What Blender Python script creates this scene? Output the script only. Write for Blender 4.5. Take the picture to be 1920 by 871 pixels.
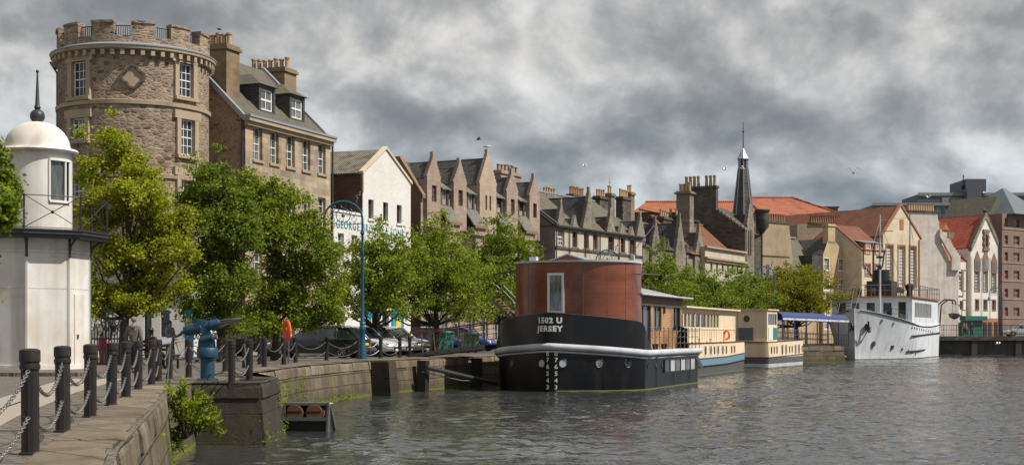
import bpy, bmesh, math, random
import numpy as np
from mathutils import Vector, Matrix, noise
random.seed(7)
for _o in list(bpy.data.objects): bpy.data.objects.remove(_o)
SC = bpy.context.scene
COL = SC.collection
# ------------------------------------------------------------------ camera, sky, sun, exposure
FP, HOR, CZ = 2667.0, 625.0, 1.14       # focal length in photo pixels, horizon row, eye height over the quay
WATER = -1.45
_c = bpy.data.cameras.new('camera'); CAM = bpy.data.objects.new('camera', _c); COL.objects.link(CAM)
_c.sensor_width = 36.0; _c.lens = 50.0; _c.shift_y = (HOR-435.5)/1920.0
_c.clip_start = 0.1; _c.clip_end = 4000
CAM.location = (0, 0, CZ); CAM.rotation_euler = (math.radians(90), 0, 0)
SC.camera = CAM
SUN_AZ = math.atan2(1.0, -0.30)          # clockwise from +Y : sun stands to the right
SUN_EL = math.radians(50)
sd = Vector((math.sin(SUN_AZ)*math.cos(SUN_EL), math.cos(SUN_AZ)*math.cos(SUN_EL), math.sin(SUN_EL)))
_l = bpy.data.lights.new('sun', 'SUN'); _l.energy = 4.6; _l.angle = math.radians(0.6); _l.color = (1.0, 0.95, 0.88)
SUN = bpy.data.objects.new('sun', _l); COL.objects.link(SUN); SUN.rotation_euler = sd.to_track_quat('Z', 'Y').to_euler()
SUN.location = (60, 0, 60)
SC.view_settings.view_transform = 'Standard'; SC.view_settings.look = 'None'
SC.view_settings.exposure = 0.28; SC.view_settings.gamma = 1.0; SC.view_settings.use_curve_mapping = False

WAVE = 0.03
class NT:
    """small node-tree helper"""
    def __init__(s, tree): s.t = tree; s.n = tree.nodes; s.n.clear()
    def add(s, typ, ins=None, **kw):
        nd = s.n.new(typ)
        for k, v in kw.items(): setattr(nd, k, v)
        if ins:
            for k, v in ins.items(): s.put(nd, k, v)
        return nd
    def put(s, nd, k, v):
        sock = nd.inputs[k]
        if isinstance(v, bpy.types.NodeSocket): s.t.links.new(v, sock)
        elif isinstance(v, bpy.types.Node): s.t.links.new(v.outputs[0], sock)
        else:
            if isinstance(v, tuple) and len(v) == 3 and sock.type == 'RGBA': v = v+(1,)
            sock.default_value = v
    def m(s, op, a, b=None, c=None, clamp=False):
        ins = {0: a}
        if b is not None: ins[1] = b
        if c is not None: ins[2] = c
        return s.add('ShaderNodeMath', ins, operation=op, use_clamp=clamp).outputs[0]
    def mix(s, f, a, b, mode='MIX'):
        return s.add('ShaderNodeMix', {0: f, 6: a, 7: b}, data_type='RGBA', blend_type=mode).outputs[2]
    def ramp(s, f, stops, interp='LINEAR'):
        nd = s.add('ShaderNodeValToRGB', {0: f}); cr = nd.color_ramp; cr.interpolation = interp
        while len(cr.elements) < len(stops): cr.elements.new(0.5)
        for e, (p, c) in zip(cr.elements, stops):
            e.position = p; e.color = tuple(c)+(1,) if not isinstance(c, float) else (c, c, c, 1)
        return nd.outputs[0]
    def noise(s, vec, scale, detail=4, rough=.55, dist=0.):
        return s.add('ShaderNodeTexNoise', {'Vector': vec, 'Scale': scale, 'Detail': detail, 'Roughness': rough, 'Distortion': dist}).outputs[0]
    def mapping(s, vec, scale=(1, 1, 1), loc=(0, 0, 0), rot=(0, 0, 0)):
        return s.add('ShaderNodeMapping', {'Vector': vec, 'Scale': scale, 'Location': loc, 'Rotation': rot}).outputs[0]

W = bpy.data.worlds.new('World'); SC.world = W; W.use_nodes = True
def build_sky():
    t = NT(W.node_tree)
    sky = t.add('ShaderNodeTexSky', sky_type='NISHITA', sun_disc=False, sun_elevation=SUN_EL, sun_rotation=SUN_AZ,
                air_density=1.0, dust_density=1.2, ozone_density=1.5)
    g = t.add('ShaderNodeTexCoord').outputs['Generated']
    sx = t.add('ShaderNodeSeparateXYZ', {0: g})
    x, y, z = sx.outputs[0], sx.outputs[1], sx.outputs[2]
    zz = t.m('MAXIMUM', z, 0.0)
    az = t.m('DIVIDE', x, t.m('MAXIMUM', y, 0.05))
    # puffy cloud coordinates: azimuth against a stretched elevation, flattening towards the horizon
    ev = t.m('MULTIPLY', t.m('POWER', t.m('ADD', zz, .02), .75), 1.15)
    pv = t.add('ShaderNodeCombineXYZ', {0: x, 1: y, 2: ev}).outputs[0]
    warp = t.add('ShaderNodeTexNoise', {'Vector': pv, 'Scale': 7., 'Detail': 3}).outputs[1]
    wv = t.add('ShaderNodeVectorMath', {0: warp, 'Scale': .05}, operation='SCALE').outputs[0]
    pw = t.add('ShaderNodeVectorMath', {0: pv, 1: wv}, operation='ADD').outputs[0]
    lit = t.add('ShaderNodeVectorMath', {0: pw, 1: (.012, 0, .020)}, operation='ADD').outputs[0]
    def dens(v):
        n1 = t.noise(v, 8.5, 10, .53, .05)
        return n1
    d0, d1 = dens(pw), dens(lit)
    rel = t.m('MULTIPLY', t.m('SUBTRACT', d0, d1), 1.7)
    big = t.noise(pv, 3.4, 3, .5)
    def ctr(n, g): return t.m('MULTIPLY', t.m('SUBTRACT', n, 0.5), g)
    def bank(a0, e0, wa, we, amp):
        da = t.m('DIVIDE', t.m('SUBTRACT', az, a0), wa); de = t.m('DIVIDE', t.m('SUBTRACT', z, e0), we)
        q = t.m('ADD', t.m('MULTIPLY', da, da), t.m('MULTIPLY', de, de))
        return t.m('MULTIPLY', t.m('EXPONENT', t.m('MULTIPLY', q, -1.0)), amp)
    tot = t.m('ADD', t.m('ADD', ctr(d0, -.45), rel), t.m('ADD', ctr(big, .30), 0.60))
    edge = t.ramp(t.noise(pw, 5.6, 8, .55, .1), [(.44, (0., 0., 0.)), (.50, (.62, .62, .62)), (.60, (1., 1., 1.))])
    tot = t.m('ADD', tot, t.m('MULTIPLY', t.m('SUBTRACT', edge, .55), .13))
    for bk in BANKS: tot = t.m('ADD', tot, bank(*bk))
    cc = t.ramp(tot, [(0.20, (.15, .164, .18)), (0.38, (.205, .22, .235)), (0.50, (.275, .285, .295)), (0.62, (.385, .388, .39)), (0.74, (.54, .535, .525)), (0.92, (.70, .69, .67))])
    low = t.m('SUBTRACT', 1.0, t.m('MULTIPLY', zz, 5.2), clamp=True)
    cc = t.mix(t.m('MULTIPLY', low, .9, clamp=True), cc, t.mix(1., cc, (.86, 1.04, 1.20), 'MULTIPLY'))
    ccs = t.add('ShaderNodeVectorMath', {0: cc, 'Scale': 1/0.1}, operation='SCALE').outputs[0]
    sep = t.m('MULTIPLY', t.m('SUBTRACT', t.noise(pw, 3.1, 5), 0.62), 2.0, clamp=True)
    col = t.mix(t.m('SUBTRACT', 1.0, t.m('MULTIPLY', sep, .5), clamp=True), sky.outputs[0], ccs)
    bg = t.add('ShaderNodeBackground', {'Color': col, 'Strength': 0.1})
    t.add('ShaderNodeOutputWorld', {'Surface': bg.outputs[0]})
BANKS = [(-.26, .225, .17, .05, -.13), (-.34, .16, .06, .03, .08), (-.12, .175, .05, .04, .10), (-.08, .145, .05, .02, -.12), (.0, .14, .045, .018, .13),
         (.10, .150, .09, .020, -.16), (.06, .215, .10, .03, .08), (.26, .178, .03, .016, .22), (.25, .140, .09, .016, -.17), (.14, .108, .16, .014, .10), (.35, .20, .06, .03, -.06), (-.2, .11, .1, .03, .0)]
build_sky()

# ------------------------------------------------------------------ materials
def newmat(name):
    m = bpy.data.materials.new(name); m.use_nodes = True
    return m, NT(m.node_tree)
def finish(t, col, rough=.8, metal=0., bump=None, bs=.3, bd=.02, spec=.5, extra=None):
    ins = {'Base Color': col, 'Roughness': rough, 'Metallic': metal, 'Specular IOR Level': spec}
    if bump is not None:
        ins['Normal'] = t.add('ShaderNodeBump', {'Height': bump, 'Strength': bs, 'Distance': bd}).outputs[0]
    if extra: ins.update(extra)
    p = t.add('ShaderNodeBsdfPrincipled', ins)
    t.add('ShaderNodeOutputMaterial', {'Surface': p.outputs[0]})
    return p
def objc(t): return t.add('ShaderNodeTexCoord').outputs['Object']
def wallc(t, cyl=None):
    """(along wall, up) coordinates for vertical faces in either direction; cyl = radius for round walls"""
    o = objc(t); s = t.add('ShaderNodeSeparateXYZ', {0: o})
    if cyl:
        a = t.m('MULTIPLY', t.m('ARCTAN2', s.outputs[1], s.outputs[0]), cyl)
    else: a = t.m('ADD', s.outputs[0], s.outputs[1])
    return t.add('ShaderNodeCombineXYZ', {0: a, 1: s.outputs[2], 2: 0.0}).outputs[0]
def grime(t, col, amt=.35, scale=.5, tint=(.35, .31, .27)):
    v = objc(t)
    n1 = t.noise(t.mapping(v, (1, 1, .45)), scale, 5, .6, .4)
    f = t.m('MULTIPLY', t.ramp(n1, [(0.45, (0., 0., 0.)), (0.7, (1., 1., 1.))]), amt)
    return t.mix(f, col, t.mix(1.0, col, tint, 'MULTIPLY'))
def M_plain(name, c, rough=.6, metal=0., var=.25, scale=3., bs=.1, spec=.5, g=0.):
    m, t = newmat(name); v = objc(t)
    n = t.noise(v, scale, 4)
    col = t.mix(t.m('MULTIPLY', n, var), c, tuple(x*.45 for x in c))
    if g: col = grime(t, col, g, .8)
    finish(t, col, t.m('ADD', rough-.08, t.m('MULTIPLY', n, .16)), metal, n, bs, .01, spec); return m
def M_blocks(name, cols, mortar, bw, bh, ms=.012, cyl=None, gr=.35, off=.5, bs=.5, rough=.85, bd=.015, nz=.35, gt=(.35, .31, .27), gs=.5):
    m, t = newmat(name); v = wallc(t, cyl)
    wob = t.add('ShaderNodeVectorMath', {0: v, 1: t.add('ShaderNodeVectorMath', {0: t.add('ShaderNodeTexNoise', {'Vector': v, 'Scale': 2.5}).outputs[1], 'Scale': ms*1.5}, operation='SCALE').outputs[0]}, operation='ADD').outputs[0]
    b = t.add('ShaderNodeTexBrick', {'Vector': wob, 'Color1': (0, 0, 0), 'Color2': (1, 1, 1), 'Mortar': (.5, .5, .5), 'Scale': 1.0, 'Mortar Size': ms, 'Mortar Smooth': .2, 'Brick Width': bw, 'Row Height': bh}, offset=off)
    st = [(i/max(1, len(cols)-1), c) for i, c in enumerate(cols)]
    col = t.ramp(b.outputs[0], st)
    n = t.noise(objc(t), 7, 5, .65)
    col = t.mix(t.m('MULTIPLY', n, nz), col, tuple(x*.4 for x in cols[0]))
    col = t.mix(b.outputs[1], col, mortar)
    col = grime(t, col, gr, gs, gt)
    h = t.m('SUBTRACT', t.m('MULTIPLY', n, .5), b.outputs[1])
    finish(t, col, rough, 0, h, bs, bd, .3); return m
def M_rubble(name, cols, mortar, sx, sz, cyl=None, gr=.35, ed=.05, bs=.8, bd=.04):
    m, t = newmat(name); v = t.mapping(wallc(t, cyl), (1/sx, 1/sz, 1))
    a = t.add('ShaderNodeTexVoronoi', {'Vector': v, 'Scale': 1.0, 'Randomness': .85}, feature='F1')
    e = t.add('ShaderNodeTexVoronoi', {'Vector': v, 'Scale': 1.0, 'Randomness': .85}, feature='DISTANCE_TO_EDGE')
    r = t.add('ShaderNodeSeparateColor', {0: a.outputs['Color']}).outputs[0]
    col = t.ramp(r, [(i/max(1, len(cols)-1), c) for i, c in enumerate(cols)])
    n = t.noise(objc(t), 6, 6, .7)
    col = t.mix(t.m('MULTIPLY', n, .45), col, tuple(x*.35 for x in cols[0]))
    ef = t.ramp(e.outputs[0], [(0.0, (1., 1., 1.)), (ed, (1., 1., 1.)), (ed*2.2, (0., 0., 0.))])
    col = t.mix(ef, col, mortar)
    col = grime(t, col, gr, .45)
    h = t.m('ADD', t.m('MULTIPLY', t.m('MINIMUM', e.outputs[0], .25), 3.0), t.m('MULTIPLY', n, .5))
    finish(t, col, .9, 0, h, bs, bd, .25); return m
def M_render(name, c, gr=.3, var=.2, bs=.25, tint=(.55, .5, .45), streak=.15):
    m, t = newmat(name); v = objc(t)
    n = t.noise(v, 12, 5, .7); n2 = t.noise(v, .7, 5, .6, .6)
    st = t.noise(t.mapping(v, (2.2, 2.2, .12)), 1.0, 4, .6)
    col = t.mix(t.m('MULTIPLY', n, var), c, tuple(x*.6 for x in c))
    col = t.mix(t.m('MULTIPLY', t.ramp(n2, [(.42, (0., 0., 0.)), (.68, (1., 1., 1.))]), gr), col, t.mix(1., col, tint, 'MULTIPLY'))
    col = t.mix(t.m('MULTIPLY', t.ramp(st, [(.5, (0., 0., 0.)), (.72, (1., 1., 1.))]), streak), col, t.mix(1., col, (.4, .36, .32), 'MULTIPLY'))
    finish(t, col, .85, 0, n, bs, .01, .3); return m
def M_slate(name, cols, gr=.3, bw=.3, bh=.17):
    return M_blocks(name, cols, tuple(x*.4 for x in cols[0]), bw, bh, .012, None, gr, .5, .5, .7, .012, .5, (1.5, 1.35, .9), .7)
def M_pantile(name, cols):
    m, t = newmat(name); v = wallc(t)
    b = t.add('ShaderNodeTexBrick', {'Vector': v, 'Color1': (0, 0, 0), 'Color2': (1, 1, 1), 'Mortar': (0, 0, 0), 'Scale': 1.0, 'Mortar Size': .02, 'Mortar Smooth': .5, 'Brick Width': .3, 'Row Height': .28}, offset=0.)
    col = t.ramp(b.outputs[0], [(0, cols[0]), (.5, cols[1]), (1, cols[2])])
    col = t.mix(b.outputs[1], col, tuple(x*.35 for x in cols[0]))
    s = t.add('ShaderNodeSeparateXYZ', {0: v})
    wv = t.m('SINE', t.m('MULTIPLY', s.outputs[0], 2*math.pi/.3))
    row = t.m('FRACT', t.m('DIVIDE', s.outputs[1], .28))
    col = grime(t, col, .5, .6, (.4, .36, .33))
    finish(t, col, .75, 0, t.m('SUBTRACT', t.m('MULTIPLY', wv, .5), row), .9, .05, .3); return m
def M_glass(name, a=(.02, .028, .034), b=(.22, .22, .2), rough=.04):
    m, t = newmat(name)
    r = t.add('ShaderNodeObjectInfo').outputs['Random']
    v = objc(t)
    n = t.noise(t.mapping(v, (6, 6, 1.3)), 1., 3)
    f = t.m('MULTIPLY', t.ramp(r, [(.35, (0., 0., 0.)), (.95, (1., 1., 1.))]), t.ramp(n, [(.4, (.35, .35, .35)), (.6, (1., 1., 1.))]))
    finish(t, t.mix(f, a, b), rough, 0, t.noise(v, 1.5, 2), .05, .02, 1.0); return m
MT = {}
def mk_mats():
    T = MT
    T['tower'] = M_rubble('tower_rubble', [(.11, .08, .06), (.29, .215, .15), (.38, .285, .20), (.20, .15, .115), (.46, .355, .25), (.28, .19, .14), (.34, .27, .20)], (.33, .27, .20), .36, .155, 4.1, .6, .03)
    T['sand_ashlar'] = M_blocks('golden_sandstone', [(.26, .215, .16), (.52, .40, .27), (.38, .32, .24), (.62, .43, .26), (.31, .27, .21), (.56, .47, .34)], (.30, .25, .18), .95, .33, .008, None, .75, gt=(.42, .39, .36), gs=.55, nz=.3)
    T['sand_dressed'] = M_plain('dressed_sandstone', (.42, .33, .225), .85, var=.5, scale=5, g=.4)
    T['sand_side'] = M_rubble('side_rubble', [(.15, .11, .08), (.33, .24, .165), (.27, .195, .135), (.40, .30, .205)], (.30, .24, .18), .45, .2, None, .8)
    T['chimney'] = M_blocks('chimney_stone', [(.20, .145, .085), (.29, .21, .125), (.24, .175, .11)], (.16, .12, .08), .8, .32, .006, None, .5)
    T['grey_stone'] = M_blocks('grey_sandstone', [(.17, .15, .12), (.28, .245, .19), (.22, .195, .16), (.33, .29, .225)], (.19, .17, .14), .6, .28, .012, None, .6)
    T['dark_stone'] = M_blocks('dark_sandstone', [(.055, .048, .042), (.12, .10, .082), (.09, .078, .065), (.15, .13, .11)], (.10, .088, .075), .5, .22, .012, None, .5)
    T['pink'] = M_blocks('pink_block', [(.30, .23, .185), (.40, .31, .25), (.35, .265, .215)], (.27, .215, .175), .6, .3, .01, None, .4, gt=(.5, .42, .38))
    T['pink_pale'] = M_blocks('pale_pink_block', [(.42, .33, .25), (.50, .39, .30), (.45, .35, .27)], (.36, .28, .22), .6, .3, .01, None, .45, gt=(.55, .42, .3))
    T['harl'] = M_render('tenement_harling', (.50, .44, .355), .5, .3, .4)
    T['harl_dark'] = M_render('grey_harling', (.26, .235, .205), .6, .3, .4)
    T['yellow'] = M_render('ochre_harling', (.48, .37, .22), .45)
    T['ochre_dim'] = M_render('brown_harling', (.34, .27, .18), .5)
    T['cream_r'] = M_render('cream_render', (.60, .52, .38), .4)
    T['white_r'] = M_render('aged_white_render', (.60, .55, .50), .55, .25, .2, (.62, .55, .48), .4)
    T['white_g'] = M_render('white_gable_render', (.68, .65, .60), .35)
    T['white_brick'] = M_blocks('white_painted_brick', [(.66, .64, .60), (.74, .72, .68), (.70, .68, .64)], (.55, .53, .50), .3, .1, .006, None, .25, gt=(.7, .66, .6), nz=.15)
    T['red_brick'] = M_blocks('red_brick', [(.10, .045, .032), (.17, .075, .05), (.13, .06, .042)], (.13, .10, .085), .3, .1, .01, None, .4)
    T['brown_block'] = M_blocks('brown_block', [(.21, .15, .125), (.26, .18, .15)], (.17, .125, .105), .6, 1.3, .03, None, .2)
    T['slate'] = M_slate('slate', [(.055, .056, .06), (.085, .084, .082), (.11, .105, .095)])
    T['slate_green'] = M_slate('mossy_slate', [(.10, .092, .07), (.15, .138, .10), (.125, .115, .09)], .6)
    T['slate_l'] = M_slate('light_slate', [(.15, .145, .13), (.21, .20, .175), (.18, .17, .15)])
    T['pantile'] = M_pantile('orange_pantile', [(.33, .105, .055), (.42, .15, .08), (.37, .125, .065)])
    T['pantile_d'] = M_pantile('brown_pantile', [(.16, .065, .038), (.23, .09, .05), (.19, .08, .046)])
    T['pantile_r'] = M_pantile('red_pantile', [(.26, .055, .032), (.36, .085, .045), (.30, .065, .038)])
    T['lead'] = M_plain('lead', (.34, .37, .41), .45, .3, .4)
    T['pot'] = M_plain('clay_pot', (.42, .28, .15), .8, 0, .5)
    T['pot_r'] = M_plain('red_clay_pot', (.30, .15, .09), .8, 0, .5)
    T['glass'] = M_glass('window_glass')
    T['white'] = M_plain('white_paint', (.72, .71, .68), .5, 0, .2)
    T['cabin'] = M_render('white_painted_iron', (.70, .685, .65), .5, .2, .15, (.66, .50, .36), .35)
    T['red_paint'] = M_plain('maroon_paint', (.12, .03, .025), .5)
    T['terracotta'] = M_plain('terracotta_surround', (.36, .15, .075), .8)
    T['brown_sur'] = M_plain('brown_stone_surround', (.22, .13, .085), .8)
    T['black'] = M_plain('black_iron', (.018, .018, .02), .45, .2, .4)
    T['gutter'] = M_plain('black_gutter', (.03, .03, .032), .5)
    m, t = newmat('bollard_iron'); r = t.add('ShaderNodeObjectInfo').outputs['Random']; n = t.noise(objc(t), 7, 5, .65); st_ = t.noise(t.mapping(objc(t), (9, 9, .8)), 1., 3)
    col = t.mix(t.m('MULTIPLY', r, .9), (.013, .013, .013), (.026, .018, .014)); col = t.mix(t.ramp(t.m('MULTIPLY', n, st_), [(.29, (0., 0., 0.)), (.42, (.6, .6, .6))]), col, (.085, .045, .025))
    finish(t, col, t.m('ADD', .38, t.m('MULTIPLY', n, .3)), .1, n, .4, .01, .45); T['bollard'] = m
    T['galv'] = M_plain('galvanised_steel', (.20, .20, .19), .5, .6, .5, 6)
    T['rust'] = M_plain('rusty_iron', (.16, .07, .035), .85, .1, .8, 5, .5)
    T['lampblue'] = M_plain('teal_blue_paint', (.015, .10, .16), .35, .1, .35)
    T['shade'] = M_plain('lamp_shade_blue', (.01, .09, .34), .25, 0, .2)
    T['gunblue'] = M_plain('gun_blue_paint', (.016, .07, .125), .5, .1, .7, 7, .3, g=.4)
    T['orange'] = M_plain('orange_plastic', (.85, .10, .02), .4, 0, .15)
    T['timber'] = M_plain('dark_wet_timber', (.022, .018, .014), .6, 0, .6, 6, .5)
    T['deck'] = M_plain('grey_deck', (.35, .34, .32), .7)
    T['fender'] = M_render('grey_fender_paint', (.50, .52, .56), .5, .3, .3, (.5, .42, .35))
    T['greyroof'] = M_plain('grey_felt_roof', (.27, .28, .295), .6, 0, .3)
    T['cream'] = M_render('cream_boat_paint', (.68, .56, .39), .25, .12, .06, (.7, .6, .5), .25)
    T['boatblue'] = M_plain('sky_blue_paint', (.14, .29, .38), .4, 0, .3)
    T['ship'] = M_render('ship_white_paint', (.60, .63, .67), .5, .15, .08, (.7, .66, .6), .45)
    T['canopy'] = M_plain('blue_canvas', (.028, .05, .155), .7, 0, .35)
    T['antifoul'] = M_plain('flaking_antifoul', (.10, .10, .10), .8, 0, .6, 2.5)
    T['weed'] = M_plain('yellow_green_weed', (.11, .115, .025), .9, 0, .6, 8, .8)
    T['binblue'] = M_plain('green_bin_plastic', (.02, .22, .17), .45)
    T['bingreen'] = M_plain('dull_green_bin', (.06, .16, .09), .45)
    T['tyre'] = M_plain('tyre_rubber', (.015, .015, .015), .85)
    T['rim'] = M_plain('alloy_rim', (.45, .45, .46), .3, .8)
    T['carglass'] = M_glass('car_glass', (.015, .02, .022), (.03, .035, .04))
    for n, c, r, mt in (('car_black', (.010, .011, .013), .22, .1), ('car_silver', (.60, .61, .62), .28, .15), ('car_grey', (.42, .44, .46), .28, .15), ('car_white', (.72, .73, .73), .25, 0.), ('car_blue', (.015, .05, .30), .25, .2)):
        m, t = newmat(n); finish(t, c, r, mt, None, spec=.6, extra={'Coat Weight': .8, 'Coat Roughness': .06}); T[n] = m
    T['lens'] = M_plain('headlight_lens', (.6, .62, .64), .1, .3, .1)
    T['tail'] = M_plain('tail_lens', (.35, .01, .01), .15, 0, .1)
    T['yellowp'] = M_plain('yellow_plate', (.75, .50, .03), .5, 0, .1)
    T['bluedoor'] = M_plain('turquoise_paint', (.01, .32, .50), .5, 0, .1)
    T['lettering_teal'] = M_plain('faded_teal_lettering', (.07, .27, .34), .8, 0, .5)
    T['signblue'] = M_plain('sign_blue', (.02, .22, .38), .6, 0, .1)
    T['skin'] = M_plain('skin', (.42, .24, .17), .55, 0, .15)
    T['hair'] = M_plain('brown_hair', (.07, .045, .03), .7, 0, .4, 30, .6)
    T['hair_fair'] = M_plain('sandy_hair', (.24, .16, .09), .7, 0, .4, 30, .6)
    T['hoodie'] = M_plain('grey_hoodie_cloth', (.13, .13, .12), .9, 0, .35, 12, .4)
    T['jeans'] = M_plain('dark_denim', (.03, .035, .055), .9, 0, .35, 12, .4)
    T['pinkcloth'] = M_plain('pink_cloth', (.70, .05, .12), .9, 0, .3, 12, .4)
    T['greycloth'] = M_plain('pale_grey_cloth', (.30, .31, .30), .9, 0, .3, 12, .4)
    T['bronze'] = M_plain('dark_bronze', (.05, .032, .022), .35, .7, .5)
    T['bark'] = M_plain('bark', (.055, .042, .03), .9, 0, .6, 10, .8)
    T['gull'] = M_plain('white_feathers', (.75, .75, .73), .8, 0, .1)
    T['gullgrey'] = M_plain('grey_feathers', (.28, .29, .31), .8, 0, .1)
    T['crow'] = M_plain('dark_feathers', (.03, .03, .035), .6, 0, .1)
    T['modern'] = M_plain('dark_grey_panel', (.085, .095, .11), .6, 0, .3)
    T['modern_l'] = M_plain('pale_grey_panel', (.23, .24, .235), .6, 0, .3)
    T['concrete'] = M_render('dark_concrete', (.075, .07, .068), .6, .4, .4, (.45, .42, .4), .5)
    T['greensh'] = M_plain('dark_green_shopfront', (.01, .10, .07), .5)
    T['copper'] = M_plain('blue_grey_slate', (.10, .125, .14), .6)
    T['corr'] = None
    # corrugated asbestos roof
    m, t = newmat('corrugated_sheet'); v = wallc(t); s = t.add('ShaderNodeSeparateXYZ', {0: objc(t)})
    wv = t.m('SINE', t.m('MULTIPLY', s.outputs[1], 2*math.pi/.18)); n = t.noise(objc(t), 1.4, 6, .7, .5)
    finish(t, t.mix(t.ramp(n, [(.35, (0., 0., 0.)), (.65, (1., 1., 1.))]), (.10, .085, .06), (.26, .235, .18)), .9, 0, wv, .8, .04, .2); T['corr'] = m
    # wood cladding (horizontal boards, varnished)
    def wood(name, c1, c2, c3, bh, coat, rough, cyl=None, gx=1.):
        m, t = newmat(name); v = wallc(t, cyl)
        b = t.add('ShaderNodeTexBrick', {'Vector': v, 'Color1': (0, 0, 0), 'Color2': (1, 1, 1), 'Mortar': (0, 0, 0), 'Scale': 1., 'Mortar Size': .004, 'Mortar Smooth': .1, 'Brick Width': 1.9, 'Row Height': bh}, offset=.37)
        gr_ = t.noise(t.mapping(v, (1.6*gx, 34, 1)), 1., 5, .6, .3); bl = t.noise(t.mapping(v, (.55, .5, 1)), 1.6, 4, .6, .4)
        col = t.mix(t.ramp(gr_, [(.3, (0., 0., 0.)), (.7, (1., 1., 1.))]), c1, c2)
        col = t.mix(t.m('MULTIPLY', b.outputs[0], .55), col, c3)
        col = t.mix(t.ramp(bl, [(.40, (0., 0., 0.)), (.62, (1., 1., 1.))]), t.mix(1., col, (.62, .5, .46), 'MULTIPLY'), col)
        col = t.mix(b.outputs[1], col, tuple(x*.2 for x in c1))
        finish(t, col, rough, 0, t.m('SUBTRACT', t.m('MULTIPLY', gr_, .2), b.outputs[1]), .4, .006, .5, {'Coat Weight': coat, 'Coat Roughness': .18}); return m
    T['wood'] = wood('varnished_red_cedar', (.13, .034, .014), (.35, .10, .04), (.24, .066, .026), .085, .4, .34)
    T['woodlight'] = wood('pale_varnished_pine', (.42, .23, .085), (.55, .32, .13), (.48, .26, .10), .11, .3, .4)
    # black painted steel hull
    m, t = newmat('black_hull_paint'); v = objc(t)
    n = t.noise(t.mapping(v, (1, 1, .3)), 1.3, 6, .65, .4); n2 = t.noise(v, 5, 4)
    wv = t.add('ShaderNodeSeparateXYZ', {0: v})
    low = t.ramp(wv.outputs[2], [(-.0, (1., 1., 1.)), (.0, (0., 0., 0.))])
    scum = t.m('MULTIPLY', t.m('MULTIPLY', t.m('SUBTRACT', .55, t.m('MULTIPLY', t.m('ADD', wv.outputs[2], -WATER), 2.2), clamp=True), n), 1.3, clamp=True)
    col = t.mix(t.ramp(n, [(.52, (0., 0., 0.)), (.85, (1., 1., 1.))]), (.005, .005, .0065), (.022, .020, .018))
    col = t.mix(scum, col, (.10, .09, .055))
    finish(t, col, t.m('ADD', .20, t.m('MULTIPLY', n, .25)), 0, n2, .15, .02, .4); T['hull'] = m
    T['hull_plank'] = M_blocks('black_planks', [(.022, .022, .023), (.035, .034, .033)], (.006, .006, .006), .14, 6, .012, None, .3, rough=.55, gt=(2.2, 2.1, 1.9))
    # quay stones
    def quay(name, cols, bw, bh, moss):
        m, t = newmat(name); v = wallc(t)
        b = t.add('ShaderNodeTexBrick', {'Vector': t.add('ShaderNodeVectorMath', {0: v, 1: t.add('ShaderNodeVectorMath', {0: t.add('ShaderNodeTexNoise', {'Vector': v, 'Scale': 1.7}).outputs[1], 'Scale': .05}, operation='SCALE').outputs[0]}, operation='ADD').outputs[0],
              'Color1': (0, 0, 0), 'Color2': (1, 1, 1), 'Mortar': (0, 0, 0), 'Scale': 1., 'Mortar Size': .016, 'Mortar Smooth': .4, 'Brick Width': bw, 'Row Height': bh}, offset=.43)
        o = objc(t); n = t.noise(o, 3.5, 7, .7, .3); n2 = t.noise(t.mapping(o, (1, 1, .35)), .9, 6, .65, .5)
        col = t.ramp(b.outputs[0], [(0, cols[0]), (.5, cols[1]), (1, cols[2])])
        col = t.mix(t.m('MULTIPLY', n, .6), col, tuple(x*.3 for x in cols[0]))
        col = t.mix(b.outputs[1], col, (.025, .022, .018))
        col = t.mix(t.m('MULTIPLY', t.ramp(n2, [(.45, (0., 0., 0.)), (.62, (1., 1., 1.))]), .75), col, (.055, .042, .03))
        z = t.add('ShaderNodeSeparateXYZ', {0: o}).outputs[2]
        up = t.m('ADD', z, -WATER)
        wet = t.m('MULTIPLY', t.m('SUBTRACT', .55, up, clamp=True), 1.6, clamp=True)
        col = t.mix(wet, col, (.03, .026, .018))
        gm = t.m('MULTIPLY', t.ramp(t.noise(o, 1.1, 6, .7, .5), [(.5, (0., 0., 0.)), (.62, (1., 1., 1.))]), moss)
        gl = t.m('MULTIPLY', t.m('SUBTRACT', 1.0, t.m('MULTIPLY', up, 5.0), clamp=True), 1.4, clamp=True)
        col = t.mix(t.m('MAXIMUM', gm, t.m('MULTIPLY', gl, moss*2.2, clamp=True), clamp=True), col, (.11, .115, .022))
        finish(t, col, .85, 0, t.m('SUBTRACT', t.m('MULTIPLY', n, .8), b.outputs[1]), .9, .05, .3); return m
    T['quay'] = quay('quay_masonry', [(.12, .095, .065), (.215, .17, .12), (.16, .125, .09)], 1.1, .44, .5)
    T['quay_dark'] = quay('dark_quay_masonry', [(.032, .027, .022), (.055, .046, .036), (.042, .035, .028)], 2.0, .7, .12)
    T['coping'] = M_blocks('coping_stone', [(.13, .10, .07), (.30, .245, .17), (.20, .16, .11), (.34, .29, .22)], (.05, .04, .03), 1.4, 3., .02, None, .9, bs=1., bd=.05, nz=.75, gt=(.4, .36, .3), gs=.9)
    # cobbles
    m, t = newmat('granite_setts'); o = objc(t)
    b = t.add('ShaderNodeTexBrick', {'Vector': t.mapping(o, rot=(0, 0, .2)), 'Color1': (0, 0, 0), 'Color2': (1, 1, 1), 'Mortar': (0, 0, 0), 'Scale': 1., 'Mortar Size': .018, 'Mortar Smooth': .7, 'Brick Width': .26, 'Row Height': .14})
    n = t.noise(o, 4, 6, .7); n2 = t.noise(o, .35, 5, .6)
    col = t.ramp(b.outputs[0], [(0, (.13, .11, .09)), (.5, (.21, .18, .145)), (1, (.27, .23, .185))])
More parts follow.
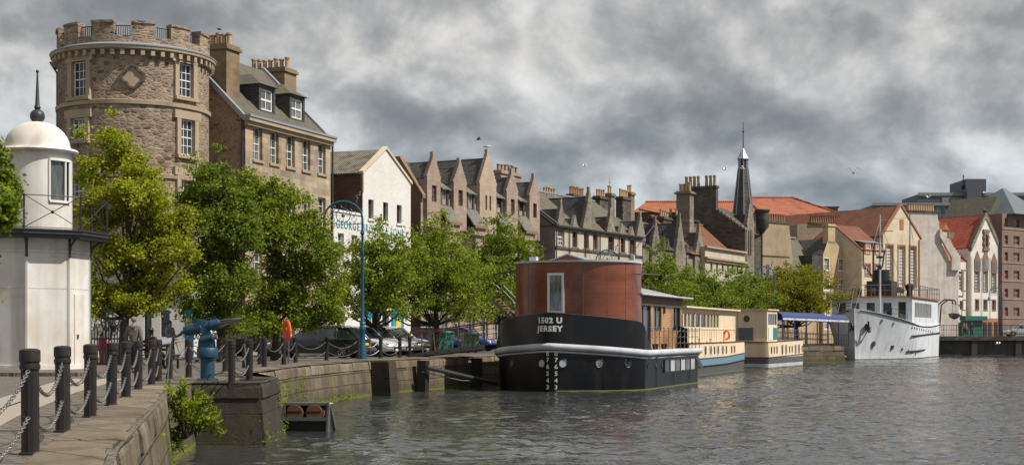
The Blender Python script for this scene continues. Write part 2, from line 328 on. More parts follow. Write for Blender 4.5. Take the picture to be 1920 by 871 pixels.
    col = t.mix(t.m('MULTIPLY', n, .5), col, (.06, .05, .04)); col = t.mix(b.outputs[1], col, (.045, .038, .03))
    col = t.mix(t.m('MULTIPLY', n2, .6), col, (.12, .10, .08))
    finish(t, col, .75, 0, t.m('SUBTRACT', t.m('MULTIPLY', n, .4), b.outputs[1]), 1., .03, .4); T['setts'] = m
    T['flags'] = M_plain('stone_flags', (.34, .29, .23), .85, 0, .4, 2.5)
    T['asphalt'] = M_plain('asphalt', (.06, .058, .055), .9, 0, .5, 20, .5)
    # water
    m, t = newmat('harbour_water'); o = objc(t)
    n3 = t.noise(t.mapping(o, (1., 1.5, 1), rot=(0, 0, .2)), .10, 4, .55, .8)
    amp = t.ramp(n3, [(.36, (.30, .30, .30)), (.5, (.8, .8, .8)), (.64, (1.3, 1.3, 1.3))])
    amp = t.m('MULTIPLY', amp, WAVE)
    def height(dx, dy):   # wind ripples; sampled three times to get a true slope at any distance
        p = t.add('ShaderNodeVectorMath', {0: o, 1: (dx, dy, 0)}, operation='ADD').outputs[0]
        n1 = t.noise(t.mapping(p, (1., 1.35, 1), rot=(0, 0, .35)), 3.1, 2, .5, .4)
        n2 = t.noise(t.mapping(p, (.8, 1.3, 1), rot=(0, 0, -.25)), 7.5, 2, .6, .3)
        rid = t.m('ABSOLUTE', t.m('SUBTRACT', n1, .5))
        return t.m('SUBTRACT', t.m('ADD', t.m('MULTIPLY', n1, .8), t.m('MULTIPLY', n2, .40)), t.m('MULTIPLY', rid, .9))
    EPS = .035; h0 = height(0, 0); sx_ = t.m('MULTIPLY', t.m('SUBTRACT', h0, height(EPS, 0)), 1/EPS); sy_ = t.m('MULTIPLY', t.m('SUBTRACT', h0, height(0, EPS)), 1/EPS)
    nd = t.add('ShaderNodeCombineXYZ', {0: t.m('MULTIPLY', sx_, amp), 1: t.m('MULTIPLY', sy_, amp), 2: 0.0}).outputs[0]
    nv = t.add('ShaderNodeVectorMath', {0: nd, 1: t.add('ShaderNodeNewGeometry').outputs['Normal']}, operation='ADD').outputs[0]
    bmp = t.add('ShaderNodeVectorMath', {0: nv}, operation='NORMALIZE').outputs[0]
    murk = t.mix(n3, (.028, .030, .029), (.044, .048, .047))
    p = t.add('ShaderNodeBsdfPrincipled', {'Base Color': murk, 'Roughness': .045, 'IOR': 1.33, 'Normal': bmp, 'Specular IOR Level': .5})
    t.add('ShaderNodeOutputMaterial', {'Surface': p.outputs[0]}); T['water'] = m
    # leaves
    def leaf(name, a, b, c):
        m, t = newmat(name)
        r = t.add('ShaderNodeNewGeometry').outputs['Random Per Island']
        n = t.noise(objc(t), .8, 3)
        col = t.ramp(t.m('ADD', t.m('MULTIPLY', r, .6), t.m('MULTIPLY', n, .45)), [(.2, a), (.55, b), (.9, c)])
        d = t.add('ShaderNodeBsdfPrincipled', {'Base Color': col, 'Roughness': .55, 'Specular IOR Level': .25})
        tr = t.add('ShaderNodeBsdfTranslucent', {'Color': t.mix(1., col, (1.5, 1.6, .5), 'MULTIPLY')})
        mx = t.add('ShaderNodeMixShader', {0: .48, 1: d.outputs[0], 2: tr.outputs[0]})
        t.add('ShaderNodeOutputMaterial', {'Surface': mx.outputs[0]}); return m
    T['leaf_yellow'] = leaf('lime_leaf_yellow', (.11, .135, .014), (.28, .29, .025), (.50, .48, .05))
    T['leaf_green'] = leaf('leaf_green', (.055, .09, .014), (.145, .19, .026), (.30, .34, .045))
    T['leaf_mid'] = leaf('leaf_mid_green', (.065, .10, .014), (.18, .225, .026), (.35, .38, .045))
    T['leaf_far'] = leaf('leaf_far_green', (.09, .10, .012), (.18, .17, .018), (.28, .25, .025))
mk_mats()
# ------------------------------------------------------------------ mesh helpers
class MB:
    def __init__(s): s.v = []; s.f = []
    def poly(s, pts):
        i = len(s.v); s.v += [tuple(p) for p in pts]; s.f.append(tuple(range(i, i+len(pts)))); return s
    def box(s, x0, x1, y0, y1, z0, z1):
        i = len(s.v)
        s.v += [(x, y, z) for z in (z0, z1) for x, y in ((x0, y0), (x1, y0), (x1, y1), (x0, y1))]
        s.f += [tuple(i+k for k in q) for q in ((3, 2, 1, 0), (4, 5, 6, 7), (0, 1, 5, 4), (1, 2, 6, 5), (2, 3, 7, 6), (3, 0, 4, 7))]
        return s
    def extr(s, poly, d):
        """closed prism: 3-D polygon swept by vector d"""
        n = len(poly); i = len(s.v); d = Vector(d)
        s.v += [tuple(p) for p in poly]+[tuple(Vector(p)+d) for p in poly]
        s.f += [tuple(range(i+n-1, i-1, -1)), tuple(range(i+n, i+2*n))]
        s.f += [(i+k, i+(k+1) % n, i+n+(k+1) % n, i+n+k) for k in range(n)]
        return s
    def xz(s, poly, y0, y1): return s.extr([(x, y0, z) for x, z in poly], (0, y1-y0, 0))
    def yz(s, poly, x0, x1): return s.extr([(x0, y, z) for y, z in poly], (x1-x0, 0, 0))
    def xy(s, poly, z0, z1): return s.extr([(x, y, z0) for x, y in poly], (0, 0, z1-z0))
    def slab(s, quad, t):
        """thin slab under a planar polygon"""
        a, b, c = Vector(quad[0]), Vector(quad[1]), Vector(quad[2]); n = (b-a).cross(c-a).normalized()
        if n.z < 0: n = -n
        return s.extr(quad, -n*t)
    def tube(s, pts, r, seg=8, close=False):
        pts = [Vector(p) for p in pts]; n = len(pts); rs = r if isinstance(r, (list, tuple)) else [r]*n
        i0 = len(s.v); up = None
        for k, p in enumerate(pts):
            if close: d = pts[(k+1) % n]-pts[k-1]
            else: d = pts[min(k+1, n-1)]-pts[max(k-1, 0)]
            if d.length < 1e-9: d = Vector((0, 0, 1))
            d.normalize()
            if up is None: up = Vector((0, 0, 1)) if abs(d.z) < .9 else Vector((1, 0, 0))
            a = d.cross(up)
            if a.length < 1e-4: a = d.cross(Vector((.3, 1, .2)))
            a.normalize(); b = a.cross(d).normalized(); up = b
            for q in range(seg):
                t = 2*math.pi*q/seg
                s.v.append(tuple(p+(a*math.cos(t)+b*math.sin(t))*rs[k]))
        for k in range(n if close else n-1):
            for q in range(seg):
                k2 = (k+1) % n
                s.f.append((i0+k*seg+q, i0+k*seg+(q+1) % seg, i0+k2*seg+(q+1) % seg, i0+k2*seg+q))
        if not close:
            s.f.append(tuple(i0+q for q in range(seg-1, -1, -1))); s.f.append(tuple(i0+(n-1)*seg+q for q in range(seg)))
        return s
    def lathe(s, prof, cx=0, cy=0, seg=24, z0=0., a0=0., a1=2*math.pi, cap=True):
        full = abs(a1-a0-2*math.pi) < 1e-6; i0 = len(s.v); m = seg if full else seg+1
        for r, z in prof:
            for q in range(m):
                t = a0+(a1-a0)*q/seg; s.v.append((cx+r*math.cos(t), cy+r*math.sin(t), z0+z))
        for k in range(len(prof)-1):
            for q in range(m if full else seg):
                q2 = (q+1) % m
                s.f.append((i0+k*m+q, i0+k*m+q2, i0+(k+1)*m+q2, i0+(k+1)*m+q))
        if full and cap:
            if prof[0][0] > 1e-6: s.f.append(tuple(i0+q for q in range(m-1, -1, -1)))
            if prof[-1][0] > 1e-6: s.f.append(tuple(i0+(len(prof)-1)*m+q for q in range(m)))
        return s
    def ball(s, c, r, seg=12, rings=8, sc=(1, 1, 1)):
        i0 = len(s.v)
        for k in range(rings+1):
            p = math.pi*k/rings
            for q in range(seg):
                t = 2*math.pi*q/seg
                s.v.append((c[0]+r*sc[0]*math.sin(p)*math.cos(t), c[1]+r*sc[1]*math.sin(p)*math.sin(t), c[2]-r*sc[2]*math.cos(p)))
        for k in range(rings):
            for q in range(seg): s.f.append((i0+k*seg+q, i0+k*seg+(q+1) % seg, i0+(k+1)*seg+(q+1) % seg, i0+(k+1)*seg+q))
        return s
    def torus(s, c, R, r, axis=(0, 0, 1), seg=20, sub=8, st=1.0, along=(1, 0, 0)):
        ax = Vector(axis).normalized(); u = Vector(along); u = (u-ax*u.dot(ax)).normalized(); w = ax.cross(u)
        return s.tube([Vector(c)+u*math.cos(t)*R*st+w*math.sin(t)*R for t in [2*math.pi*k/seg for k in range(seg)]], r, sub, True)
    def loft(s, rings, cap=True):
        n = len(rings[0]); i0 = len(s.v)
        for r in rings: s.v += [tuple(p) for p in r]
        for k in range(len(rings)-1):
            for q in range(n): s.f.append((i0+k*n+q, i0+k*n+(q+1) % n, i0+(k+1)*n+(q+1) % n, i0+(k+1)*n+q))
        if cap: s.f.append(tuple(i0+q for q in range(n-1, -1, -1))); s.f.append(tuple(i0+(len(rings)-1)*n+q for q in range(n)))
        return s
    def grid(s, rows):
        n = len(rows[0]); i0 = len(s.v)
        for r in rows: s.v += [tuple(p) for p in r]
        for k in range(len(rows)-1):
            for q in range(n-1): s.f.append((i0+k*n+q, i0+k*n+q+1, i0+(k+1)*n+q+1, i0+(k+1)*n+q))
        return s
    def xf(s, M, i0=0):
        for i in range(i0, len(s.v)): s.v[i] = tuple(M @ Vector(s.v[i]))
        return s
    def add(s, o, M=None):
        i = len(s.v); s.v += [tuple(M @ Vector(p)) if M else p for p in o.v]; s.f += [tuple(k+i for k in f) for f in o.f]; return s
    def mesh(s, name, mat, smooth=False, fix=True, angle=None):
        me = bpy.data.meshes.new(name); me.from_pydata(s.v, [], s.f)
        if mat: me.materials.append(MT[mat] if isinstance(mat, str) else mat)
        if fix:
            bm = bmesh.new(); bm.from_mesh(me)
            bmesh.ops.remove_doubles(bm, verts=bm.verts, dist=1e-5) if smooth else None
            bmesh.ops.recalc_face_normals(bm, faces=bm.faces); bm.to_mesh(me); bm.free()
        if smooth:
            me.shade_smooth() if hasattr(me, 'shade_smooth') else None
            try: me.set_sharp_from_angle(angle=math.radians(angle or 40))
            except Exception: pass
        me.update(); return me
    def build(s, name, mat, parent=None, smooth=False, loc=None, bevel=0, angle=None, rz=0):
        o = bpy.data.objects.new(name, s.mesh(name, mat, smooth, True, angle)); COL.objects.link(o)
        if parent: o.parent = parent
        if loc is not None: o.location = loc
        if rz: o.rotation_euler = (0, 0, rz)
        if bevel:
            b = o.modifiers.new('bevel', 'BEVEL'); b.width = bevel; b.segments = 2; b.limit_method = 'ANGLE'
        return o
def _components(m):
    par = list(range(len(m.v)))
    def fd(a):
        while par[a] != a: par[a] = par[par[a]]; a = par[a]
        return a
    for f in m.f:
        r = fd(f[0])
        for k in f[1:]: par[fd(k)] = r
    gr = {}
    for f in m.f: gr.setdefault(fd(f[0]), []).append(f)
    out = []
    for fs in gr.values():
        q = MB(); mp = {}
        for f in fs:
            for k in f:
                if k not in mp: mp[k] = len(q.v); q.v.append(m.v[k])
            q.f.append(tuple(mp[k] for k in f))
        out.append(q)
    return out
def each(m, name, mat, parent, smooth=False, **kw):
    """every loose piece of m becomes a part of its own"""
    return [q.build(name, mat, parent, smooth, **kw) for q in _components(m)]
def tag(o, label=None, cat=None, group=None, kind=None):
    if label: o['label'] = label
    if cat: o['category'] = cat
    if group: o['group'] = group
    if kind: o['kind'] = kind
    return o
def thing(name, label, cat, loc=(0, 0, 0), rz=0., group=None):
    o = bpy.data.objects.new(name, None); COL.objects.link(o); o.location = loc; o.rotation_euler = (0, 0, rz)
    o.empty_display_size = .3
    return tag(o, label, cat, group)
def dup(root, loc=None, rz=None, label=None, group=None, mats=None, sc=None):
    def cp(o, par):
        c = o.copy(); COL.objects.link(c)
        if par: c.parent = par
        for ch in [q for q in KIDS.get(o.name, [])]: cp(ch, c)
        return c
    KIDS = {}
    for q in COL.objects:
        if q.parent: KIDS.setdefault(q.parent.name, []).append(q)
    r = cp(root, None)
    if loc is not None: r.location = loc
    if rz is not None: r.rotation_euler[2] = rz
    if label: r['label'] = label
    if group: r['group'] = group
    if sc: r.scale = (sc,)*3
    return r
def textmesh(body, size, depth=.004, bold=0.0, spacing=1.0):
    c = bpy.data.curves.new('lettering', 'FONT'); c.body = body; c.size = size; c.extrude = depth; c.offset = bold
    c.align_x = 'CENTER'; c.align_y = 'CENTER'; c.space_character = spacing; c.resolution_u = 3
    o = bpy.data.objects.new('lettering', c); COL.objects.link(o)
    dg = bpy.context.evaluated_depsgraph_get(); dg.update()
    me = bpy.data.meshes.new_from_object(o.evaluated_get(dg)); bpy.data.objects.remove(o)
    m = MB(); m.v = [tuple(v.co) for v in me.vertices]; m.f = [tuple(p.vertices) for p in me.polygons]
    return m
# ------------------------------------------------------------------ placing
def gp(px, Y, z=0.): return Vector(((px-960)/FP*Y, Y, z))
def zat(py, Y): return CZ+(HOR-py)/FP*Y
class Frame:
    """facade frame: local x along the street, y into the building, z up"""
    def __init__(s, px0, Y0, vp=None, ang=None):
        s.O = Vector(((px0-960)/FP*Y0, Y0))
        s.u = Vector(((vp-960)/FP, 1)).normalized() if vp is not None else Vector((math.cos(ang), math.sin(ang)))
        s.w = Vector((-s.u.y, s.u.x)); s.rz = math.atan2(s.u.y, s.u.x); s.loc = (s.O.x, s.O.y, 0)
    def x(s, px, b=0.):
        k = (px-960)/FP; O, u, w = s.O, s.u, s.w
        return (k*(O.y+b*w.y)-O.x-b*w.x)/(u.x-k*u.y)
    def Y(s, x, b=0.): return s.O.y+x*s.u.y+b*s.w.y
    def z(s, px, py, b=0.): return zat(py, s.Y(s.x(px, b), b))
    def pt(s, x, b=0., z=0.):
        p = s.O+s.u*x+s.w*b; return Vector((p.x, p.y, z))
TS = math.atan2(1.0, 1020/FP)     # heading of the shore (angle of the street direction)
U = Vector((math.cos(TS), math.sin(TS))); NRM = Vector((U.y, -U.x))
def tn(t, n, z=0.): p = U*t+NRM*n; return Vector((p.x, p.y, z))
# ------------------------------------------------------------------ building kit
def wall_front(m, x0, x1, z0, z1, holes, y=0., rev=.18, th=None):
    """vertical sheet at y with rectangular openings and their reveals"""
    xs = sorted({x0, x1, *[h[0] for h in holes], *[h[1] for h in holes]}); zs = sorted({z0, z1, *[h[2] for h in holes], *[h[3] for h in holes]})
    xs = [x for x in xs if x0-1e-6 <= x <= x1+1e-6]; zs = [z for z in zs if z0-1e-6 <= z <= z1+1e-6]
    for a, b in zip(xs, xs[1:]):
        for c, d in zip(zs, zs[1:]):
            cx, cz = (a+b)/2, (c+d)/2
            if any(h[0] < cx < h[1] and h[2] < cz < h[3] for h in holes): continue
            m.poly([(a, y, c), (b, y, c), (b, y, d), (a, y, d)])
    for a, b, c, d in holes:
        m.poly([(a, y, c), (a, y+rev, c), (a, y+rev, d), (a, y, d)]); m.poly([(b, y, c), (b, y, d), (b, y+rev, d), (b, y+rev, c)])
        m.poly([(a, y, c), (b, y, c), (b, y+rev, c), (a, y+rev, c)]); m.poly([(a, y, d), (a, y+rev, d), (b, y+rev, d), (b, y, d)])
def shell(m, x0, x1, d, z0, z1, holes=(), y=0.):
    wall_front(m, x0, x1, z0, z1, list(holes), y)
    m.poly([(x0, y, z0), (x0, y, z1), (x0, y+d, z1), (x0, y+d, z0)]); m.poly([(x1, y, z0), (x1, y+d, z0), (x1, y+d, z1), (x1, y, z1)])
    m.poly([(x0, y+d, z0), (x0, y+d, z1), (x1, y+d, z1), (x1, y+d, z0)])
    m.poly([(x0, y, z1), (x1, y, z1), (x1, y+d, z1), (x0, y+d, z1)])
WCACHE = {}
def window(root, x, z, w, h, y=.12, nx=2, nz=4, mat='white', sill=None, glass='glass', bar=.035, fr=.07, surround=None, sw=.15, M=None, midrail=True):
    """window: frame mesh with its glazing bars, a pane child, optional sill / dressed surround"""
    key = (round(w, 2), round(h, 2), nx, nz, mat, bar, fr)
    if key not in WCACHE:
        m = MB()
        m.box(-w/2, -w/2+fr, 0, .06, 0, h); m.box(w/2-fr, w/2, 0, .06, 0, h); m.box(-w/2+fr, w/2-fr, .001, .06, 0, fr); m.box(-w/2+fr, w/2-fr, .001, .06, h-fr, h)
        for i in range(1, nx): cx = -w/2+fr+(w-2*fr)*i/nx; m.box(cx-bar/2, cx+bar/2, .012, .05, fr, h-fr)
        for i in range(1, nz):
            cz = fr+(h-2*fr)*i/nz; b = bar*(1.7 if midrail and nz % 2 == 0 and i == nz//2 else 1); m.box(-w/2+fr, w/2-fr, .005, .055, cz-b/2, cz+b/2)
        p = MB().poly([(-w/2+.01, .045, .01), (w/2-.01, .045, .01), (w/2-.01, .045, h-.01), (-w/2+.01, .045, h-.01)])
        WCACHE[key] = (m.mesh('window', mat), {})
    me, pc = WCACHE[key]
    if glass not in pc: pc[glass] = MB().poly([(-w/2+.01, .045, .01), (w/2-.01, .045, .01), (w/2-.01, .045, h-.01), (-w/2+.01, .045, h-.01)]).mesh('pane', glass, fix=False)
    o = bpy.data.objects.new('window', me); COL.objects.link(o); o.parent = root
    if M is not None: o.matrix_local = M
    else: o.location = (x, y, z)
    g = bpy.data.objects.new('pane', pc[glass]); COL.objects.link(g); g.parent = o
    if sill:
        k = ('sill', round(w, 2), sill, round(y, 2))
        if k not in WCACHE: WCACHE[k] = MB().box(-w/2-.1, w/2+.1, -y-.09, .02, -.15, -.004).mesh('sill', sill)
        s = bpy.data.objects.new('sill', WCACHE[k]); COL.objects.link(s); s.parent = o
    if surround:
        k = ('sur', round(w, 2), round(h, 2), surround, sw, round(y, 2))
        if k not in WCACHE:
            m = MB(); f0 = -y-.035
            m.box(-w/2-sw, -w/2, f0, -y+.05, -.16, h+sw); m.box(w/2, w/2+sw, f0, -y+.05, -.16, h+sw); m.box(-w/2, w/2, f0, -y+.05, h, h+sw)
            m.box(-w/2, w/2, f0, -y+.05, -.16, 0)
            WCACHE[k] = m.mesh('surround', surround)
        s = bpy.data.objects.new('surround', WCACHE[k]); COL.objects.link(s); s.parent = o
    return o
def hole(x, z, w, h): return (x-w/2, x+w/2, z, z+h)
def roof_along(m, x0, x1, y0, y1, ze, zr, ov=.15, t=.12, ym=None):
    ym = (y0+y1)/2 if ym is None else ym
    k = (zr-ze)/(ym-y0)
    m.slab([(x0, y0-ov, ze-ov*k), (x1, y0-ov, ze-ov*k), (x1, ym, zr), (x0, ym, zr)], t)
    m.slab([(x0, ym, zr), (x1, ym, zr), (x1, y1+ov, ze-.05), (x0, y1+ov, ze-.05)], t)
def gable_fill(m, x, y0, y1, ze, zr, th=.3, ym=None):
    ym = (y0+y1)/2 if ym is None else ym
    m.yz([(y0, ze-.01), (y1, ze-.01), (ym, zr-.01)], x, x+th)
def crowstep(m, xc, w, z0, za, th=.45, y=0., n=8, cap=True, zb=None):
    """stepped gable in the facade plane: from the eaves z0 up to za"""
    hs = (za-z0)/n; pts = []
    for i in range(n):
        hw = w/2*(1-i/n)+.06; pts += [(hw, z0+hs*i), (hw, z0+hs*(i+1))]
    right = pts; left = [(-x, z) for x, z in reversed(pts)]
    zb = z0 if zb is None else zb
    poly = [(xc+x, z) for x, z in ([(w/2+.06, zb)]+right+left+[(-w/2-.06, zb)])]
    m.xz(poly, y, y+th)
def chimney(root, x, y, z0, z1, w, d, pots, mat='chimney', potmat='pot', ph=.8, pr=.15, label=None, cope=.12, rows=1):
    """chimney stack (part) with pots (sub-parts)"""
    m = MB().box(x-w/2, x+w/2, y-d/2, y+d/2, z0, z1).box(x-w/2-cope, x+w/2+cope, y-d/2-cope, y+d/2+cope, z1, z1+.16).box(x-w/2-.03, x+w/2+.03, y-d/2-.03, y+d/2+.03, z1+.16, z1+.3)
    o = m.build('chimney', mat, root)
    alx = w >= d; L = (w if alx else d)-2*pr-.15
    k = ('pot', potmat, ph, pr)
    if k not in WCACHE: WCACHE[k] = MB().lathe([(pr*1.0, 0), (pr*.85, .06), (pr*.80, ph*.82), (pr*1.05, ph*.86), (pr*1.05, ph), (pr*.7, ph), (pr*.65, ph*.8)], seg=10).mesh('chimney_pot', potmat, True)
    for i in range(pots):
        q = -L/2+L*i/max(1, pots-1) if pots > 1 else 0
        p = bpy.data.objects.new('chimney_pot', WCACHE[k]); COL.objects.link(p); p.parent = o
        p.location = (x+(q if alx else 0), y+(0 if alx else q), z1+.3); p.scale = (1, 1, random.uniform(.85, 1.1))
    return o
def pipe(root, pts, r=.06, mat='gutter', name='drainpipe'): return MB().tube(pts, r, 6).build(name, mat, root)
def quay_point(px, n):
    k = (px-960)/FP; t = (-n)*(NRM.x-k*NRM.y)/(U.x-k*U.y); return tn(t, n)
# ------------------------------------------------------------------ water, ground, quay walls
EDGE_NEAR = [(6, -6), (2.5, 1), (-1.2, 6.5), (-3.0, 10.5), (-3.9, 14.1), (-5.1, 20.), (-6.2, 25.4), (-7.0, 29.), (-7.45, 33.)]
EDGE_BLOCK = [(-7.45, 33.), (-5.83, 33.), (-6.02, 36.7), (-7.6, 39.2)]
_a = tn(53.5, -26.9); _b = tn(98, -26.9)
EDGE_LONG = [(-7.6, 39.2), (-7.6, 42.), (-7.5, 49.8), (-6.7, 56.), (_a.x, _a.y), (_b.x, _b.y)]
EDGE_FAR = [(_b.x, _b.y), (19.3, 119.5), (23, 126), (30, 128.5), (31.3, 142), (37.3, 158), (39.5, 168)]
EDGE_ABUT = [(39.5, 168), (300, 168)]
def sheet(name, pts, z, mat, **kw):
    o = MB().poly([(x, y, z) for x, y in pts]).build(name, mat); tag(o, kind='structure', **kw); return o
_edge = EDGE_NEAR+EDGE_BLOCK[1:]+EDGE_LONG[1:]+EDGE_FAR[1:]+EDGE_ABUT[1:]
gm_pts = _edge+[(300, -60), (1500, -60), (1500, 2500), (-1500, 2500), (-1500, -60), (6, -60)]
m = MB(); m.poly([(x, y, 0) for x, y in gm_pts])
bmm = bmesh.new(); vs = [bmm.verts.new(p) for p in m.v]; fc = bmm.faces.new(vs); bmesh.ops.triangulate(bmm, faces=[fc])
_me = bpy.data.meshes.new('ground'); bmm.to_mesh(_me); bmm.free(); _me.materials.append(MT['setts'])
if _me.polygons[0].normal.z < 0: _me.flip_normals()
g = bpy.data.objects.new('ground', _me); COL.objects.link(g); tag(g, kind='structure')
def water_surface(x0=-13., x1=78., y0=11., y1=171., st=.14):
    rs = np.random.RandomState(12)
    xs = np.arange(x0, x1, st); ys = np.arange(y0, y1, st); nx, ny = len(xs), len(ys); X, Y = np.meshgrid(xs, ys); Z = np.zeros_like(X)
    for i in range(64):
        lam = .34*(1.7/.34)**(rs.rand()**1.6); th = math.radians(-62)+rs.normal()*.75; k = 2*math.pi/lam
        Z += (WSLOPE/k)*np.sin(k*(X*math.cos(th)+Y*math.sin(th))+rs.rand()*6.28+.6*np.sin(X*.31+i)+.6*np.sin(Y*.23+i*2))
    A = np.zeros_like(X)
    for i in range(9):
        th = rs.rand()*6.28; k = 2*math.pi/rs.uniform(9, 34); A += np.sin(k*(X*math.cos(th)+1.6*Y*math.sin(th))+rs.rand()*6.28)
    A = np.clip(1.0+.16*A, .45, 1.5); Z *= A
    e = np.minimum.reduce([X-x0, x1-X, Y-y0, y1-Y]); Z *= np.clip(e/1.5, 0, 1)
    X[:, 0] = x0; X[:, -1] = x1; Y[0, :] = y0; Y[-1, :] = y1; Z[:, 0] = Z[:, -1] = 0; Z[0, :] = Z[-1, :] = 0
    V = np.stack([X, Y, Z+WATER], -1).reshape(-1, 3); o = [(-60, -80), (320, -80), (320, 175), (-60, 175)]
    n = len(V); V = np.vstack([V, [(a, b, WATER) for a, b in o]])
    I = np.arange(n).reshape(ny, nx); Q = np.stack([I[:-1, :-1], I[:-1, 1:], I[1:, 1:], I[1:, :-1]], -1).reshape(-1, 4)
    c = [I[0, 0], I[0, -1], I[-1, -1], I[-1, 0]]; Q = np.vstack([Q, [(n+i, n+(i+1) % 4, c[(i+1) % 4], c[i]) for i in range(4)]]).astype(np.int32)
    me = bpy.data.meshes.new('water'); me.vertices.add(len(V)); me.vertices.foreach_set('co', V.astype(np.float32).reshape(-1))
    m = len(Q); me.loops.add(m*4); me.polygons.add(m); me.loops.foreach_set('vertex_index', Q.reshape(-1)); me.polygons.foreach_set('loop_start', np.arange(m)*4); me.polygons.foreach_set('loop_total', np.full(m, 4))
    me.polygons.foreach_set('use_smooth', np.ones(m, bool)); me.materials.append(MT['water']); me.update(); me.validate()
    w = bpy.data.objects.new('water', me); COL.objects.link(w); tag(w, kind='structure')
WSLOPE = .021
water_surface()
# paved bands in the setts, the street, and the pavement with its kerb
def strip(name, pts, w, z, mat):
    m = MB(); P = [Vector((x, y, 0)) for x, y in pts]
    rows = []
    for i, p in enumerate(P):
        d = (P[min(i+1, len(P)-1)]-P[max(i-1, 0)]).normalized(); q = Vector((-d.y, d.x, 0))*w/2
        rows.append([(p+q)+Vector((0, 0, z)), (p-q)+Vector((0, 0, z))])
    m.grid(rows); o = m.build(name, mat); tag(o, kind='structure'); return o
strip('stone_path', [(-5.0, 11), (-7.05, 19.4), (-8.7, 27.4), (-10.1, 36)], .55, .006, 'flags')
strip('stone_path', [(-6.2, 12), (-8.3, 23), (-9.6, 29), (-11.0, 36)], .55, .006, 'flags')
sheet('road', [tuple(tn(40, -40.4).xy), tuple(tn(40, -34.6).xy), tuple(tn(175, -34.6).xy), tuple(tn(175, -40.4).xy)], .004, 'asphalt')
MB().xy([tuple(tn(40, -41.72).xy), tuple(tn(40, -40.2).xy), tuple(tn(175, -40.2).xy), tuple(tn(175, -41.72).xy)], -.1, .12).build('pavement', 'flags')['kind'] = 'structure'
MB().xy([(-24, 38), (-11.6, 38), (-11.6, 50), (-14, 66), (-27, 66)], -.1, .1).build('pavement', 'setts')['kind'] = 'structure'

def quay_wall(label, edge, mat='quay', batter=.14, th=.9, cw=.75, ch=.36, copemat='coping', seed=1, stone=(1.0, 1.7)):
    root = thing('quay_wall', label, 'quay wall')
    P = [Vector((x, y, 0)) for x, y in edge]; n = len(P)
    outs = []
    for i in range(n):
        d0 = (P[i]-P[i-1]).normalized() if i else (P[1]-P[0]).normalized(); d1 = (P[i+1]-P[i]).normalized() if i < n-1 else d0
        d = (d0+d1).normalized(); o = Vector((d.y, -d.x, 0)); k = 1/max(.4, o.dot(Vector((d0.y, -d0.x, 0)))); outs.append(o*k)
    rows = []
    for p, o in zip(P, outs):
        rows.append([p+o*(batter)+Vector((0, 0, WATER-.6)), p+o*batter*.9+Vector((0, 0, WATER)), p+o*.01+Vector((0, 0, -ch)), p-o*.25+Vector((0, 0, -ch))])
    m = MB(); m.grid(rows); w = m.build('masonry', mat, root)
    rnd = random.Random(seed); c = MB()
    for i in range(n-1):
        a, b = P[i], P[i+1]; L = (b-a).length; d = (b-a)/L; o = Vector((d.y, -d.x, 0)); s = 0.
        while s < L-1e-3:
            e = min(L, s+rnd.uniform(*stone)); e = L if L-e < .5 else e
            j = rnd.uniform(-.02, .035); zt = .012+rnd.uniform(-.012, .02); g_ = .012
            r = .10+rnd.uniform(-.02, .04); prof = [(-cw, -ch), (-cw, zt), (j-r*1.5, zt), (j-r*.75, zt-r*.14), (j-r*.25, zt-r*.5), (j, zt-r*1.1), (j+.03, -ch)]
            A = a+d*(s+g_); B = a+d*(e-g_)
            c.extr([A+o*x+Vector((0, 0, z)) for x, z in prof], B-A); s = e
    c.build('coping', copemat, root, bevel=.012)
    return root
quay_wall('pale worn stone quay edge running from the bottom left corner beside the chained bollards', EDGE_NEAR, seed=3)
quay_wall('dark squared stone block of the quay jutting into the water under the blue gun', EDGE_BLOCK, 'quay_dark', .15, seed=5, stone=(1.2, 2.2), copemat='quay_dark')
quay_wall('long mossy stone quay wall below the parked cars and gangway', EDGE_LONG, seed=8)
quay_wall('quay wall seen under the blue canopied gangway between the cream boat and the white ship', EDGE_FAR, seed=9, copemat='coping')
# square buttress
b0 = quay_point(696, -26.9)
def buttress():
    root = thing('quay_buttress', 'dark square stone buttress standing out of the quay wall left of the gangway', 'buttress', (b0.x, b0.y, 0), TS)
    m = MB(); x0, x1, d = -.1, .62, .85
    m.loft([[(x0-.1, .2, WATER-.5), (x1+.1, .2, WATER-.5), (x1+.1, -d-.2, WATER-.5), (x0-.1, -d-.2, WATER-.5)], [(x0, .2, -.05), (x1, .2, -.05), (x1, -d, -.05), (x0, -d, -.05)], [(x0+.05, .2, .02), (x1-.05, .2, .02), (x1-.05, -d+.05, .02), (x0+.05, -d+.05, .02)]])
    m.build('masonry', 'quay_dark', root)
buttress()
# far quay / bridge abutment wall on the right with parapet beam and railing
def abutment():
    root = thing('dock_wall', 'long dark concrete dock wall closing the basin on the right', 'dock wall')
    m = MB().box(39.5, 300, 167.6, 169, WATER-.6, .35); m.build('wall', 'concrete', root)
    m = MB().box(39.4, 300, 167.2, 169.2, .35, .86); m.build('parapet_beam', 'dark_stone', root)
    p = MB()
    for i in range(12): x = 44+i*5.2; p.box(x-.35, x+.35, 167.3, 167.62, WATER-.6, .35)
    each(p, 'pier', 'concrete', root)
abutment()
def railing(label, x0, x1, y, z0, h=1.25):
    root = thing('railing', label, 'railing', (x0, y, z0)); L = x1-x0
    MB().box(0, L, -.03, .03, h-.06, h).box(0, L, -.02, .02, h*.55, h*.55+.04).box(0, L, -.02, .02, .15, .19).build('rail', 'black', root)
    m = MB(); i = 0.
    while i <= L: m.box(i-.035, i+.035, -.035, .035, 0, h+.05); i += 1.6
    each(m, 'post', 'black', root)
    m = MB(); i = 0.
    while i <= L: m.box(i-.012, i+.012, -.012, .012, .19, h-.06); i += .2
    m.build('bars', 'black', root)
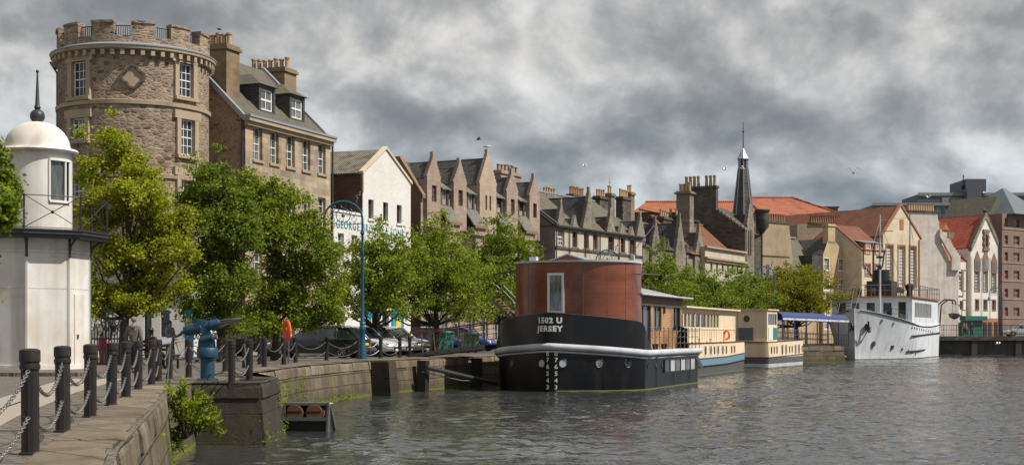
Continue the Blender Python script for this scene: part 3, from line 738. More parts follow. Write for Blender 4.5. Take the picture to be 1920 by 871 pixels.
railing('black iron railing along the top of the dark dock wall on the right', 39.6, 75, 167.6, .86, 1.3)

# ------------------------------------------------------------------ signal tower
def crenel(root, R, z0, z1, z2, mat):
    pass
def signal_tower():
    Y = 73.5; cx, cy = gp(251.5, Y+3).xy; R = 137/FP*(Y+3.1)
    root = thing('signal_tower', 'round rubble stone tower with battlements and quatrefoil', 'tower', (cx, cy, 0), 0)
    F = lambda py, rr=R: zat(py, cy-rr)
    zt = F(95); cor = F(90)
    # window list: photo column, top row, bottom row
    wins = [(148, 115, 181), (349, 119, 182), (352, 224, 291), (146, 221, 262), (352, 330, 385), (147, 330, 385)]
    ops = []
    for px, a, b in wins:
        k = (px-960)/FP; # ray-circle intersection (front)
        A = k*k+1; B = -2*(k*cx+cy); Cc = cx*cx+cy*cy-R*R; y = (-B-math.sqrt(max(0, B*B-4*A*Cc)))/(2*A); x = k*y
        ang = math.atan2(y-cy, x-cx); ops.append((ang, zat(b, y), zat(a, y)))
    SEG = 96; hw = .52/R
    zs = sorted({0.} | {zt} | {o[1] for o in ops} | {o[2] for o in ops})
    az = [2*math.pi*i/SEG-math.pi for i in range(SEG)]
    for o in ops: az = [a for a in az if abs(a-o[0]) > hw+.01]
    az = sorted(set(az) | {o[0]-hw for o in ops} | {o[0]+hw for o in ops})
    m = MB(); az2 = az+[az[0]+2*math.pi]
    for a, b in zip(az2, az2[1:]):
        for c, d in zip(zs, zs[1:]):
            mid = (a+b)/2; mz = (c+d)/2
            if any(abs(mid-o[0]) < hw and o[1] < mz < o[2] for o in ops): continue
            m.poly([(R*math.cos(q), R*math.sin(q), z) for q, z in ((a, c), (b, c), (b, d), (a, d))])
    for o in ops:
        for q in (o[0]-hw, o[0]+hw): m.poly([(r*math.cos(q), r*math.sin(q), z) for r, z in ((R, o[1]), (R-.35, o[1]), (R-.35, o[2]), (R, o[2]))])
        for z in (o[1], o[2]): m.poly([(r*math.cos(q), r*math.sin(q), z) for r, q in ((R, o[0]-hw), (R, o[0]+hw), (R-.35, o[0]+hw), (R-.35, o[0]-hw))])
    m.build('wall', 'tower', root)
    for o in ops:
        d = Vector((math.cos(o[0]), math.sin(o[0]), 0)); h = o[2]-o[1]
        M = Matrix.Translation(d*(R-.16)+Vector((0, 0, o[1]))) @ Matrix.Rotation(o[0]+math.pi/2, 4, 'Z')
        # dressed surround standing proud of the rubble
        wd = window(root, 0, 0, 1.0, h, M=M, nx=3, nz=4, sill=None, bar=.035)
        s = MB(); f = -.16-.05; s.box(-.78, -.5, f, .1, -.05, h+.05).box(.5, .78, f, .1, -.05, h+.05).box(-.95, .95, f-.01, .1, h+.0, h+.42).box(-.8, .8, f-.1, .1, -.2, -.02)
        sm = s.build('surround', 'sand_dressed', wd)
    def ring(z, r, h): return [(r-.25, z), (r, z), (r, z+h), (r-.25, z+h)]
    zb = F(190)
    MB().lathe([(R-.2, zb-.12), (R+.10, zb-.1), (R+.12, zb+.1), (R-.2, zb+.2)], seg=SEG).build('string_course', 'sand_dressed', root, True)
    zb = F(327); MB().lathe([(R-.2, zb-.12), (R+.10, zb-.1), (R+.12, zb+.1), (R-.2, zb+.2)], seg=SEG).build('string_course', 'sand_dressed', root, True)
    MB().lathe([(R-.1, zt-.02), (R+.36, zt+.10), (R+.38, zt+.24), (R+.1, zt+.28), (R-.4, zt+.3)], seg=SEG).build('cornice', 'sand_dressed', root, True)
    MB().lathe([(R+.30, zt+.242), (R+.41, zt+.245), (R+.42, zt+.30), (R+.03, zt+.46)], seg=SEG, cap=False).build('flashing', 'lead', root, True)
    c = MB()
    for i in range(52):
        q = 2*math.pi*i/52; M = Matrix.Rotation(q, 4, 'Z'); b = MB().box(R-.1, R+.3, -.1, .1, zt-.22, zt+.05); c.add(b, M)
    each(c, 'corbel', 'sand_dressed', root)
    # parapet and merlons
    z1 = F(66); z2 = F(42); Ro, Ri = R+.04, R-.42
    m = MB().lathe([(Ri, zt+.3), (Ri, z1), (Ro, z1), (Ro, zt+.3)], seg=SEG); m.f = m.f
    NM = 12; off = math.radians(-98.5)
    cap = MB(); rails = []
    for i in range(NM):
        a0 = off+2*math.pi*i/NM-.155; a1 = off+2*math.pi*i/NM+.155; st = 6
        for rin, rout, za, zb, tgt in ((Ri, Ro, z1-.01, z2, m), (Ri-.05, Ro+.06, z2, z2+.13, cap)):
            rings = []
            for k in range(st+1):
                q = a0+(a1-a0)*k/st; rings.append([(r*math.cos(q), r*math.sin(q), z) for r, z in ((rin, za), (rout, za), (rout, zb), (rin, zb))])
            tgt.loft(rings)
        rail = MB(); rails.append(rail); g0, g1 = a1, off+2*math.pi*(i+1)/NM-.155; Rr = (Ri+Ro)/2
        for k in range(7):
            q = g0+(g1-g0)*(k+.5)/7; rail.tube([(Rr*math.cos(q), Rr*math.sin(q), z1), (Rr*math.cos(q), Rr*math.sin(q), z2-.12)], .018, 4)
        rail.tube([(Rr*math.cos(q), Rr*math.sin(q), z2-.12) for q in [g0+(g1-g0)*k/5 for k in range(6)]], .025, 5)
    m.build('parapet', 'tower', root); each(cap, 'merlon_cap', 'sand_side', root); [q.build('railing', 'black', root) for q in rails]
    # quatrefoil panel
    q = math.atan2(-1, (249-251.5)/FP); k = (249-960)/FP
    A = k*k+1; B = -2*(k*cx+cy); Cc = cx*cx+cy*cy-R*R; y = (-B-math.sqrt(B*B-4*A*Cc))/(2*A); ang = math.atan2(y-cy, k*y-cx); zc = F(143)
    M = Matrix.Translation(Vector((math.cos(ang)*(R+.0), math.sin(ang)*(R+.0), zc))) @ Matrix.Rotation(ang+math.pi/2, 4, 'Z')
    def quat(r, o, n=10):
        pts = []
        for j in range(4):
            c0 = j*math.pi/2
            ph = math.pi/4+math.asin(min(1, o/(r*math.sqrt(2))))
            for i in range(n+1):
                t = c0-ph+2*ph*i/n; pts.append((o*math.cos(c0)+r*math.cos(t), o*math.sin(c0)+r*math.sin(t)))
        return pts
    outer = quat(.34, .30); inner = quat(.25, .27)
    b = MB()
    n = len(outer)
    for lst, y0 in ((outer, -.12),): pass
    r1 = [(x, .05, z) for x, z in outer]; r2 = [(x, -.12, z) for x, z in outer]; r3 = [(x, -.12, z) for x, z in inner]; r4 = [(x, .02, z) for x, z in inner]
    b.loft([r1, r2, r3, r4], cap=False); fr = b.xf(M).build('quatrefoil', 'dark_stone', root)
    MB().xz(inner, -.01, .08).xf(M).build('panel', 'sand_dressed', fr)
    # rain pipe on the left flank
    qa = math.radians(184); pipe(root, [(math.cos(qa)*(R+.5), math.sin(qa)*(R+.3), zt+.1), (math.cos(qa)*(R+.12), math.sin(qa)*(R+.12), zt-.5), (math.cos(qa)*(R+.12), math.sin(qa)*(R+.12), .2)], .06)
    MB().lathe([(0, 0), (R-.4, 0)], seg=32, z0=zt+.35).build('roof', 'lead', root)
signal_tower()

# ------------------------------------------------------------------ Georgian tenement with the two dormers
def georgian():
    f = Frame(460, 78.4, 2008)
    root = thing('tenement', 'tall golden sandstone tenement with two slated dormers beside the round tower', 'tenement', f.loc, f.rz)
    L = f.x(620); D = 9.5; ze = f.z(460, 222); zr = ze+4.6
    xs = [f.x(p) for p in (483.5, 514.5, 545, 574.5, 603.5)]
    rows = [(f.z(483, 300), f.z(483, 238)), (f.z(574, 381), f.z(574, 357)-.0)]
    h1 = f.z(483.5, 238)-f.z(483.5, 300); z1 = f.z(483.5, 300); z2 = z1-3.15-.15; z3 = z2-3.3; z4 = .9
    holes = []
    for x in xs:
        for z in (z1, z2, z3, z4): holes.append(hole(x, z, .95, h1))
    m = MB(); wall_front(m, 0, L, 0, ze, holes, 0, .2); m.build('front_wall', 'sand_ashlar', root)
    m = MB(); ym = D/2
    m.poly([(0, 0, 0), (0, 0, ze), (0, ym, zr), (0, D, ze), (0, D, 0)]); m.poly([(L, 0, 0), (L, D, 0), (L, D, ze), (L, ym, zr), (L, 0, ze)]); m.poly([(0, D, 0), (0, D, ze), (L, D, ze), (L, D, 0)])
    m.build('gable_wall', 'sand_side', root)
    for z in (z1, z2, z3, z4):
        for x in xs: window(root, x, z, .95, h1, .2, 2, 4, sill='sand_dressed')
    m = MB(); roof_along(m, .0, L, 0, D, ze+.05, zr, .1, .1); m.build('roof', 'slate_green', root)
    MB().box(-.12, L+.12, -.36, .05, ze-.12, ze+.1).box(-.06, L+.06, -.2, 0, ze-.34, ze-.12).build('cornice', 'sand_dressed', root)
    MB().box(-.14, L+.14, -.42, -.02, ze+.1, ze+.22).build('gutter', 'lead', root)
    m = MB(); k = (zr-ze)/ym
    for x in (-.14, L-.10): m.slab([(x, -.15, ze+.2-.15*k), (x+.26, -.15, ze+.2-.15*k), (x+.26, ym, zr+.22), (x, ym, zr+.22)], .25)
    each(m, 'skew', 'lead', root)
    # dormers
    for px, pb, pt, w in ((501, 208, 168, 1.35), (557.5, 223, 186, 1.35)):
        b = .9; x = f.x(px, b); zb = f.z(px, pb, b); zt_ = f.z(px, pt, b); h = zt_-zb
        d = MB(); wall_front(d, x-w/2-.22, x+w/2+.22, zb-.3, zt_+.2, [(x-w/2, x+w/2, zb, zt_)], b, .12)
        for s in (-1, 1):
            xx = x+s*(w/2+.22); yb = ym-.2
            d.poly([(xx, b, zb-.3), (xx, b, zt_+.2), (xx, yb, zt_+.2), (xx, yb, zb+1.)])
        do = d.build('dormer', 'slate', root)
        window(do, x, zb, w, h, b+.1, 2, 2, fr=.1, bar=.06)
        r = MB(); zz = zt_+.2; hw = w/2+.4
        r.loft([[(x-hw, b-.18, zz), (x+hw, b-.18, zz), (x+hw, ym, zz), (x-hw, ym, zz)], [(x-.05, b+1.0, zz+.75), (x+.05, b+1.0, zz+.75), (x+.05, ym, zz+.75), (x-.05, ym, zz+.75)]])
        r.build('dormer_roof', 'slate_green', do)
    # chimneys
    xc0 = f.x(441, 2.6); chimney(root, .95, 2.7, f.z(440, 225, 2.7), f.z(442, 112, 2.7), 1.35, 2.6, 7, ph=.75, pr=.17)
    yb = 6.3; xa = f.x(507, yb); chimney(root, xa, yb, ze+2, f.z(507, 140, yb), 1.5, 3.0, 7, ph=.75, pr=.17)
    pipe(root, [(-.08, .15, ze), (-.08, .15, .2)], .07); pipe(root, [(L+.05, -.1, ze), (L+.05, -.1, .2)], .07)
    pipe(root, [(-.1, 3.6, ze+3.1), (-.1, 3.6, .2)], .07)
    # aerial
    MB().tube([(.4, 3.9, f.z(442, 112, 2.7)+.4), (.4, 3.9, f.z(442, 112, 2.7)+1.25)], .02, 4).tube([(.4, 3.9, f.z(442, 112, 2.7)+1.15), (1.7, 3.9, f.z(442, 112, 2.7)+1.15)], .02, 4).build('aerial', 'galv', root)
    # ground-floor shopfront
    return f
FG = georgian()
# ------------------------------------------------------------------ white warehouse with lettering
def warehouse():
    f = Frame(680, 91.7, 2008)
    root = thing('warehouse', 'white painted brick warehouse gable with three narrow windows and brown side wall', 'warehouse', f.loc, f.rz)
    L = f.x(770); xa = f.x(723); D = 14.; ze = f.z(680, 322); za = f.z(723, 280)
    xs = [f.x(p) for p in (695.5, 723, 748.5)]; wz = f.z(696, 410); wh = f.z(696, 374)-wz
    holes = [hole(x, wz, .75, wh) for x in xs]+[hole(x, wz-3.5, .75, wh) for x in xs]+[hole(x, 1.0, 1.0, 1.6) for x in xs]
    m = MB(); wall_front(m, 0, L, 0, ze-.05, holes, 0, .2); m.poly([(0, 0, ze-.05), (L, 0, ze-.05), (xa, 0, za)])
    m.build('front_wall', 'white_brick', root)
    m = MB().poly([(0, 0, 0), (0, 0, ze), (0, D, ze), (0, D, 0)]).poly([(L, 0, 0), (L, D, 0), (L, D, ze), (L, 0, ze)]).poly([(0, D, 0), (0, D, ze), (xa, D, za), (L, D, ze), (L, D, 0)])
    m.build('side_wall', 'red_brick', root)
    for x in xs:
        window(root, x, wz, .75, wh, .2, 1, 3, mat='gutter', sill='white'); window(root, x, wz-3.5, .75, wh, .2, 1, 3, mat='gutter', sill='white'); window(root, x, 1., 1., 1.6, .2, 2, 2, mat='gutter', sill='white')
    m = MB().slab([(-.12, .1, ze-.05), (-.12, D, ze-.05), (xa, D, za+.02), (xa, .1, za+.02)], .1).slab([(L+.12, .1, ze-.05), (L+.12, D, ze-.05), (xa, D, za+.02), (xa, .1, za+.02)], .1)
    m.build('roof', 'corr', root)
    sk = MB(); t = .18
    for xe in (-.12, L+.12): sk.extr([(xe, -.1, ze-.12), (xe, .22, ze-.12), (xa, .22, za+.03), (xa, -.1, za+.03)], (0, 0, t))
    each(sk, 'skew', 'cream_r', root)
    MB().box(-.08, .08, -.03, .12, ze-1.3, ze).build('corner_post', 'brown_sur', root)
    # low front range with the painted name
    zl = f.z(640, 398); x0 = f.x(622); 
    m = MB(); xs2 = [x0+1.2, x0+3.0]; hs = [hole(x, zl-3.1, .8, 1.8) for x in xs2]+[hole(x0+1.2, .9, 1., 1.7)]
    wall_front(m, x0, -.01, 0, zl, hs, 0.01, .2); m.poly([(x0, .01, zl), (0, .01, zl), (0, .5, zl), (x0, .5, zl)]); lo = m.build('front_range', 'white_brick', root)
    for x in xs2: window(root, x, zl-3.1, .8, 1.8, .2, 2, 4, mat='white')
    window(root, x0+1.2, .9, 1., 1.7, .2, 2, 2)
    MB().box(x0, 0, -.06, .5, zl, zl+.14).build('coping', 'white', root)
    tx = textmesh('GEORGE BROWN & SONS', .70, .004, .012, 1.22)
    zc = f.z(640, 421); xc = (x0+.2+L-.6)/2
    M = Matrix.Translation((xc-.1, -.008, zc)) @ Matrix.Rotation(math.pi/2, 4, 'X')
    tx.xf(M).build('painted_lettering', 'lettering_teal', root)
    # small white notice and turquoise doors with yellow posters
    MB().box(f.x(634), f.x(644), -.06, -.01, f.z(640, 604), f.z(640, 590)).build('notice_board', 'white', root)
    for px in (697, 744):
        x = f.x(px); d = MB().box(x-.75, x+.75, -.08, .0, .12, 3.0).box(x-.85, x-.75, -.12, 0, .12, 3.1).box(x+.75, x+.85, -.12, 0, .12, 3.1).build('door', 'bluedoor', root)
        MB().box(x-.32, x+.38, -.12, -.085, 1.0, 2.2).build('poster', 'yellowp', d)
    return f
FW = warehouse()
# ------------------------------------------------------------------ pink block of gabled flats
def pink():
    f = Frame(789, 100.5, 2415)
    root = thing('flats', 'pink stone flats with five crow stepped gables and dark dormers between them', 'flats', f.loc, f.rz)
    L = f.x(1003); D = 11.; ze = f.z(789, 366); zt = ze+2.55
    # end wall and shell
    m = MB()
    for x in (0, L): m.poly([(x, 0, 0), (x, 0, ze), (x, 1.75, zt), (x, D-1.7, zt), (x, D, ze), (x, D, 0)])
    m.poly([(0, D, 0), (0, D, ze), (L, D, ze), (L, D, 0)]); m.build('end_wall', 'brown_sur', root)
    MB().extr([(-.14, -.25, ze-.2), (-.14, 1.75, zt+.12), (-.14, 1.75, zt+.34), (-.14, -.25, ze+.05)], (.4, 0, 0)).extr([(-.14, 1.7, zt), (-.14, D-1.7, zt), (-.14, D-1.7, zt+.3), (-.14, 1.7, zt+.3)], (.4, 0, 0)).build('skew', 'brown_sur', root)
    r = MB().slab([(.27, 0, ze), (L, 0, ze), (L, 1.75, zt), (.27, 1.75, zt)], .1).box(.27, L, 1.76, D-1.7, zt-.1, zt).build('roof', 'slate', root)
    gc = [(806.5, 25, 7, 295, .0), (856, 24, 7, 306, 0), (908.5, 31, 9, 289, .06), (954, 21, 7, 325, 0), (996, 19, 7, 334, 0)]
    zsk = ze-1.1; xs = []; bays = []
    holes = []; gw = []
    for px, pw, n, pt, pr in gc:
        x = f.x(px); w = f.x(px+pw/2)-f.x(px-pw/2); xs.append((x, w)); za = f.z(px, pt); bays.append((x, w, n, za))
    # main wall with window openings on the lower floors
    lw = []
    for i, (x, w, n, za) in enumerate(bays):
        zw = f.z(gc[i][0], 378 if i == 0 else 0) if False else ze-.55
        for z in (ze-4.6, 3.6): lw.append((x, z, 1.0, 1.5))
        lw.append((x, .6, 1.1, 2.0))
    for (a, wa), (b, wb) in zip(xs, xs[1:]):
        for z in (ze-4.6, 3.6): lw.append(((a+b)/2, z, 1.0, 1.5))
        lw.append(((a+b)/2, .6, 1.1, 2.0))
    m = MB(); wall_front(m, 0, L, 0, ze, [hole(*q) for q in lw], 0, .2); m.build('front_wall', 'pink', root)
    for q in lw: window(root, q[0], q[1], q[2], q[3], .2, 2, 3, mat='white', glass='glass')
    for i, (x, w, n, za) in enumerate(bays):
        big = i == 2; zs = za-(.21 if not big else .26)*n; pale = big
        y0 = -.32; m = MB()
        wz = [f.z(806.5, 378), f.z(856, 386), 0, f.z(954, 401), f.z(996, 408)][i] if not big else f.z(908.5, 394)
        wh = 1.15
        if big: hs = [(x-.42, x-.16, wz, wz+1.1), (x+.2, x+.46, wz, wz+1.1)]
        else: hs = [hole(x+.05, wz, .62, wh)]
        wall_front(m, x-w/2, x+w/2, ze-2.2, zs, hs, y0, .15)
        for s in (-1, 1): m.poly([(x+s*w/2, y0, ze-2.2), (x+s*w/2, y0, zs), (x+s*w/2, 1., zs), (x+s*w/2, 1., ze-.2), (x+s*w/2, .0, ze-.2), (x+s*w/2, .0, ze-2.2)])
        crowstep(m, x, w, zs, za, .28, y0, n)
        m.box(x-.12, x+.12, y0+.02, y0+.26, za, za+.38)
        gb = m.build('gable', 'pink_pale' if pale else 'pink', root)
        for a, b, c, d in hs: window(gb, (a+b)/2, c, b-a, d-c, y0+.12, 1 if big else 2, 3, mat='red_paint', bar=.03, fr=.05, sill='brown_sur')
        rr = MB(); yb = 4.2; zr = za-.28
        for s in (-1, 1): rr.slab([(x+s*(w/2+.05), y0+.28, zs-.1), (x+s*(w/2+.05), yb, zs-.1), (x, yb, zr), (x, y0+.28, zr)], .08)
        rr.build('gable_roof', 'slate', gb)
    for k, ((a, wa), (b, wb)) in enumerate(zip(xs, xs[1:])):
        x0, x1 = a+wa/2+.02, b-wb/2-.02; xc = (x0+x1)/2; dw = .95; px = [831, 880, 931, 975][k]
        zb = f.z(px, [383, 391, 397, 403][k], -.1); xw = f.x(px, -.1); zt_ = zb+1.12
        d = MB(); wall_front(d, xc-dw/2-.1, xc+dw/2+.1, zb-.3, zt_+.1, [hole(xc, zb, .72, 1.12)], -.1, .12)
        for s in (-1, 1): d.poly([(xc+s*(dw/2+.1), -.1, zb-.3), (xc+s*(dw/2+.1), -.1, zt_+.1), (xc+s*(dw/2+.1), 2.5, zt_+.1), (xc+s*(dw/2+.1), 2.5, zb-.3)])
        do = d.build('dormer', 'slate' , root)
        window(do, xc, zb, .72, 1.12, .02, 3, 3, mat='red_paint' if k >= 2 else 'white', bar=.03, fr=.05)
        MB().slab([(xc-dw/2-.16, -.25, zt_+.05), (xc+dw/2+.16, -.25, zt_+.05), (xc+dw/2+.16, 1.7, zt_+1.3), (xc-dw/2-.16, 1.7, zt_+1.3)], .09).box(xc-dw/2-.16, xc+dw/2+.16, -.3, -.24, zt_-.05, zt_+.06).build('dormer_roof', 'slate_l', do)
        sk = MB(); sk.slab([(x0, -.1, zb-.05), (x1, -.1, zb-.05), (x1+.1, -.95, zb-1.3), (x0+.1, -.95, zb-1.3)], .1); so = sk.build('skirt_roof', 'slate_l', root)
        MB().box(x0+.1, x1+.1, -1.02, -.94, zb-1.5, zb-1.28).build('gutter', 'brown_sur', so)
        bay = MB(); bay.box(x0+.15, x1, -.85, -.003, zb-2.0, zb-1.44)
        bay.build('bay', 'pink', root)
    pipe(root, [(L-.1, -.3, ze-1.6), (L-.1, -.3, .2)], .06)
    # chimney row behind
    chimney(root, f.x(951, 5), 5., zt-1, f.z(951, 329, 5), 3.6, .8, 6, 'pink', 'pot_r', .6, .15)
    return f, L
FPK, _L = pink()
# small left infill skirt by the warehouse
# ------------------------------------------------------------------ grey tenement with wallhead gables
def tenement():
    f = Frame(1041, 118, 2500)
    root = thing('tenement', 'long grey harled tenement with small crow stepped wallhead gables and many chimney pots', 'tenement', f.loc, f.rz)
    L = f.x(1204); D = 10.; ze = f.z(1050, 423); zr = f.z(1100, 375, D/2)
    m = MB(); wins = []
    wx = [(1052, 2), (1078, 1), (1099.5, 1), (1116.5, 1), (1146, 2), (1168, 1), (1187, 2)]
    zw = f.z(1052, 460); wh = f.z(1052, 427)-zw
    for px, n in wx:
        x = f.x(px)
        w = .95 if n == 1 else 1.25
        for z, h in ((zw, wh), (zw-3.3, 1.7), (zw-6.4, 1.7)): wins.append((x, z, w, h, n))
    wall_front(m, 0, L, 0, ze, [hole(*q[:4]) for q in wins], 0, .2)
    m.build('front_wall', 'harl', root)
    m = MB().poly([(0, 0, 0), (0, 0, ze), (0, D/2, zr), (0, D, ze), (0, D, 0)]).poly([(L, 0, 0), (L, D, 0), (L, D, ze), (L, D/2, zr), (L, 0, ze)]).poly([(0, D, 0), (0, D, ze), (L, D, ze), (L, D, 0)])
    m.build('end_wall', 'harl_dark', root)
    for x, z, w, h, n in wins:
        window(root, x, z, w, h, .2, 2 if n == 1 else 4, 4, mat='red_paint' if random.random() < .6 else 'white', bar=.05, sill='grey_stone')
    m = MB(); roof_along(m, -.05, L+.1, 0, D, ze, zr, .2, .1); m.build('roof', 'slate_green', root)
    MB().box(-.1, .15, -.1, D/2, ze, ze+.01).box(-.02, L, -.1, .02, zw-.3, zw-.12).build('string_course', 'dark_stone', root)
    MB().box(-.05, L, -.32, -.2, ze-.12, ze+.02).build('gutter', 'gutter', root)
    MB().box(-.05, L, D/2-.12, D/2+.12, zr-.02, zr+.1).build('ridge', 'lead', root)
    mm = MB(); k = (zr-ze)/(D/2)
    mm.extr([(-.12, -.25, ze-.05), (-.12, D/2, zr+.1), (-.12, D/2, zr+.28), (-.12, -.25, ze+.15)], (.3, 0, 0)); mm.build('skew', 'dark_stone', root)
    for px, pw, pt, steps in ((1052, 17, 384, 7), (1078, 13, 402, 0), (1105, 27, 361, 11), (1145, 17, 399, 7), (1166, 13, 417, 0), (1185, 12, 424, 0), (1201, 17, 407, 7)):
        x = f.x(px); w = f.x(px+pw/2)-f.x(px-pw/2); za = f.z(px, pt)
        g = MB(); z0 = ze-.35
        if steps: crowstep(g, x, w, z0, za, .3, -.06, steps); g.box(x-.13, x+.13, -.03, .2, za, za+.5)
        else: g.xz([(x-w/2, z0), (x+w/2, z0), (x, za)], -.06, .24)
        go = g.build('gable', 'grey_stone' if steps else 'harl_dark', root)
        zz = za-.3; yb = min(D/2-.1, (zz-ze)/k+.2)
        rr = MB()
        for s in (-1, 1): rr.poly([(x+s*w/2, .24, z0+.1), (x+s*w/2, .3, z0+.1), (x, max(.5, yb), zz), (x, .24, zz)])
        rr2 = MB()
        for s in (-1, 1): rr2.slab([(x+s*w/2, .241, z0+.12), (x+s*w/2, max(.6, yb*.1), z0+.12), (x, max(.7, yb), zz), (x, .241, zz)], .05)
        rr2.build('gable_roof', 'slate', go)
    for px in (1040, 1065, 1095, 1122, 1158, 1178): x = f.x(px+1); pipe(root, [(x, -.12, ze-.1), (x, -.12, .2)], .055)
    # chimneys along the ridge
    for px, w, pt, pots, b, mt, pm in ((1030, 2.3, 373, 5, 5, 'grey_stone', 'pot'), (1081, 2.9, 371, 8, 7.5, 'dark_stone', 'pot_r'), (1126, 1.8, 374, 4, 5, 'dark_stone', 'pot'), (1143, .8, 368, 2, 5.4, 'grey_stone', 'pot'), (1169, 1.9, 375, 5, 5, 'dark_stone', 'pot'), (1180, .9, 366, 2, 5.4, 'chimney', 'pot')):
        chimney(root, f.x(px, b), b, ze+1., f.z(px, pt, b), w, .75, pots, mt, pm, .72, .14)
    x = f.x(1143, 5.4); z = f.z(1143, 355, 5.4)
    MB().tube([(x, 5.4, z-.6), (x, 5.4, z+1.1)], .02, 4).tube([(x-.3, 5.4, z+.7), (x+.3, 5.4, z+.7)], .02, 4).build('aerial', 'galv', root)
    # flag on a pole
    xf = f.x(1190); fr = MB().tube([(xf, -.05, ze-1.2), (xf-.1, -2.0, ze+.9)], .035, 6).build('flag_pole', 'white', root)
    rows = [[(xf-.1+.05*i+.1*math.sin(i*1.3+j*.4), -2.0+.09*j+ .1*i, ze+.85-.16*i-.03*j*j) for j in range(7)] for i in range(7)]
    MB().grid(rows).build('flag', 'jeans', fr)
    return f
FT = tenement()
# ------------------------------------------------------------------ crow-stepped house row beyond
def crow_row():
    f = Frame(1205, 134, 2384)
    root = thing('row_house', 'dark stone row house with three crow stepped gables beyond the grey tenement', 'house', f.loc, f.rz)
    L = f.x(1322); D = 9.; ze = f.z(1226, 462); zr = ze+3.1
    wins = []
    for px in (1226, 1246, 1262, 1272, 1285, 1308.5): wins += [(f.x(px), ze-2.1, .8, 1.5), (f.x(px), ze-5.2, .8, 1.5)]
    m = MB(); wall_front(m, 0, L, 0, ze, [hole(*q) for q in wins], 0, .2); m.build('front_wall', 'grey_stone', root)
    for q in wins: window(root, *q, .2, 2, 4, bar=.05)
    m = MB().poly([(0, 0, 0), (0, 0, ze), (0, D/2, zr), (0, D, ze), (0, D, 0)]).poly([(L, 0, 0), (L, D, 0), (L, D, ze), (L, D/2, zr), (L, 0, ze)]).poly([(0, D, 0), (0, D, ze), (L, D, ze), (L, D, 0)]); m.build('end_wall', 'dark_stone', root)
    m = MB(); roof_along(m, 0, L, 0, D, ze, zr, .2, .1); m.build('roof', 'slate', root)
    for px, pw, pt, n in ((1226, 17, 416, 7), (1272, 18, 410, 9), (1308.5, 18, 428, 8)):
        x = f.x(px); w = f.x(px+pw/2)-f.x(px-pw/2); za = f.z(px, pt)
        g = MB(); crowstep(g, x, w, ze-.6, za, .35, -.25, n, zb=ze-3.2); g.box(x-.14, x+.14, -.2, .08, za, za+.55); go = g.build('gable', 'grey_stone', root)
        window(go, x, ze-.1, .5, 1.0, -.27, 1, 2, mat='dark_stone')
        rr = MB()
        for s in (-1, 1): rr.slab([(x+s*w/2, .1, ze-.5), (x+s*w/2, 4., ze-.5), (x, 4., za-.4), (x, .1, za-.4)], .06)
        rr.build('gable_roof', 'slate', go)
    for px, pt in ((1243, 443), (1252, 446), (1287, 458), (1296, 462)):
        x = f.x(px); za = f.z(px, pt); g = MB().xz([(x-.42, ze-.2), (x+.42, ze-.2), (x, za)], -.1, .15); g.slab([(x-.42, .15, ze-.1), (x-.42, 1.6, ze), (x, 2.4, za), (x, .15, za)], .05).slab([(x+.42, .15, ze-.1), (x+.42, 1.6, ze), (x, 2.4, za), (x, .15, za)], .05)
        g.build('dormer', 'dark_stone', root)
    chimney(root, f.x(1245, 3.5), 3.5, ze+1, f.z(1245, 412, 3.5), 2.2, .8, 4, 'dark_stone', 'pot', .7, .15)
    chimney(root, f.x(1263, 3.2), 3.2, ze+1, f.z(1263, 409, 3.2), .8, 1.1, 2, 'dark_stone', 'pot', .7, .15)
    # gambrel skylight in white lead
    return f
crow_row()
# ------------------------------------------------------------------ low classical range with brown pantiled roof
def classical():
    f = Frame(1322, 146.5, 2384)
    root = thing('hall', 'low classical sandstone hall with moulded parapet and small arched windows under a pantiled roof', 'hall', f.loc, f.rz)
    L = f.x(1397); D = 9.; zp = f.z(1325, 462)
    pxs = (1334, 1344.5, 1355, 1365, 1374, 1383, 1391)
    wz = f.z(1334, 507); wh = 1.15
    hs = [hole(f.x(p), wz, .55, wh) for p in pxs]+[hole(f.x(p), wz-3.6, .9, 1.9) for p in pxs[::2]]
    m = MB(); wall_front(m, 0, L, 0, zp, hs, 0, .2)
    m.poly([(0, 0, 0), (0, 0, zp), (0, D, zp), (0, D, 0)]); m.poly([(0, .4, zp), (L, .4, zp), (L, 0, zp), (0, 0, zp)]); m.poly([(0, .4, zp), (L, .4, zp), (L, .4, zp-1.5), (0, .4, zp-1.5)]); m.poly([(L, 0, 0), (L, D, 0), (L, D, zp), (L, 0, zp)])
    m.build('front_wall', 'harl', root)
    for p in pxs:
        w = window(root, f.x(p), wz, .55, wh, .2, 1, 2, mat='dark_stone', bar=.04)
        MB().lathe([(.28, -.22), (.42, -.22), (.42, -.15), (.28, -.15)], seg=12, a0=0, a1=math.pi).xf(Matrix.Translation((0, 0, wh)) @ Matrix.Rotation(math.pi/2, 4, 'X')).build('arch', 'dark_stone', w)
    for p in pxs[::2]: window(root, f.x(p), wz-3.6, .9, 1.9, .2, 2, 4)
    MB().box(-.15, L, -.28, 0, zp-.12, zp+.08).box(-.2, L, -.36, 0, zp-1.25, zp-1.05).box(-.1, L, -.2, 0, zp-1.5, zp-1.25).build('cornice', 'sand_dressed', root)
    m = MB(); zr = f.z(1330, 425, 5.)
    roof_along(m, -2.6, L, .4, 9.6, zp-.9, zr, 0, .12); m.build('roof', 'pantile_d', root)
    m = MB().yz([(.5, zp-.9), (9.6, zp-.9), (5., zr-.12)], -2.45, -2.2); m.build('gable_wall', 'dark_stone', root)
    MB().box(-2.6, L, 4.86, 5.14, zr-.03, zr+.09).build('ridge', 'terracotta', root)
classical()
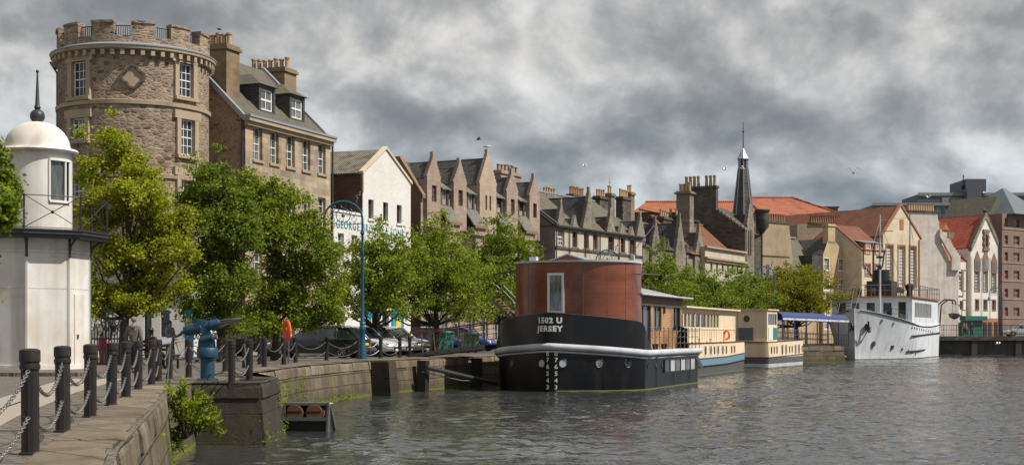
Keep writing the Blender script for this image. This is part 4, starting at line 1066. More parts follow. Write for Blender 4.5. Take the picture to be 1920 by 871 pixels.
# ------------------------------------------------------------------ dark crow-stepped hall with the tapering steeple
def steeple_hall():
    f = Frame(1397, 157.8, 2384)
    root = thing('mission_hall', 'dark crow stepped stone hall with big chimney and tapering slated spire', 'hall', f.loc, f.rz)
    L = f.x(1414.5); D = 12.; ze = f.z(1397, 434); zr = f.z(1351, 390, 5.)
    bm_ = f
    # side wall facing the camera with steps down to the street
    zc = f.z(1326, 357, 5.4)
    pts = [(0, 0)]; n = 9; zs0 = ze; zs1 = f.z(1352, 397, 3.4)
    pts.append((0, zs0))
    for i in range(n):
        y = .05+3.3*i/n; z = zs0+(zs1-zs0)*(i+1)/n
        pts += [(3.4*i/n, z), (3.4*(i+1)/n, z)]
    yl = 7.3; pts += [(3.4, zc), (yl, zc), (yl, zs1-1.), (11.5, ze-.4), (11.5, 0)]
    m = MB().yz(pts, 0, .75).build('side_wall', 'dark_stone', root)
    cp = MB()
    for i in range(n): cp.box(-.06, .82, 3.4*i/n-.03, 3.4*(i+1)/n-.02, zs0+(zs1-zs0)*(i+1)/n+.002, zs0+(zs1-zs0)*(i+1)/n+.13)
    cp.build('crow_steps', 'sand_side', root)
    c = MB().box(-.12, .87, 3.3, 7.4, zc+.002, zc+.25).build('chimney_cope', 'dark_stone', root)
    for i in range(8):
        if i in (3,): continue
        p = MB().lathe([(.2, 0), (.16, .9), (.2, 1.0), (.2, 1.2), (.12, 1.2)], .38, 3.7+i*.48, 8, zc+.25).build('chimney_pot', 'pot', c, True)
    fw = [hole(L/2-.35, ze-2.6, .4, 2.8), hole(L/2+.35, ze-2.6, .4, 2.8), hole(L/2, ze-6.4, .9, 2.)]
    m = MB(); wall_front(m, .75, L, 0, ze+.8, [q for q in fw if q[0] > .76], 0, .2)
    crowstep(m, L/2+.35, L-.7, ze+.8, f.z(1405, 372), .4, 0, 9)
    m.poly([(L, 0, 0), (L, D, 0), (L, D, ze), (L, 0, ze)]); m.build('front_wall', 'grey_stone', root)
    for a, b, c_, d in [q for q in fw if q[0] > .76]: window(root, (a+b)/2, c_, b-a, d-c_, .2, 1, 3, mat='dark_stone')
    m = MB(); m.slab([(.75, 0.3, ze), (8.5, .3, ze), (8.5, 5, zr), (.75, 5, zr)], .12).slab([(.75, 9.7, ze), (8.5, 9.7, ze), (8.5, 5, zr), (.75, 5, zr)], .12); m.build('roof', 'slate', root)
    # spire : tapering octagon, open belfry, cap and mast
    b = 3.6; x = f.x(1393.5, b); Y = f.Y(x, b); Z = lambda py: zat(py, Y)
    k = Y/FP
    sp = thing('spire', 'slim tapering slated spire with open lantern and tall mast', 'spire')
    bpy.data.objects.remove(sp)
    M8 = lambda r0, z0, r1, z1: [[(x+r0*math.cos(a), b+r0*math.sin(a), z0) for a in [math.pi/8+math.pi/4*i for i in range(8)]], [(x+r1*math.cos(a), b+r1*math.sin(a), z1) for a in [math.pi/8+math.pi/4*i for i in range(8)]]]
    s = MB().loft(M8(20*k, Z(408), 9.5*k, Z(316))).build('spire', 'slate', root)
    ed = MB()
    for i in range(8):
        a = math.pi/8+math.pi/4*i; ed.tube([(x+20*k*math.cos(a), b+20*k*math.sin(a), Z(408)), (x+9.5*k*math.cos(a), b+9.5*k*math.sin(a), Z(316))], .06, 5)
        ed.tube([(x+8.2*k*math.cos(a), b+8.2*k*math.sin(a), Z(316)), (x+8.2*k*math.cos(a), b+8.2*k*math.sin(a), Z(298))], .09, 5)
    ed.build('spire_ribs', 'lead', s)
    MB().loft(M8(6*k, Z(316), 6*k, Z(298))).build('lantern', 'slate', s)
    MB().loft(M8(11.5*k, Z(298), .6*k, Z(277))).loft(M8(11.5*k, Z(299), 11.5*k, Z(297.8))).build('cap', 'lead', s)
    MB().tube([(x, b, Z(279)), (x, b, Z(228))], [.07, .03], 6).ball((x, b, Z(247)), .13).build('mast', 'black', s)
    # stone stack with tall pots further back
steeple_hall()
def back_stack():
    p = gp(1284.5, 150, 0); root = thing('chimney_stack', 'tall pale stone chimney stack with four pots left of the big dark crow stepped wall', 'chimney', (p.x, p.y, 0), math.radians(62))
    zt = zat(364, 150); chimney(root, 0, 0, 6, zt, 1.2, 1.5, 4, 'grey_stone', 'pot', .85, .17, cope=.2)
    MB().box(-3, 8, 1.4, 6, 0, zat(402, 150)).build('gable_wall', 'dark_stone', root)
    MB().slab([(-3, 1.2, zat(404, 150)), (8, 1.2, zat(404, 150)), (8, 4, zat(392, 150)), (-3, 4, zat(392, 150))], .15).build('roof', 'slate', root)
back_stack()
def hip_block(name, label, px0, px1, Y, ye, yr, mat, wall, ins=(0, 0), d=14, py0=None):
    """large block far behind: hipped pantiled roof over dark walls"""
    a, b = gp(px0, Y), gp(px1, Y); L = b.x-a.x
    root = thing(name, label, 'warehouse', (a.x, Y, 0), 0)
    ze, zr = zat(ye, Y), zat(yr, Y+d/2)
    MB().box(0, L, 0, d, 0, ze).build('wall', wall, root)
    m = MB(); i0, i1 = ins
    m.loft([[(-.4, -.4, ze), (L+.4, -.4, ze), (L+.4, d+.4, ze), (-.4, d+.4, ze)], [(i0, d/2-.05, zr), (L-i1, d/2-.05, zr), (L-i1, d/2+.05, zr), (i0, d/2+.05, zr)]]); m.build('roof', mat, root)
    r = MB().tube([(i0, d/2, zr+.05), (L-i1, d/2, zr+.05)], .2, 6).tube([(L+.3, -.3, ze+.1), (L-i1, d/2, zr+.1)], .16, 6).build('ridge', 'pantile', root)
    return root, L, ze
hip_block('warehouse', 'far orange roofed warehouse between the chimney stack and the grey tenement', 1190, 1420, 190, 398, 379, 'pantile', 'dark_stone', (2, 0), 12)
r_, L_, z_ = hip_block('warehouse', 'large far warehouse with hipped orange roof right of the spire', 1414, 1590, 205, 408, 371, 'pantile', 'dark_stone', (0, 6.5), 16)
for i in range(7): MB().box(L_*.5+i*.8, L_*.5+i*.8+.45, -.1, .1, z_-2.0, z_-.6).build('window', 'glass', r_)
MB().box(L_-3.9, L_-.3, 5, 6.2, z_, z_+1.9).box(L_-4.1, L_-.1, 4.9, 6.3, z_+1.9, z_+2.1).build('chimney', 'dark_stone', r_)
# ------------------------------------------------------------------ turreted and rendered buildings
def turret_house():
    f = Frame(1415, 163, 4200)
    root = thing('turret_house', 'brown rendered house end with a round stone corner turret and red chimney pots', 'house', f.loc, f.rz)
    x1 = f.x(1478); zt = f.z(1450, 418); zl = f.z(1420, 400)
    MB().box(0, f.x(1428), 0, 8, 0, zl).build('corner_wall', 'dark_stone', root)
    m = MB().xz([(f.x(1428)+.01, 0), (x1+.7, 0), (x1+.7, f.z(1480, 492)), (x1, f.z(1480, 424)), (x1, zt), (f.x(1428)+.01, zt)], -.15, 8); m.build('gable_wall', 'ochre_dim', root)
    each(MB().box(f.x(1428), x1+.1, -.25, 1., zt, zt+.2).box(f.x(1428), x1, -.22, 0, f.z(1450, 481), f.z(1450, 479)), 'cope', 'dark_stone', root)
    c = MB().box(f.x(1436), x1-.1, .1, .7, zt+.2, zt+.3).build('chimney', 'dark_stone', root)
    n = 9
    for i in range(n):
        MB().lathe([(.2, 0), (.15, .7), (.19, .8), (.1, .8)], f.x(1438)+(x1-.4-f.x(1438))*i/(n-1), .4, 8, zt+.3).build('chimney_pot', 'pot_r', c, True)
    x = f.x(1428); MB().lathe([(.1, f.z(1428, 438)), (.75, f.z(1428, 425)), (.75, f.z(1428, 398)), (.9, f.z(1428, 396)), (.9, f.z(1428, 393)), (.6, f.z(1428, 393))], x, -.1, 16).build('turret', 'dark_stone', root, True)
    for z in (5.2, 8.): window(root, x+.9, z, .5, 1.1, -.2, 1, 2, mat='dark_stone')
    m = MB().slab([(x1, 0, f.z(1480, 440)), (x1+7, 0, f.z(1480, 440)-3), (x1+7, 8, f.z(1480, 440)-3), (x1, 8, f.z(1480, 440))], .2)
    return f
turret_house()
def ochre():
    f = Frame(1484, 166, 4200)
    root = thing('merchant_house', 'narrow ochre harled house with steep gable chimney and grey slated wing', 'house', f.loc, f.rz)
    a, b = f.x(1543), f.x(1585); ze = f.z(1544, 483); za = f.z(1562, 452); ca = f.x(1559.5)
    rows = [(484, 505), (523, 543), (560, 582), (596, 616)]
    cols = [f.x(1549.5), f.x(1577)]; hs = [(x, f.z(1550, q), .95, f.z(1550, p)-f.z(1550, q)) for x in cols for p, q in rows]
    m = MB(); top = f.z(1550, 483.5)
    wall_front(m, a, b, 0, top, [hole(*q) for q in hs], 0, .15); m.poly([(a, 0, top), (b, 0, top), (b, 0, f.z(1584, 478)), (ca+.75, 0, za), (ca-.75, 0, za), (a, 0, f.z(1544, 478))])
    m.poly([(a, 0, 0), (a, 0, top), (a, 9, top), (a, 9, 0)]).poly([(b, 0, 0), (b, 9, 0), (b, 9, top), (b, 0, top)])
    m.build('front_wall', 'yellow', root)
    for q in hs: window(root, *q, .15, 3, 4, bar=.05, surround='white', sw=.09)
    chimney(root, ca, .4, za-.3, f.z(1559, 424), 1.35, .8, 0, 'yellow')
    m = MB(); zt_ = f.z(1584, 478)
    for e in (a-.15, b+.15): m.slab([(e, .05, zt_-.1), (e, 9, zt_-.1), (ca, 9, za+.35), (ca, .05, za+.35)], .12)
    m.build('roof', 'slate', root)
    # left wing
    zw = f.z(1515, 512); zr = f.z(1515, 449, 4)
    hs = [(f.x(p), f.z(1537, 543), .85, 1.25) for p in (1510, 1523, 1537)]+[(f.x(p), f.z(1537, 582), .85, 1.4) for p in (1510, 1523, 1537)]
    m = MB(); wall_front(m, 0, a-.01, 0, zw, [hole(*q) for q in hs], .4, .15); m.poly([(0, .4, 0), (0, .4, zw), (0, 4, zr), (0, 8, zw), (0, 8, 0)]); m.build('wing_wall', 'yellow', root)
    for q in hs: window(root, *q, .55, 3, 4, bar=.05)
    m = MB(); roof_along(m, 0, a, .4, 7.6, zw, zr, .2, .12); m.build('wing_roof', 'slate_green', root)
    MB().box(f.x(1497), f.x(1540), 3.8, 4.2, zr, zr+.2).build('ridge', 'lead', root)
    # outshot dormer wing beside the gable
    MB().box(a-1.9, a-.01, .1, 5, zw+.2, zw+2.2).build('dormer', 'slate', root)
    # right low wing with balcony
    x2 = f.x(1618); zl = f.z(1600, 520); hs = [(f.x(p), f.z(1600, 549), .9, 1.5) for p in (1592, 1606)]
    m = MB(); wall_front(m, b+.01, x2, 0, zl, [hole(*q) for q in hs], 1.2, .15); m.build('low_wing_wall', 'yellow', root)
    for q in hs: window(root, *q, 1.35, 3, 4, bar=.05)
    MB().slab([(b, 1., zl), (x2+.1, 1., zl), (x2+.1, 5, zl+2.6), (b, 5, zl+2.6)], .12).build('low_wing_roof', 'slate_green', root)
    zb = f.z(1600, 556); bo = MB().box(b, x2+1.6, -.6, 1.15, zb-.25, zb).build('balcony', 'white', root)
    r = MB().box(b, x2+1.6, -.58, -.53, zb+1., zb+1.06)
    for i in range(9): xx = b+.1+i*(x2+1.4-b)/8; r.box(xx-.02, xx+.02, -.57, -.54, zb, zb+1.)
    r.build('railing', 'black', bo)
    MB().box(f.x(1590), f.x(1603), 1.08, 1.18, .2, f.z(1596, 566)).build('door', 'brown_sur', root)
ochre()
def back_range():
    Y = 182; a, b = gp(1495, Y), gp(1583, Y); L = b.x-a.x; root = thing('tenement', 'rendered back tenement with a long row of red chimney pots behind the ochre house', 'tenement', (a.x, Y, 0), .12)
    zt = zat(420, Y); MB().box(0, L, 0, 6, 0, zt).build('wall', 'ochre_dim', root)
    c = MB().box(1.6, L+.1, -.15, .8, zt, zt+.25).build('chimney', 'dark_stone', root)
    for i in range(14): MB().lathe([(.22, 0), (.16, .8), (.21, .9), (.1, .9)], 1.9+i*(L-2.1)/13, .3, 8, zt+.25).build('chimney_pot', 'pot_r', c, True)
back_range()
def pantile_house():
    f = Frame(1616, 170, 4200)
    root = thing('house', 'small cream house with brown pantiled roof and terracotta window surrounds', 'house', f.loc, f.rz)
    L = f.x(1660); D = 8.; ze = f.z(1616, 466); zr = f.z(1600, 424, 4)
    rows = [(495, 516), (535, 557)]; hs = [(f.x(p), f.z(1627, q), .95, f.z(1627, p0)-f.z(1627, q)) for p in (1627, 1646) for p0, q in rows]
    m = MB(); wall_front(m, 0, L, 0, ze, [hole(*q) for q in hs], 0, .15); m.build('front_wall', 'cream_r', root)
    for q in hs: window(root, *q, .15, 2, 4, bar=.05, surround='terracotta', sw=.16)
    m = MB().poly([(0, 0, 0), (0, 0, ze), (0, D/2, zr), (0, D, ze), (0, D, 0)]); m.build('gable_wall', 'cream_r', root)
    m = MB(); roof_along(m, -.15, L, 0, D, ze, zr, .15, .12); m.build('roof', 'pantile_d', root)
    for p in (1627, 1646):
        x = f.x(p); z = f.z(1627, 475); d = MB().box(x-.62, x+.62, -.05, 2.4, z-.1, z+1.35).build('dormer', 'terracotta', root)
        window(d, x, z, .85, 1.15, -.08, 2, 2, bar=.05); MB().slab([(x-.8, -.2, z+1.34), (x+.8, -.2, z+1.34), (x+.8, 2.6, z+1.9), (x-.8, 2.6, z+1.9)], .08).build('dormer_roof', 'lead', d)
    for p in (1637,): pipe(root, [(f.x(p), -.1, ze), (f.x(p), -.1, .2)], .08)
    pipe(root, [(f.x(1618), -.1, ze), (f.x(1618), -.1, ze-2), (f.x(1637)-.1, -.1, ze-3.3)], .07); pipe(root, [(f.x(1658), -.1, ze), (f.x(1654), -.1, ze-2), (f.x(1637)+.1, -.1, ze-3.3)], .07)
pantile_house()
def cream_gable():
    f = Frame(1656, 174, 4200)
    root = thing('gabled_hall', 'tall cream gabled building with three long lattice windows and brown roof', 'hall', f.loc, f.rz)
    L = f.x(1724.5); xa = f.x(1689); ze = f.z(1656, 440); za = f.z(1689, 386); D = 20
    hs = [(f.x(p), f.z(1690, 536), 1.35, f.z(1690, 461)-f.z(1690, 536)) for p in (1668, 1690.5, 1711.5)]+[(f.x(1690.5), f.z(1690, 430), .75, f.z(1690, 411)-f.z(1690, 430))]
    zt = f.z(1690, 460)
    m = MB(); wall_front(m, 0, L, 0, zt, [hole(*q) for q in hs[:3]], 0, .25); m.poly([(0, 0, zt), (L, 0, zt), (L, 0, ze), (xa, 0, za), (0, 0, ze)])
    m.poly([(0, 0, 0), (0, 0, ze), (0, D, ze), (0, D, 0)]).poly([(L, 0, 0), (L, D, 0), (L, D, ze), (L, 0, ze)]); m.build('front_wall', 'cream_r', root)
    for q in hs[:3]: window(root, *q, .25, 4, 12, bar=.10, fr=.12, surround='terracotta', sw=.2, midrail=False)
    q = hs[3]; MB().box(q[0]-q[2]/2, q[0]+q[2]/2, -.06, .1, q[1], q[1]+q[3]).build('vent_panel', 'terracotta', root)
    m = MB()
    for e in (-.2, L+.2): m.slab([(e, .05, ze-.15), (e, D, ze-.15), (xa, D, za), (xa, .05, za)], .15)
    m.build('roof', 'pantile_d', root)
    sk = MB()
    for e, s in ((-.3, 1), (L+.3, -1)): sk.extr([(e, -.12, ze-.25), (e, .3, ze-.25), (xa, .3, za+.05), (xa, -.12, za+.05)], (0, 0, .28))
    each(sk, 'skew', 'terracotta', root); pipe(root, [(L-.2, -.1, ze-.3), (L-.2, -.1, .2)], .07, 'terracotta')
cream_gable()
def white_block():
    f = Frame(1722, 180, 9000)
    root = thing('warehouse', 'windowless white rendered warehouse end wall with a row of ochre chimney pots', 'warehouse', f.loc, f.rz)
    P = [(-1.5, 0), (f.x(1797), 0), (f.x(1797), f.z(1797, 506)), (f.x(1778), f.z(1778, 506)), (f.x(1779), f.z(1779, 484)), (f.x(1766), f.z(1766, 458)), (f.x(1762), f.z(1762, 430)), (f.x(1757), f.z(1757, 398)), (-1.5, f.z(1722, 398))]
    MB().xz(P, 0, 7).build('end_wall', 'white_r', root)
    z = f.z(1740, 398); c = MB().box(-1.5, f.x(1757)+.1, -.15, 1., z+.003, z+.22).build('chimney', 'dark_stone', root)
    for i in range(11): MB().lathe([(.24, 0), (.2, .75), (.25, .8), (.12, .8)], -1.2+i*(f.x(1755)+.9)/10, .4, 8, z+.22).build('chimney_pot', 'pot', c, True)
    # crow-stepped skew of the adjoining white house
    m = MB(); pts = []
    x0, z0, x1, z1 = f.x(1763, -.4), f.z(1763, 430), f.x(1801, -.4), f.z(1801, 482); n = 12
    for i in range(n): pts += [(x0+(x1-x0)*i/n, z0+(z1-z0)*i/n), (x0+(x1-x0)*(i+1)/n, z0+(z1-z0)*i/n)]
    pts += [(x1, f.z(1800, 506)), (f.x(1781), f.z(1781, 506)), (f.x(1782), f.z(1782, 483)), (x0, z0-.9)]
    MB().xz(pts, -.4, -.02).build('crow_steps', 'white_r', root)
white_block()
def crow_house():
    f = Frame(1799, 183, 4000)
    root = thing('gabled_house', 'white harled house with steep crow stepped gable, red roof and brown stone windows', 'house', f.loc, f.rz)
    a = f.x(1820); L = f.x(1878); xa = f.x(1848); ze = f.z(1820, 463); za = f.z(1848, 399); D = 12; zl = f.z(1805, 490)
    rows = []
    t = f.z(1832, 508); bt = f.z(1832, 545)
    hs = [(f.x(p), bt, .95, t-bt) for p in (1832, 1847.5, 1863.5)]+[(f.x(p), f.z(1832, 580), .75, f.z(1832, 562)-f.z(1832, 580)) for p in (1832, 1847.5, 1863.5)]
    h0 = [(f.x(1809), f.z(1809, 544), 1.2, f.z(1809, 508)-f.z(1809, 544)), (f.x(1809), f.z(1809, 580), .75, 1.15)]
    m = MB(); z1 = f.z(1832, 500)
    wall_front(m, a, L, 0, z1, [hole(*q) for q in hs], 0, .2); m.poly([(a, 0, z1), (L, 0, z1), (L, 0, ze), (xa, 0, za-.3), (a, 0, ze)])
    wall_front(m, 0, a, 0, zl, [hole(*q) for q in h0], .5, .2); m.poly([(0, .5, 0), (0, .5, zl), (0, D, zl), (0, D, 0)]); m.poly([(a, 0, 0), (a, 0, ze), (a, 4, ze), (a, 4, 0)])
    m.poly([(L, 0, 0), (L, D, 0), (L, D, ze), (L, 0, ze)])
    m.build('front_wall', 'white_g', root)
    for q in hs[:3]: window(root, *q, .2, 3, 6, bar=.07, surround='brown_sur', sw=.2)
    for q in hs[3:]: window(root, *q, .2, 1, 2, mat='brown_sur', surround='brown_sur', sw=.16)
    window(root, *h0[0], .7, 3, 6, bar=.07, surround='brown_sur', sw=.2); window(root, *h0[1], .7, 1, 2, mat='brown_sur', surround='brown_sur', sw=.16)
    # fanlight niches with pointed hoods over the tall windows, and the carved apex window
    for p, pk, base in ((1832, 470, 505), (1847.5, 466, 505), (1863.5, 474, 508)):
        x = f.x(p); z0, zp = f.z(p, base), f.z(p, pk); h = zp-z0
        n = MB().xz([(x-.7, z0-.25), (x+.7, z0-.25), (x+.7, z0+h*.55), (x, zp), (x-.7, z0+h*.55)], -.1, .05).build('hood', 'brown_sur', root)
        MB().xz([(x-.45, z0), (x+.45, z0), (x+.45, z0+h*.45), (x-.45, z0+h*.45)], -.13, -.09).build('fanlight', 'glass', n)
    x = f.x(1848); za2 = f.z(1848, 430); zb2 = f.z(1848, 470); c = MB()
    for i in range(7): z = zb2+(za2-zb2)*i/7; w = .55 if i % 2 else .75; c.box(x-w, x+w, -.2, .02, z, z+(za2-zb2)/7-.02)
    c.build('carved_niche', 'brown_sur', root)
    MB().box(x-.25, x+.25, -.24, -.2, zb2+.6, za2-.7).build('slit', 'black', root)
    st = MB(); n = 16
    for s, xe in ((-1, a), (1, L)):
        for i in range(n):
            x0 = xe+(xa-xe)*i/n; x1 = xe+(xa-xe)*(i+1)/n; z = ze+(za-ze)*i/n
            st.box(min(x0, x1), max(x0, x1), -.12, .35, z-.5, z+(za-ze)/n)
    st.build('crow_steps', 'grey_stone', root)
    MB().ball((xa, .1, za+.3), .25).build('finial', 'dark_stone', root)
    m = MB()
    for e in (a-.1, L+.1): m.slab([(e, .36, ze-.1), (e, D, ze-.1), (xa, D, za-.35), (xa, .36, za-.35)], .15)
    m.build('roof', 'pantile_r', root)
    # lower red roof running left behind the white wall
    m = MB().slab([(f.x(1752, 1.5), 1.5, zl+.1), (a+.1, .5, zl+.1), (a+2.5, 6.5, za-.4), (f.x(1752, 6.5), 6.5, za-.4)], .15).build('low_roof', 'pantile', root)
    MB().box(1.4, 3.0, 2.6, 2.8, zl+3.2, zl+4.0).build('roof_light', 'glass', m)
    xd = f.x(1771, 2.); zd = f.z(1771, 447, 2.); d = MB().box(xd-.6, xd+.6, 2., 5, zd-1, zd+1.1).build('dormer', 'cream_r', root); MB().xz([(xd-.9, zd+1.1), (xd+.9, zd+1.1), (xd, zd+2.)], 1.8, 5).build('dormer_roof', 'pantile', d)
    for xx in (a+.15, f.x(1840), f.x(1856)): pipe(root, [(xx, -.1, ze-1.2), (xx, -.1, f.z(1850, 596))], .05, 'white')
    zg = f.z(1850, 596)
    MB().box(a, L+.02, -.06, .0, 0, zg).build('base_course', 'terracotta', root)
    s = MB().box(0.1, f.x(1839), -.3, -.07, .15, zg-.35).box(-.1, f.x(1840), -.9, -.08, zg-.34, zg+.25).build('shopfront', 'greensh', root)
    for p in (1846, 1855, 1866): MB().box(f.x(p)-.45, f.x(p)+.45, -.1, -.065, .1, zg-.5).build('door', 'gutter', root)
crow_house()
def brown_block():
    f = Frame(1879, 189, 4200)
    root = thing('apartment_block', 'brown block apartment building with stacked dark windows at the right edge', 'flats', f.loc, f.rz)
    L = f.x(1990); zt = f.z(1900, 402); rows = (418, 450, 481, 515, 549, 584)
    hs = []
    for r in rows:
        z = f.z(1900, r+8); h = f.z(1900, r-8)-z
        hs += [(f.x(1887), z, .8, h), (f.x(1906), z, 1.5, h), (f.x(1930), z, 1.5, h)]
    m = MB(); shell(m, 0, L, 10, 0, zt, [hole(*q) for q in hs]); m.build('wall', 'brown_block', root)
    for q in hs: window(root, *q, .18, 2, 2, mat='terracotta', bar=.07)
    x = f.x(1920); MB().loft([[(x-4.2, -1.2, zt), (x+4.2, -1.2, zt), (x+4.2, 8, zt), (x-4.2, 8, zt)], [(x-.3, 3, f.z(1920, 350)), (x+.3, 3, f.z(1920, 350)), (x+.3, 3.2, f.z(1920, 350)), (x-.3, 3.2, f.z(1920, 350))]]).build('roof', 'copper', root)
    MB().xz([(0, zt), (4.5, zt), (2.2, zt+2.6)], 2, 9).build('side_roof', 'slate_green', root)
    c = MB()
    for r in rows: z = f.z(1900, r+11); c.box(0, L, -.08, 0, z-.12, z)
    c.build('string_course', 'pink', root)
brown_block()
def modern():
    Y = 265; a, b = gp(1636, Y), gp(1990, Y); L = b.x-a.x; root = thing('office_block', 'long dark modern office block rising behind the gabled roofs', 'office block', (a.x, Y, 0), 0)
    Z = lambda py: zat(py, Y); k = Y/FP; X = lambda px: (px-1636)*k
    MB().box(0, L, 0, 15, 0, Z(384)).box(X(1730), L, 3, 14, Z(384), Z(361)).build('wall', 'modern', root)
    t = MB().box(X(1818), X(1856), 2, 12, Z(361), Z(333)).box(X(1815), X(1842), .5, 2.5, Z(384), Z(352)).build('lift_tower', 'modern', root)
    w = MB()
    for i in range(26): w = MB().box(X(1650)+i*1.05, X(1650)+i*1.05+.6, -.06, .0, Z(398), Z(387)).build('window', 'glass', root)
    MB().box(0, L, -.15, 0, Z(385), Z(380)).box(X(1730), L, 2.85, 3, Z(364), Z(358)).build('fascia', 'modern_l', root)
    each(MB().box(X(1775), X(1813), 2.9, 3., Z(378), Z(367)).box(X(1860), X(1885), 2.9, 3., Z(378), Z(367)), 'louvre_panel', 'modern_l', root)
    MB().tube([(X(1816), 3, Z(361)), (X(1816), 3, Z(325))], .1, 4).box(X(1812), X(1820), 2.9, 3.2, Z(352), Z(345)).build('mast', 'black', root)
    MB().box(X(1800), X(1815), 3.5, 3.6, Z(357), Z(356)).tube([(X(1805), 3.5, Z(362)), (X(1805), 3.5, Z(352))], .06, 4).build('aerial', 'galv', root)
modern()
# ------------------------------------------------------------------ trees
def crown_mesh(seed, lobes, nclump, per, leaf, mat, clr=.42, droop=.25):
    clr *= .85; leaf *= .86; per = int(per*1.35)
    """lobes: (cx,cy,cz,rx,ry,rz). leaves sit in clumps spread through the lobes, denser near the outside"""
    rs = np.random.RandomState(seed); C = []
    L = np.array(lobes, float); vol = L[:, 3]*L[:, 4]*L[:, 5]; pr = vol/vol.sum()
    tries = 0
    while len(C) < nclump and tries < nclump*12:
        tries += 1
        l = L[rs.choice(len(L), p=pr)]; d = rs.normal(size=3); d /= np.linalg.norm(d); r = rs.uniform(.25, 1.0)**.55*rs.uniform(.85, 1.08)
        p = l[:3]+d*l[3:]*r
        if noise.noise(Vector(p)*1.15+Vector((seed*3.1, 0, 0))) < -.13: continue
        C.append(p)
    C = np.array(C); n = len(C)*per
    base = np.repeat(C, per, 0)
    csz = np.repeat(rs.uniform(.55, 1.25, len(C))*clr, per)[:, None]
    off = rs.normal(size=(n, 3))*csz*np.array([.62, .62, .42]); off[:, 2] -= droop*np.abs(rs.normal(size=n))*csz[:, 0]*.5
    P = base+off
    a = rs.normal(size=(n, 3)); a[:, 2] *= .6; a /= np.linalg.norm(a, axis=1)[:, None]
    b = rs.normal(size=(n, 3)); b -= a*(a*b).sum(1)[:, None]; b /= np.linalg.norm(b, axis=1)[:, None]
    s = (leaf*rs.uniform(.6, 1.25, n))[:, None]
    V = np.empty((n, 4, 3)); V[:, 0] = P-a*s*.5; V[:, 1] = P+b*s*.36+a*s*.02; V[:, 2] = P+a*s*.5; V[:, 3] = P-b*s*.36+a*s*.02
    me = bpy.data.meshes.new('crown'); me.vertices.add(n*4); me.loops.add(n*4); me.polygons.add(n)
    me.vertices.foreach_set('co', V.reshape(-1)); me.loops.foreach_set('vertex_index', np.arange(n*4))
    me.polygons.foreach_set('loop_start', np.arange(n)*4); me.polygons.foreach_set('loop_total', np.full(n, 4)); me.materials.append(MT[mat]); me.update(); me.validate()
    return me, C
def tree(label, x, y, h, w, cb, mat='leaf_green', seed=1, lobes=None, nclump=330, per=62, leaf=.15, trunk=.16, name='lime_tree', lean=0., cone=1.0, clr=.42):
    root = thing(name, label, 'tree', (x, y, 0), 0, 'street trees along the quay')
    rs = random.Random(seed); hc = h-cb
    if lobes is None:
        lobes = []
        nl = 13
        for i in range(nl):
            t = (i+.5)/nl; z = cb+hc*(.10+.74*t); env = w/2*1.12*(math.sin(math.pi*min(1, (t*.72+.27)))**.6)*(1-.30*cone*t)
            a = i*2.4+seed; q = env*.62
            lobes.append((math.cos(a)*q, math.sin(a)*q, z, env*.55+.25, env*.55+.25, hc*.13+.2))
        lobes.append((0, 0, cb+hc*.45, w*.30, w*.30, hc*.36)); lobes.append((0, 0, h-hc*.11, w*.09+.1, w*.09+.1, hc*.12))
    me, C = crown_mesh(seed, lobes, nclump, per, leaf, mat, clr)
    o = bpy.data.objects.new('crown', me); COL.objects.link(o); o.parent = root
    m = MB(); top = cb+hc*.72
    pts = []; r = []
    for i in range(9):
        t = i/8; pts.append((lean*t+.10*math.sin(t*5+seed), .08*math.cos(t*4+seed)-.08, top*t)); r.append(trunk*(1.25 if i == 0 else 1)*(1-.8*t)+.012)
    m.tube(pts, r, 9)
    idx = list(range(len(C))); rs.shuffle(idx)
    for k in idx[:46]:
        c = Vector(C[k]); t = min(.92, max(.28, (c.z-.9)/top*.85)); i = int(t*8); p = Vector(pts[i])
        mid = p.lerp(c, .5)+Vector((0, 0, -.12*(c-p).length)); m.tube([p, mid, c], [r[i]*.55, r[i]*.3, .012], 5)
    m.build('trunk', 'bark', root, True)
    return root
def at_tree(label, px, Y, ytop, ybot, wpx, **kw):
    p = gp(px, Y); k = Y/FP
    return tree(label, p.x, p.y, zat(ytop-9, Y), wpx*k, zat(ybot, Y), **kw)
# the yellow lime by the lighthouse : lobes read from its outline (photo px, row, half width, half height)
def lobes_from(px0, Y, rows):
    k = Y/FP; out = []
    for i, (px, py, hw, hh) in enumerate(rows):
        out.append(((px-px0)*k, math.sin(i*2.1)*min(1.2, hw*k*.5), zat(py, Y), hw*k, hw*k*.95, hh*k))
    return out
tree('bright yellow green lime tree rising between the white lighthouse and the round tower', gp(236, 50).x, 50, 8.8, 4.6, 1.8, mat='leaf_yellow', seed=11, nclump=520, per=66, leaf=.135, trunk=.17, clr=.34,
     lobes=lobes_from(236, 50, [(212, 225, 15, 22), (208, 262, 34, 26), (150, 262, 18, 28), (235, 305, 48, 34), (178, 320, 42, 40), (262, 372, 62, 40), (195, 392, 52, 44), (305, 425, 50, 40), (330, 470, 36, 34), (235, 460, 70, 44), (290, 520, 62, 38), (200, 520, 48, 40), (250, 562, 60, 28), (345, 410, 18, 28), (180, 575, 28, 25), (290, 330, 18, 30)]))
tree('dense dark green tree between the yellow green tree and the sandstone tenement', gp(420, 57).x, 57, 8.7, 5.2, 1.6, mat='leaf_green', seed=23, nclump=620, per=64, leaf=.14, trunk=.16, clr=.36,
     lobes=lobes_from(420, 57, [(402, 298, 22, 24), (360, 315, 26, 26), (405, 340, 44, 34), (372, 372, 40, 40), (430, 385, 50, 38), (375, 430, 45, 42), (440, 440, 56, 44), (395, 490, 60, 44), (440, 530, 58, 38), (375, 545, 48, 36), (345, 585, 26, 24), (400, 585, 50, 26), (345, 480, 22, 30), (380, 612, 46, 20), (440, 610, 40, 22), (340, 560, 26, 26)]))
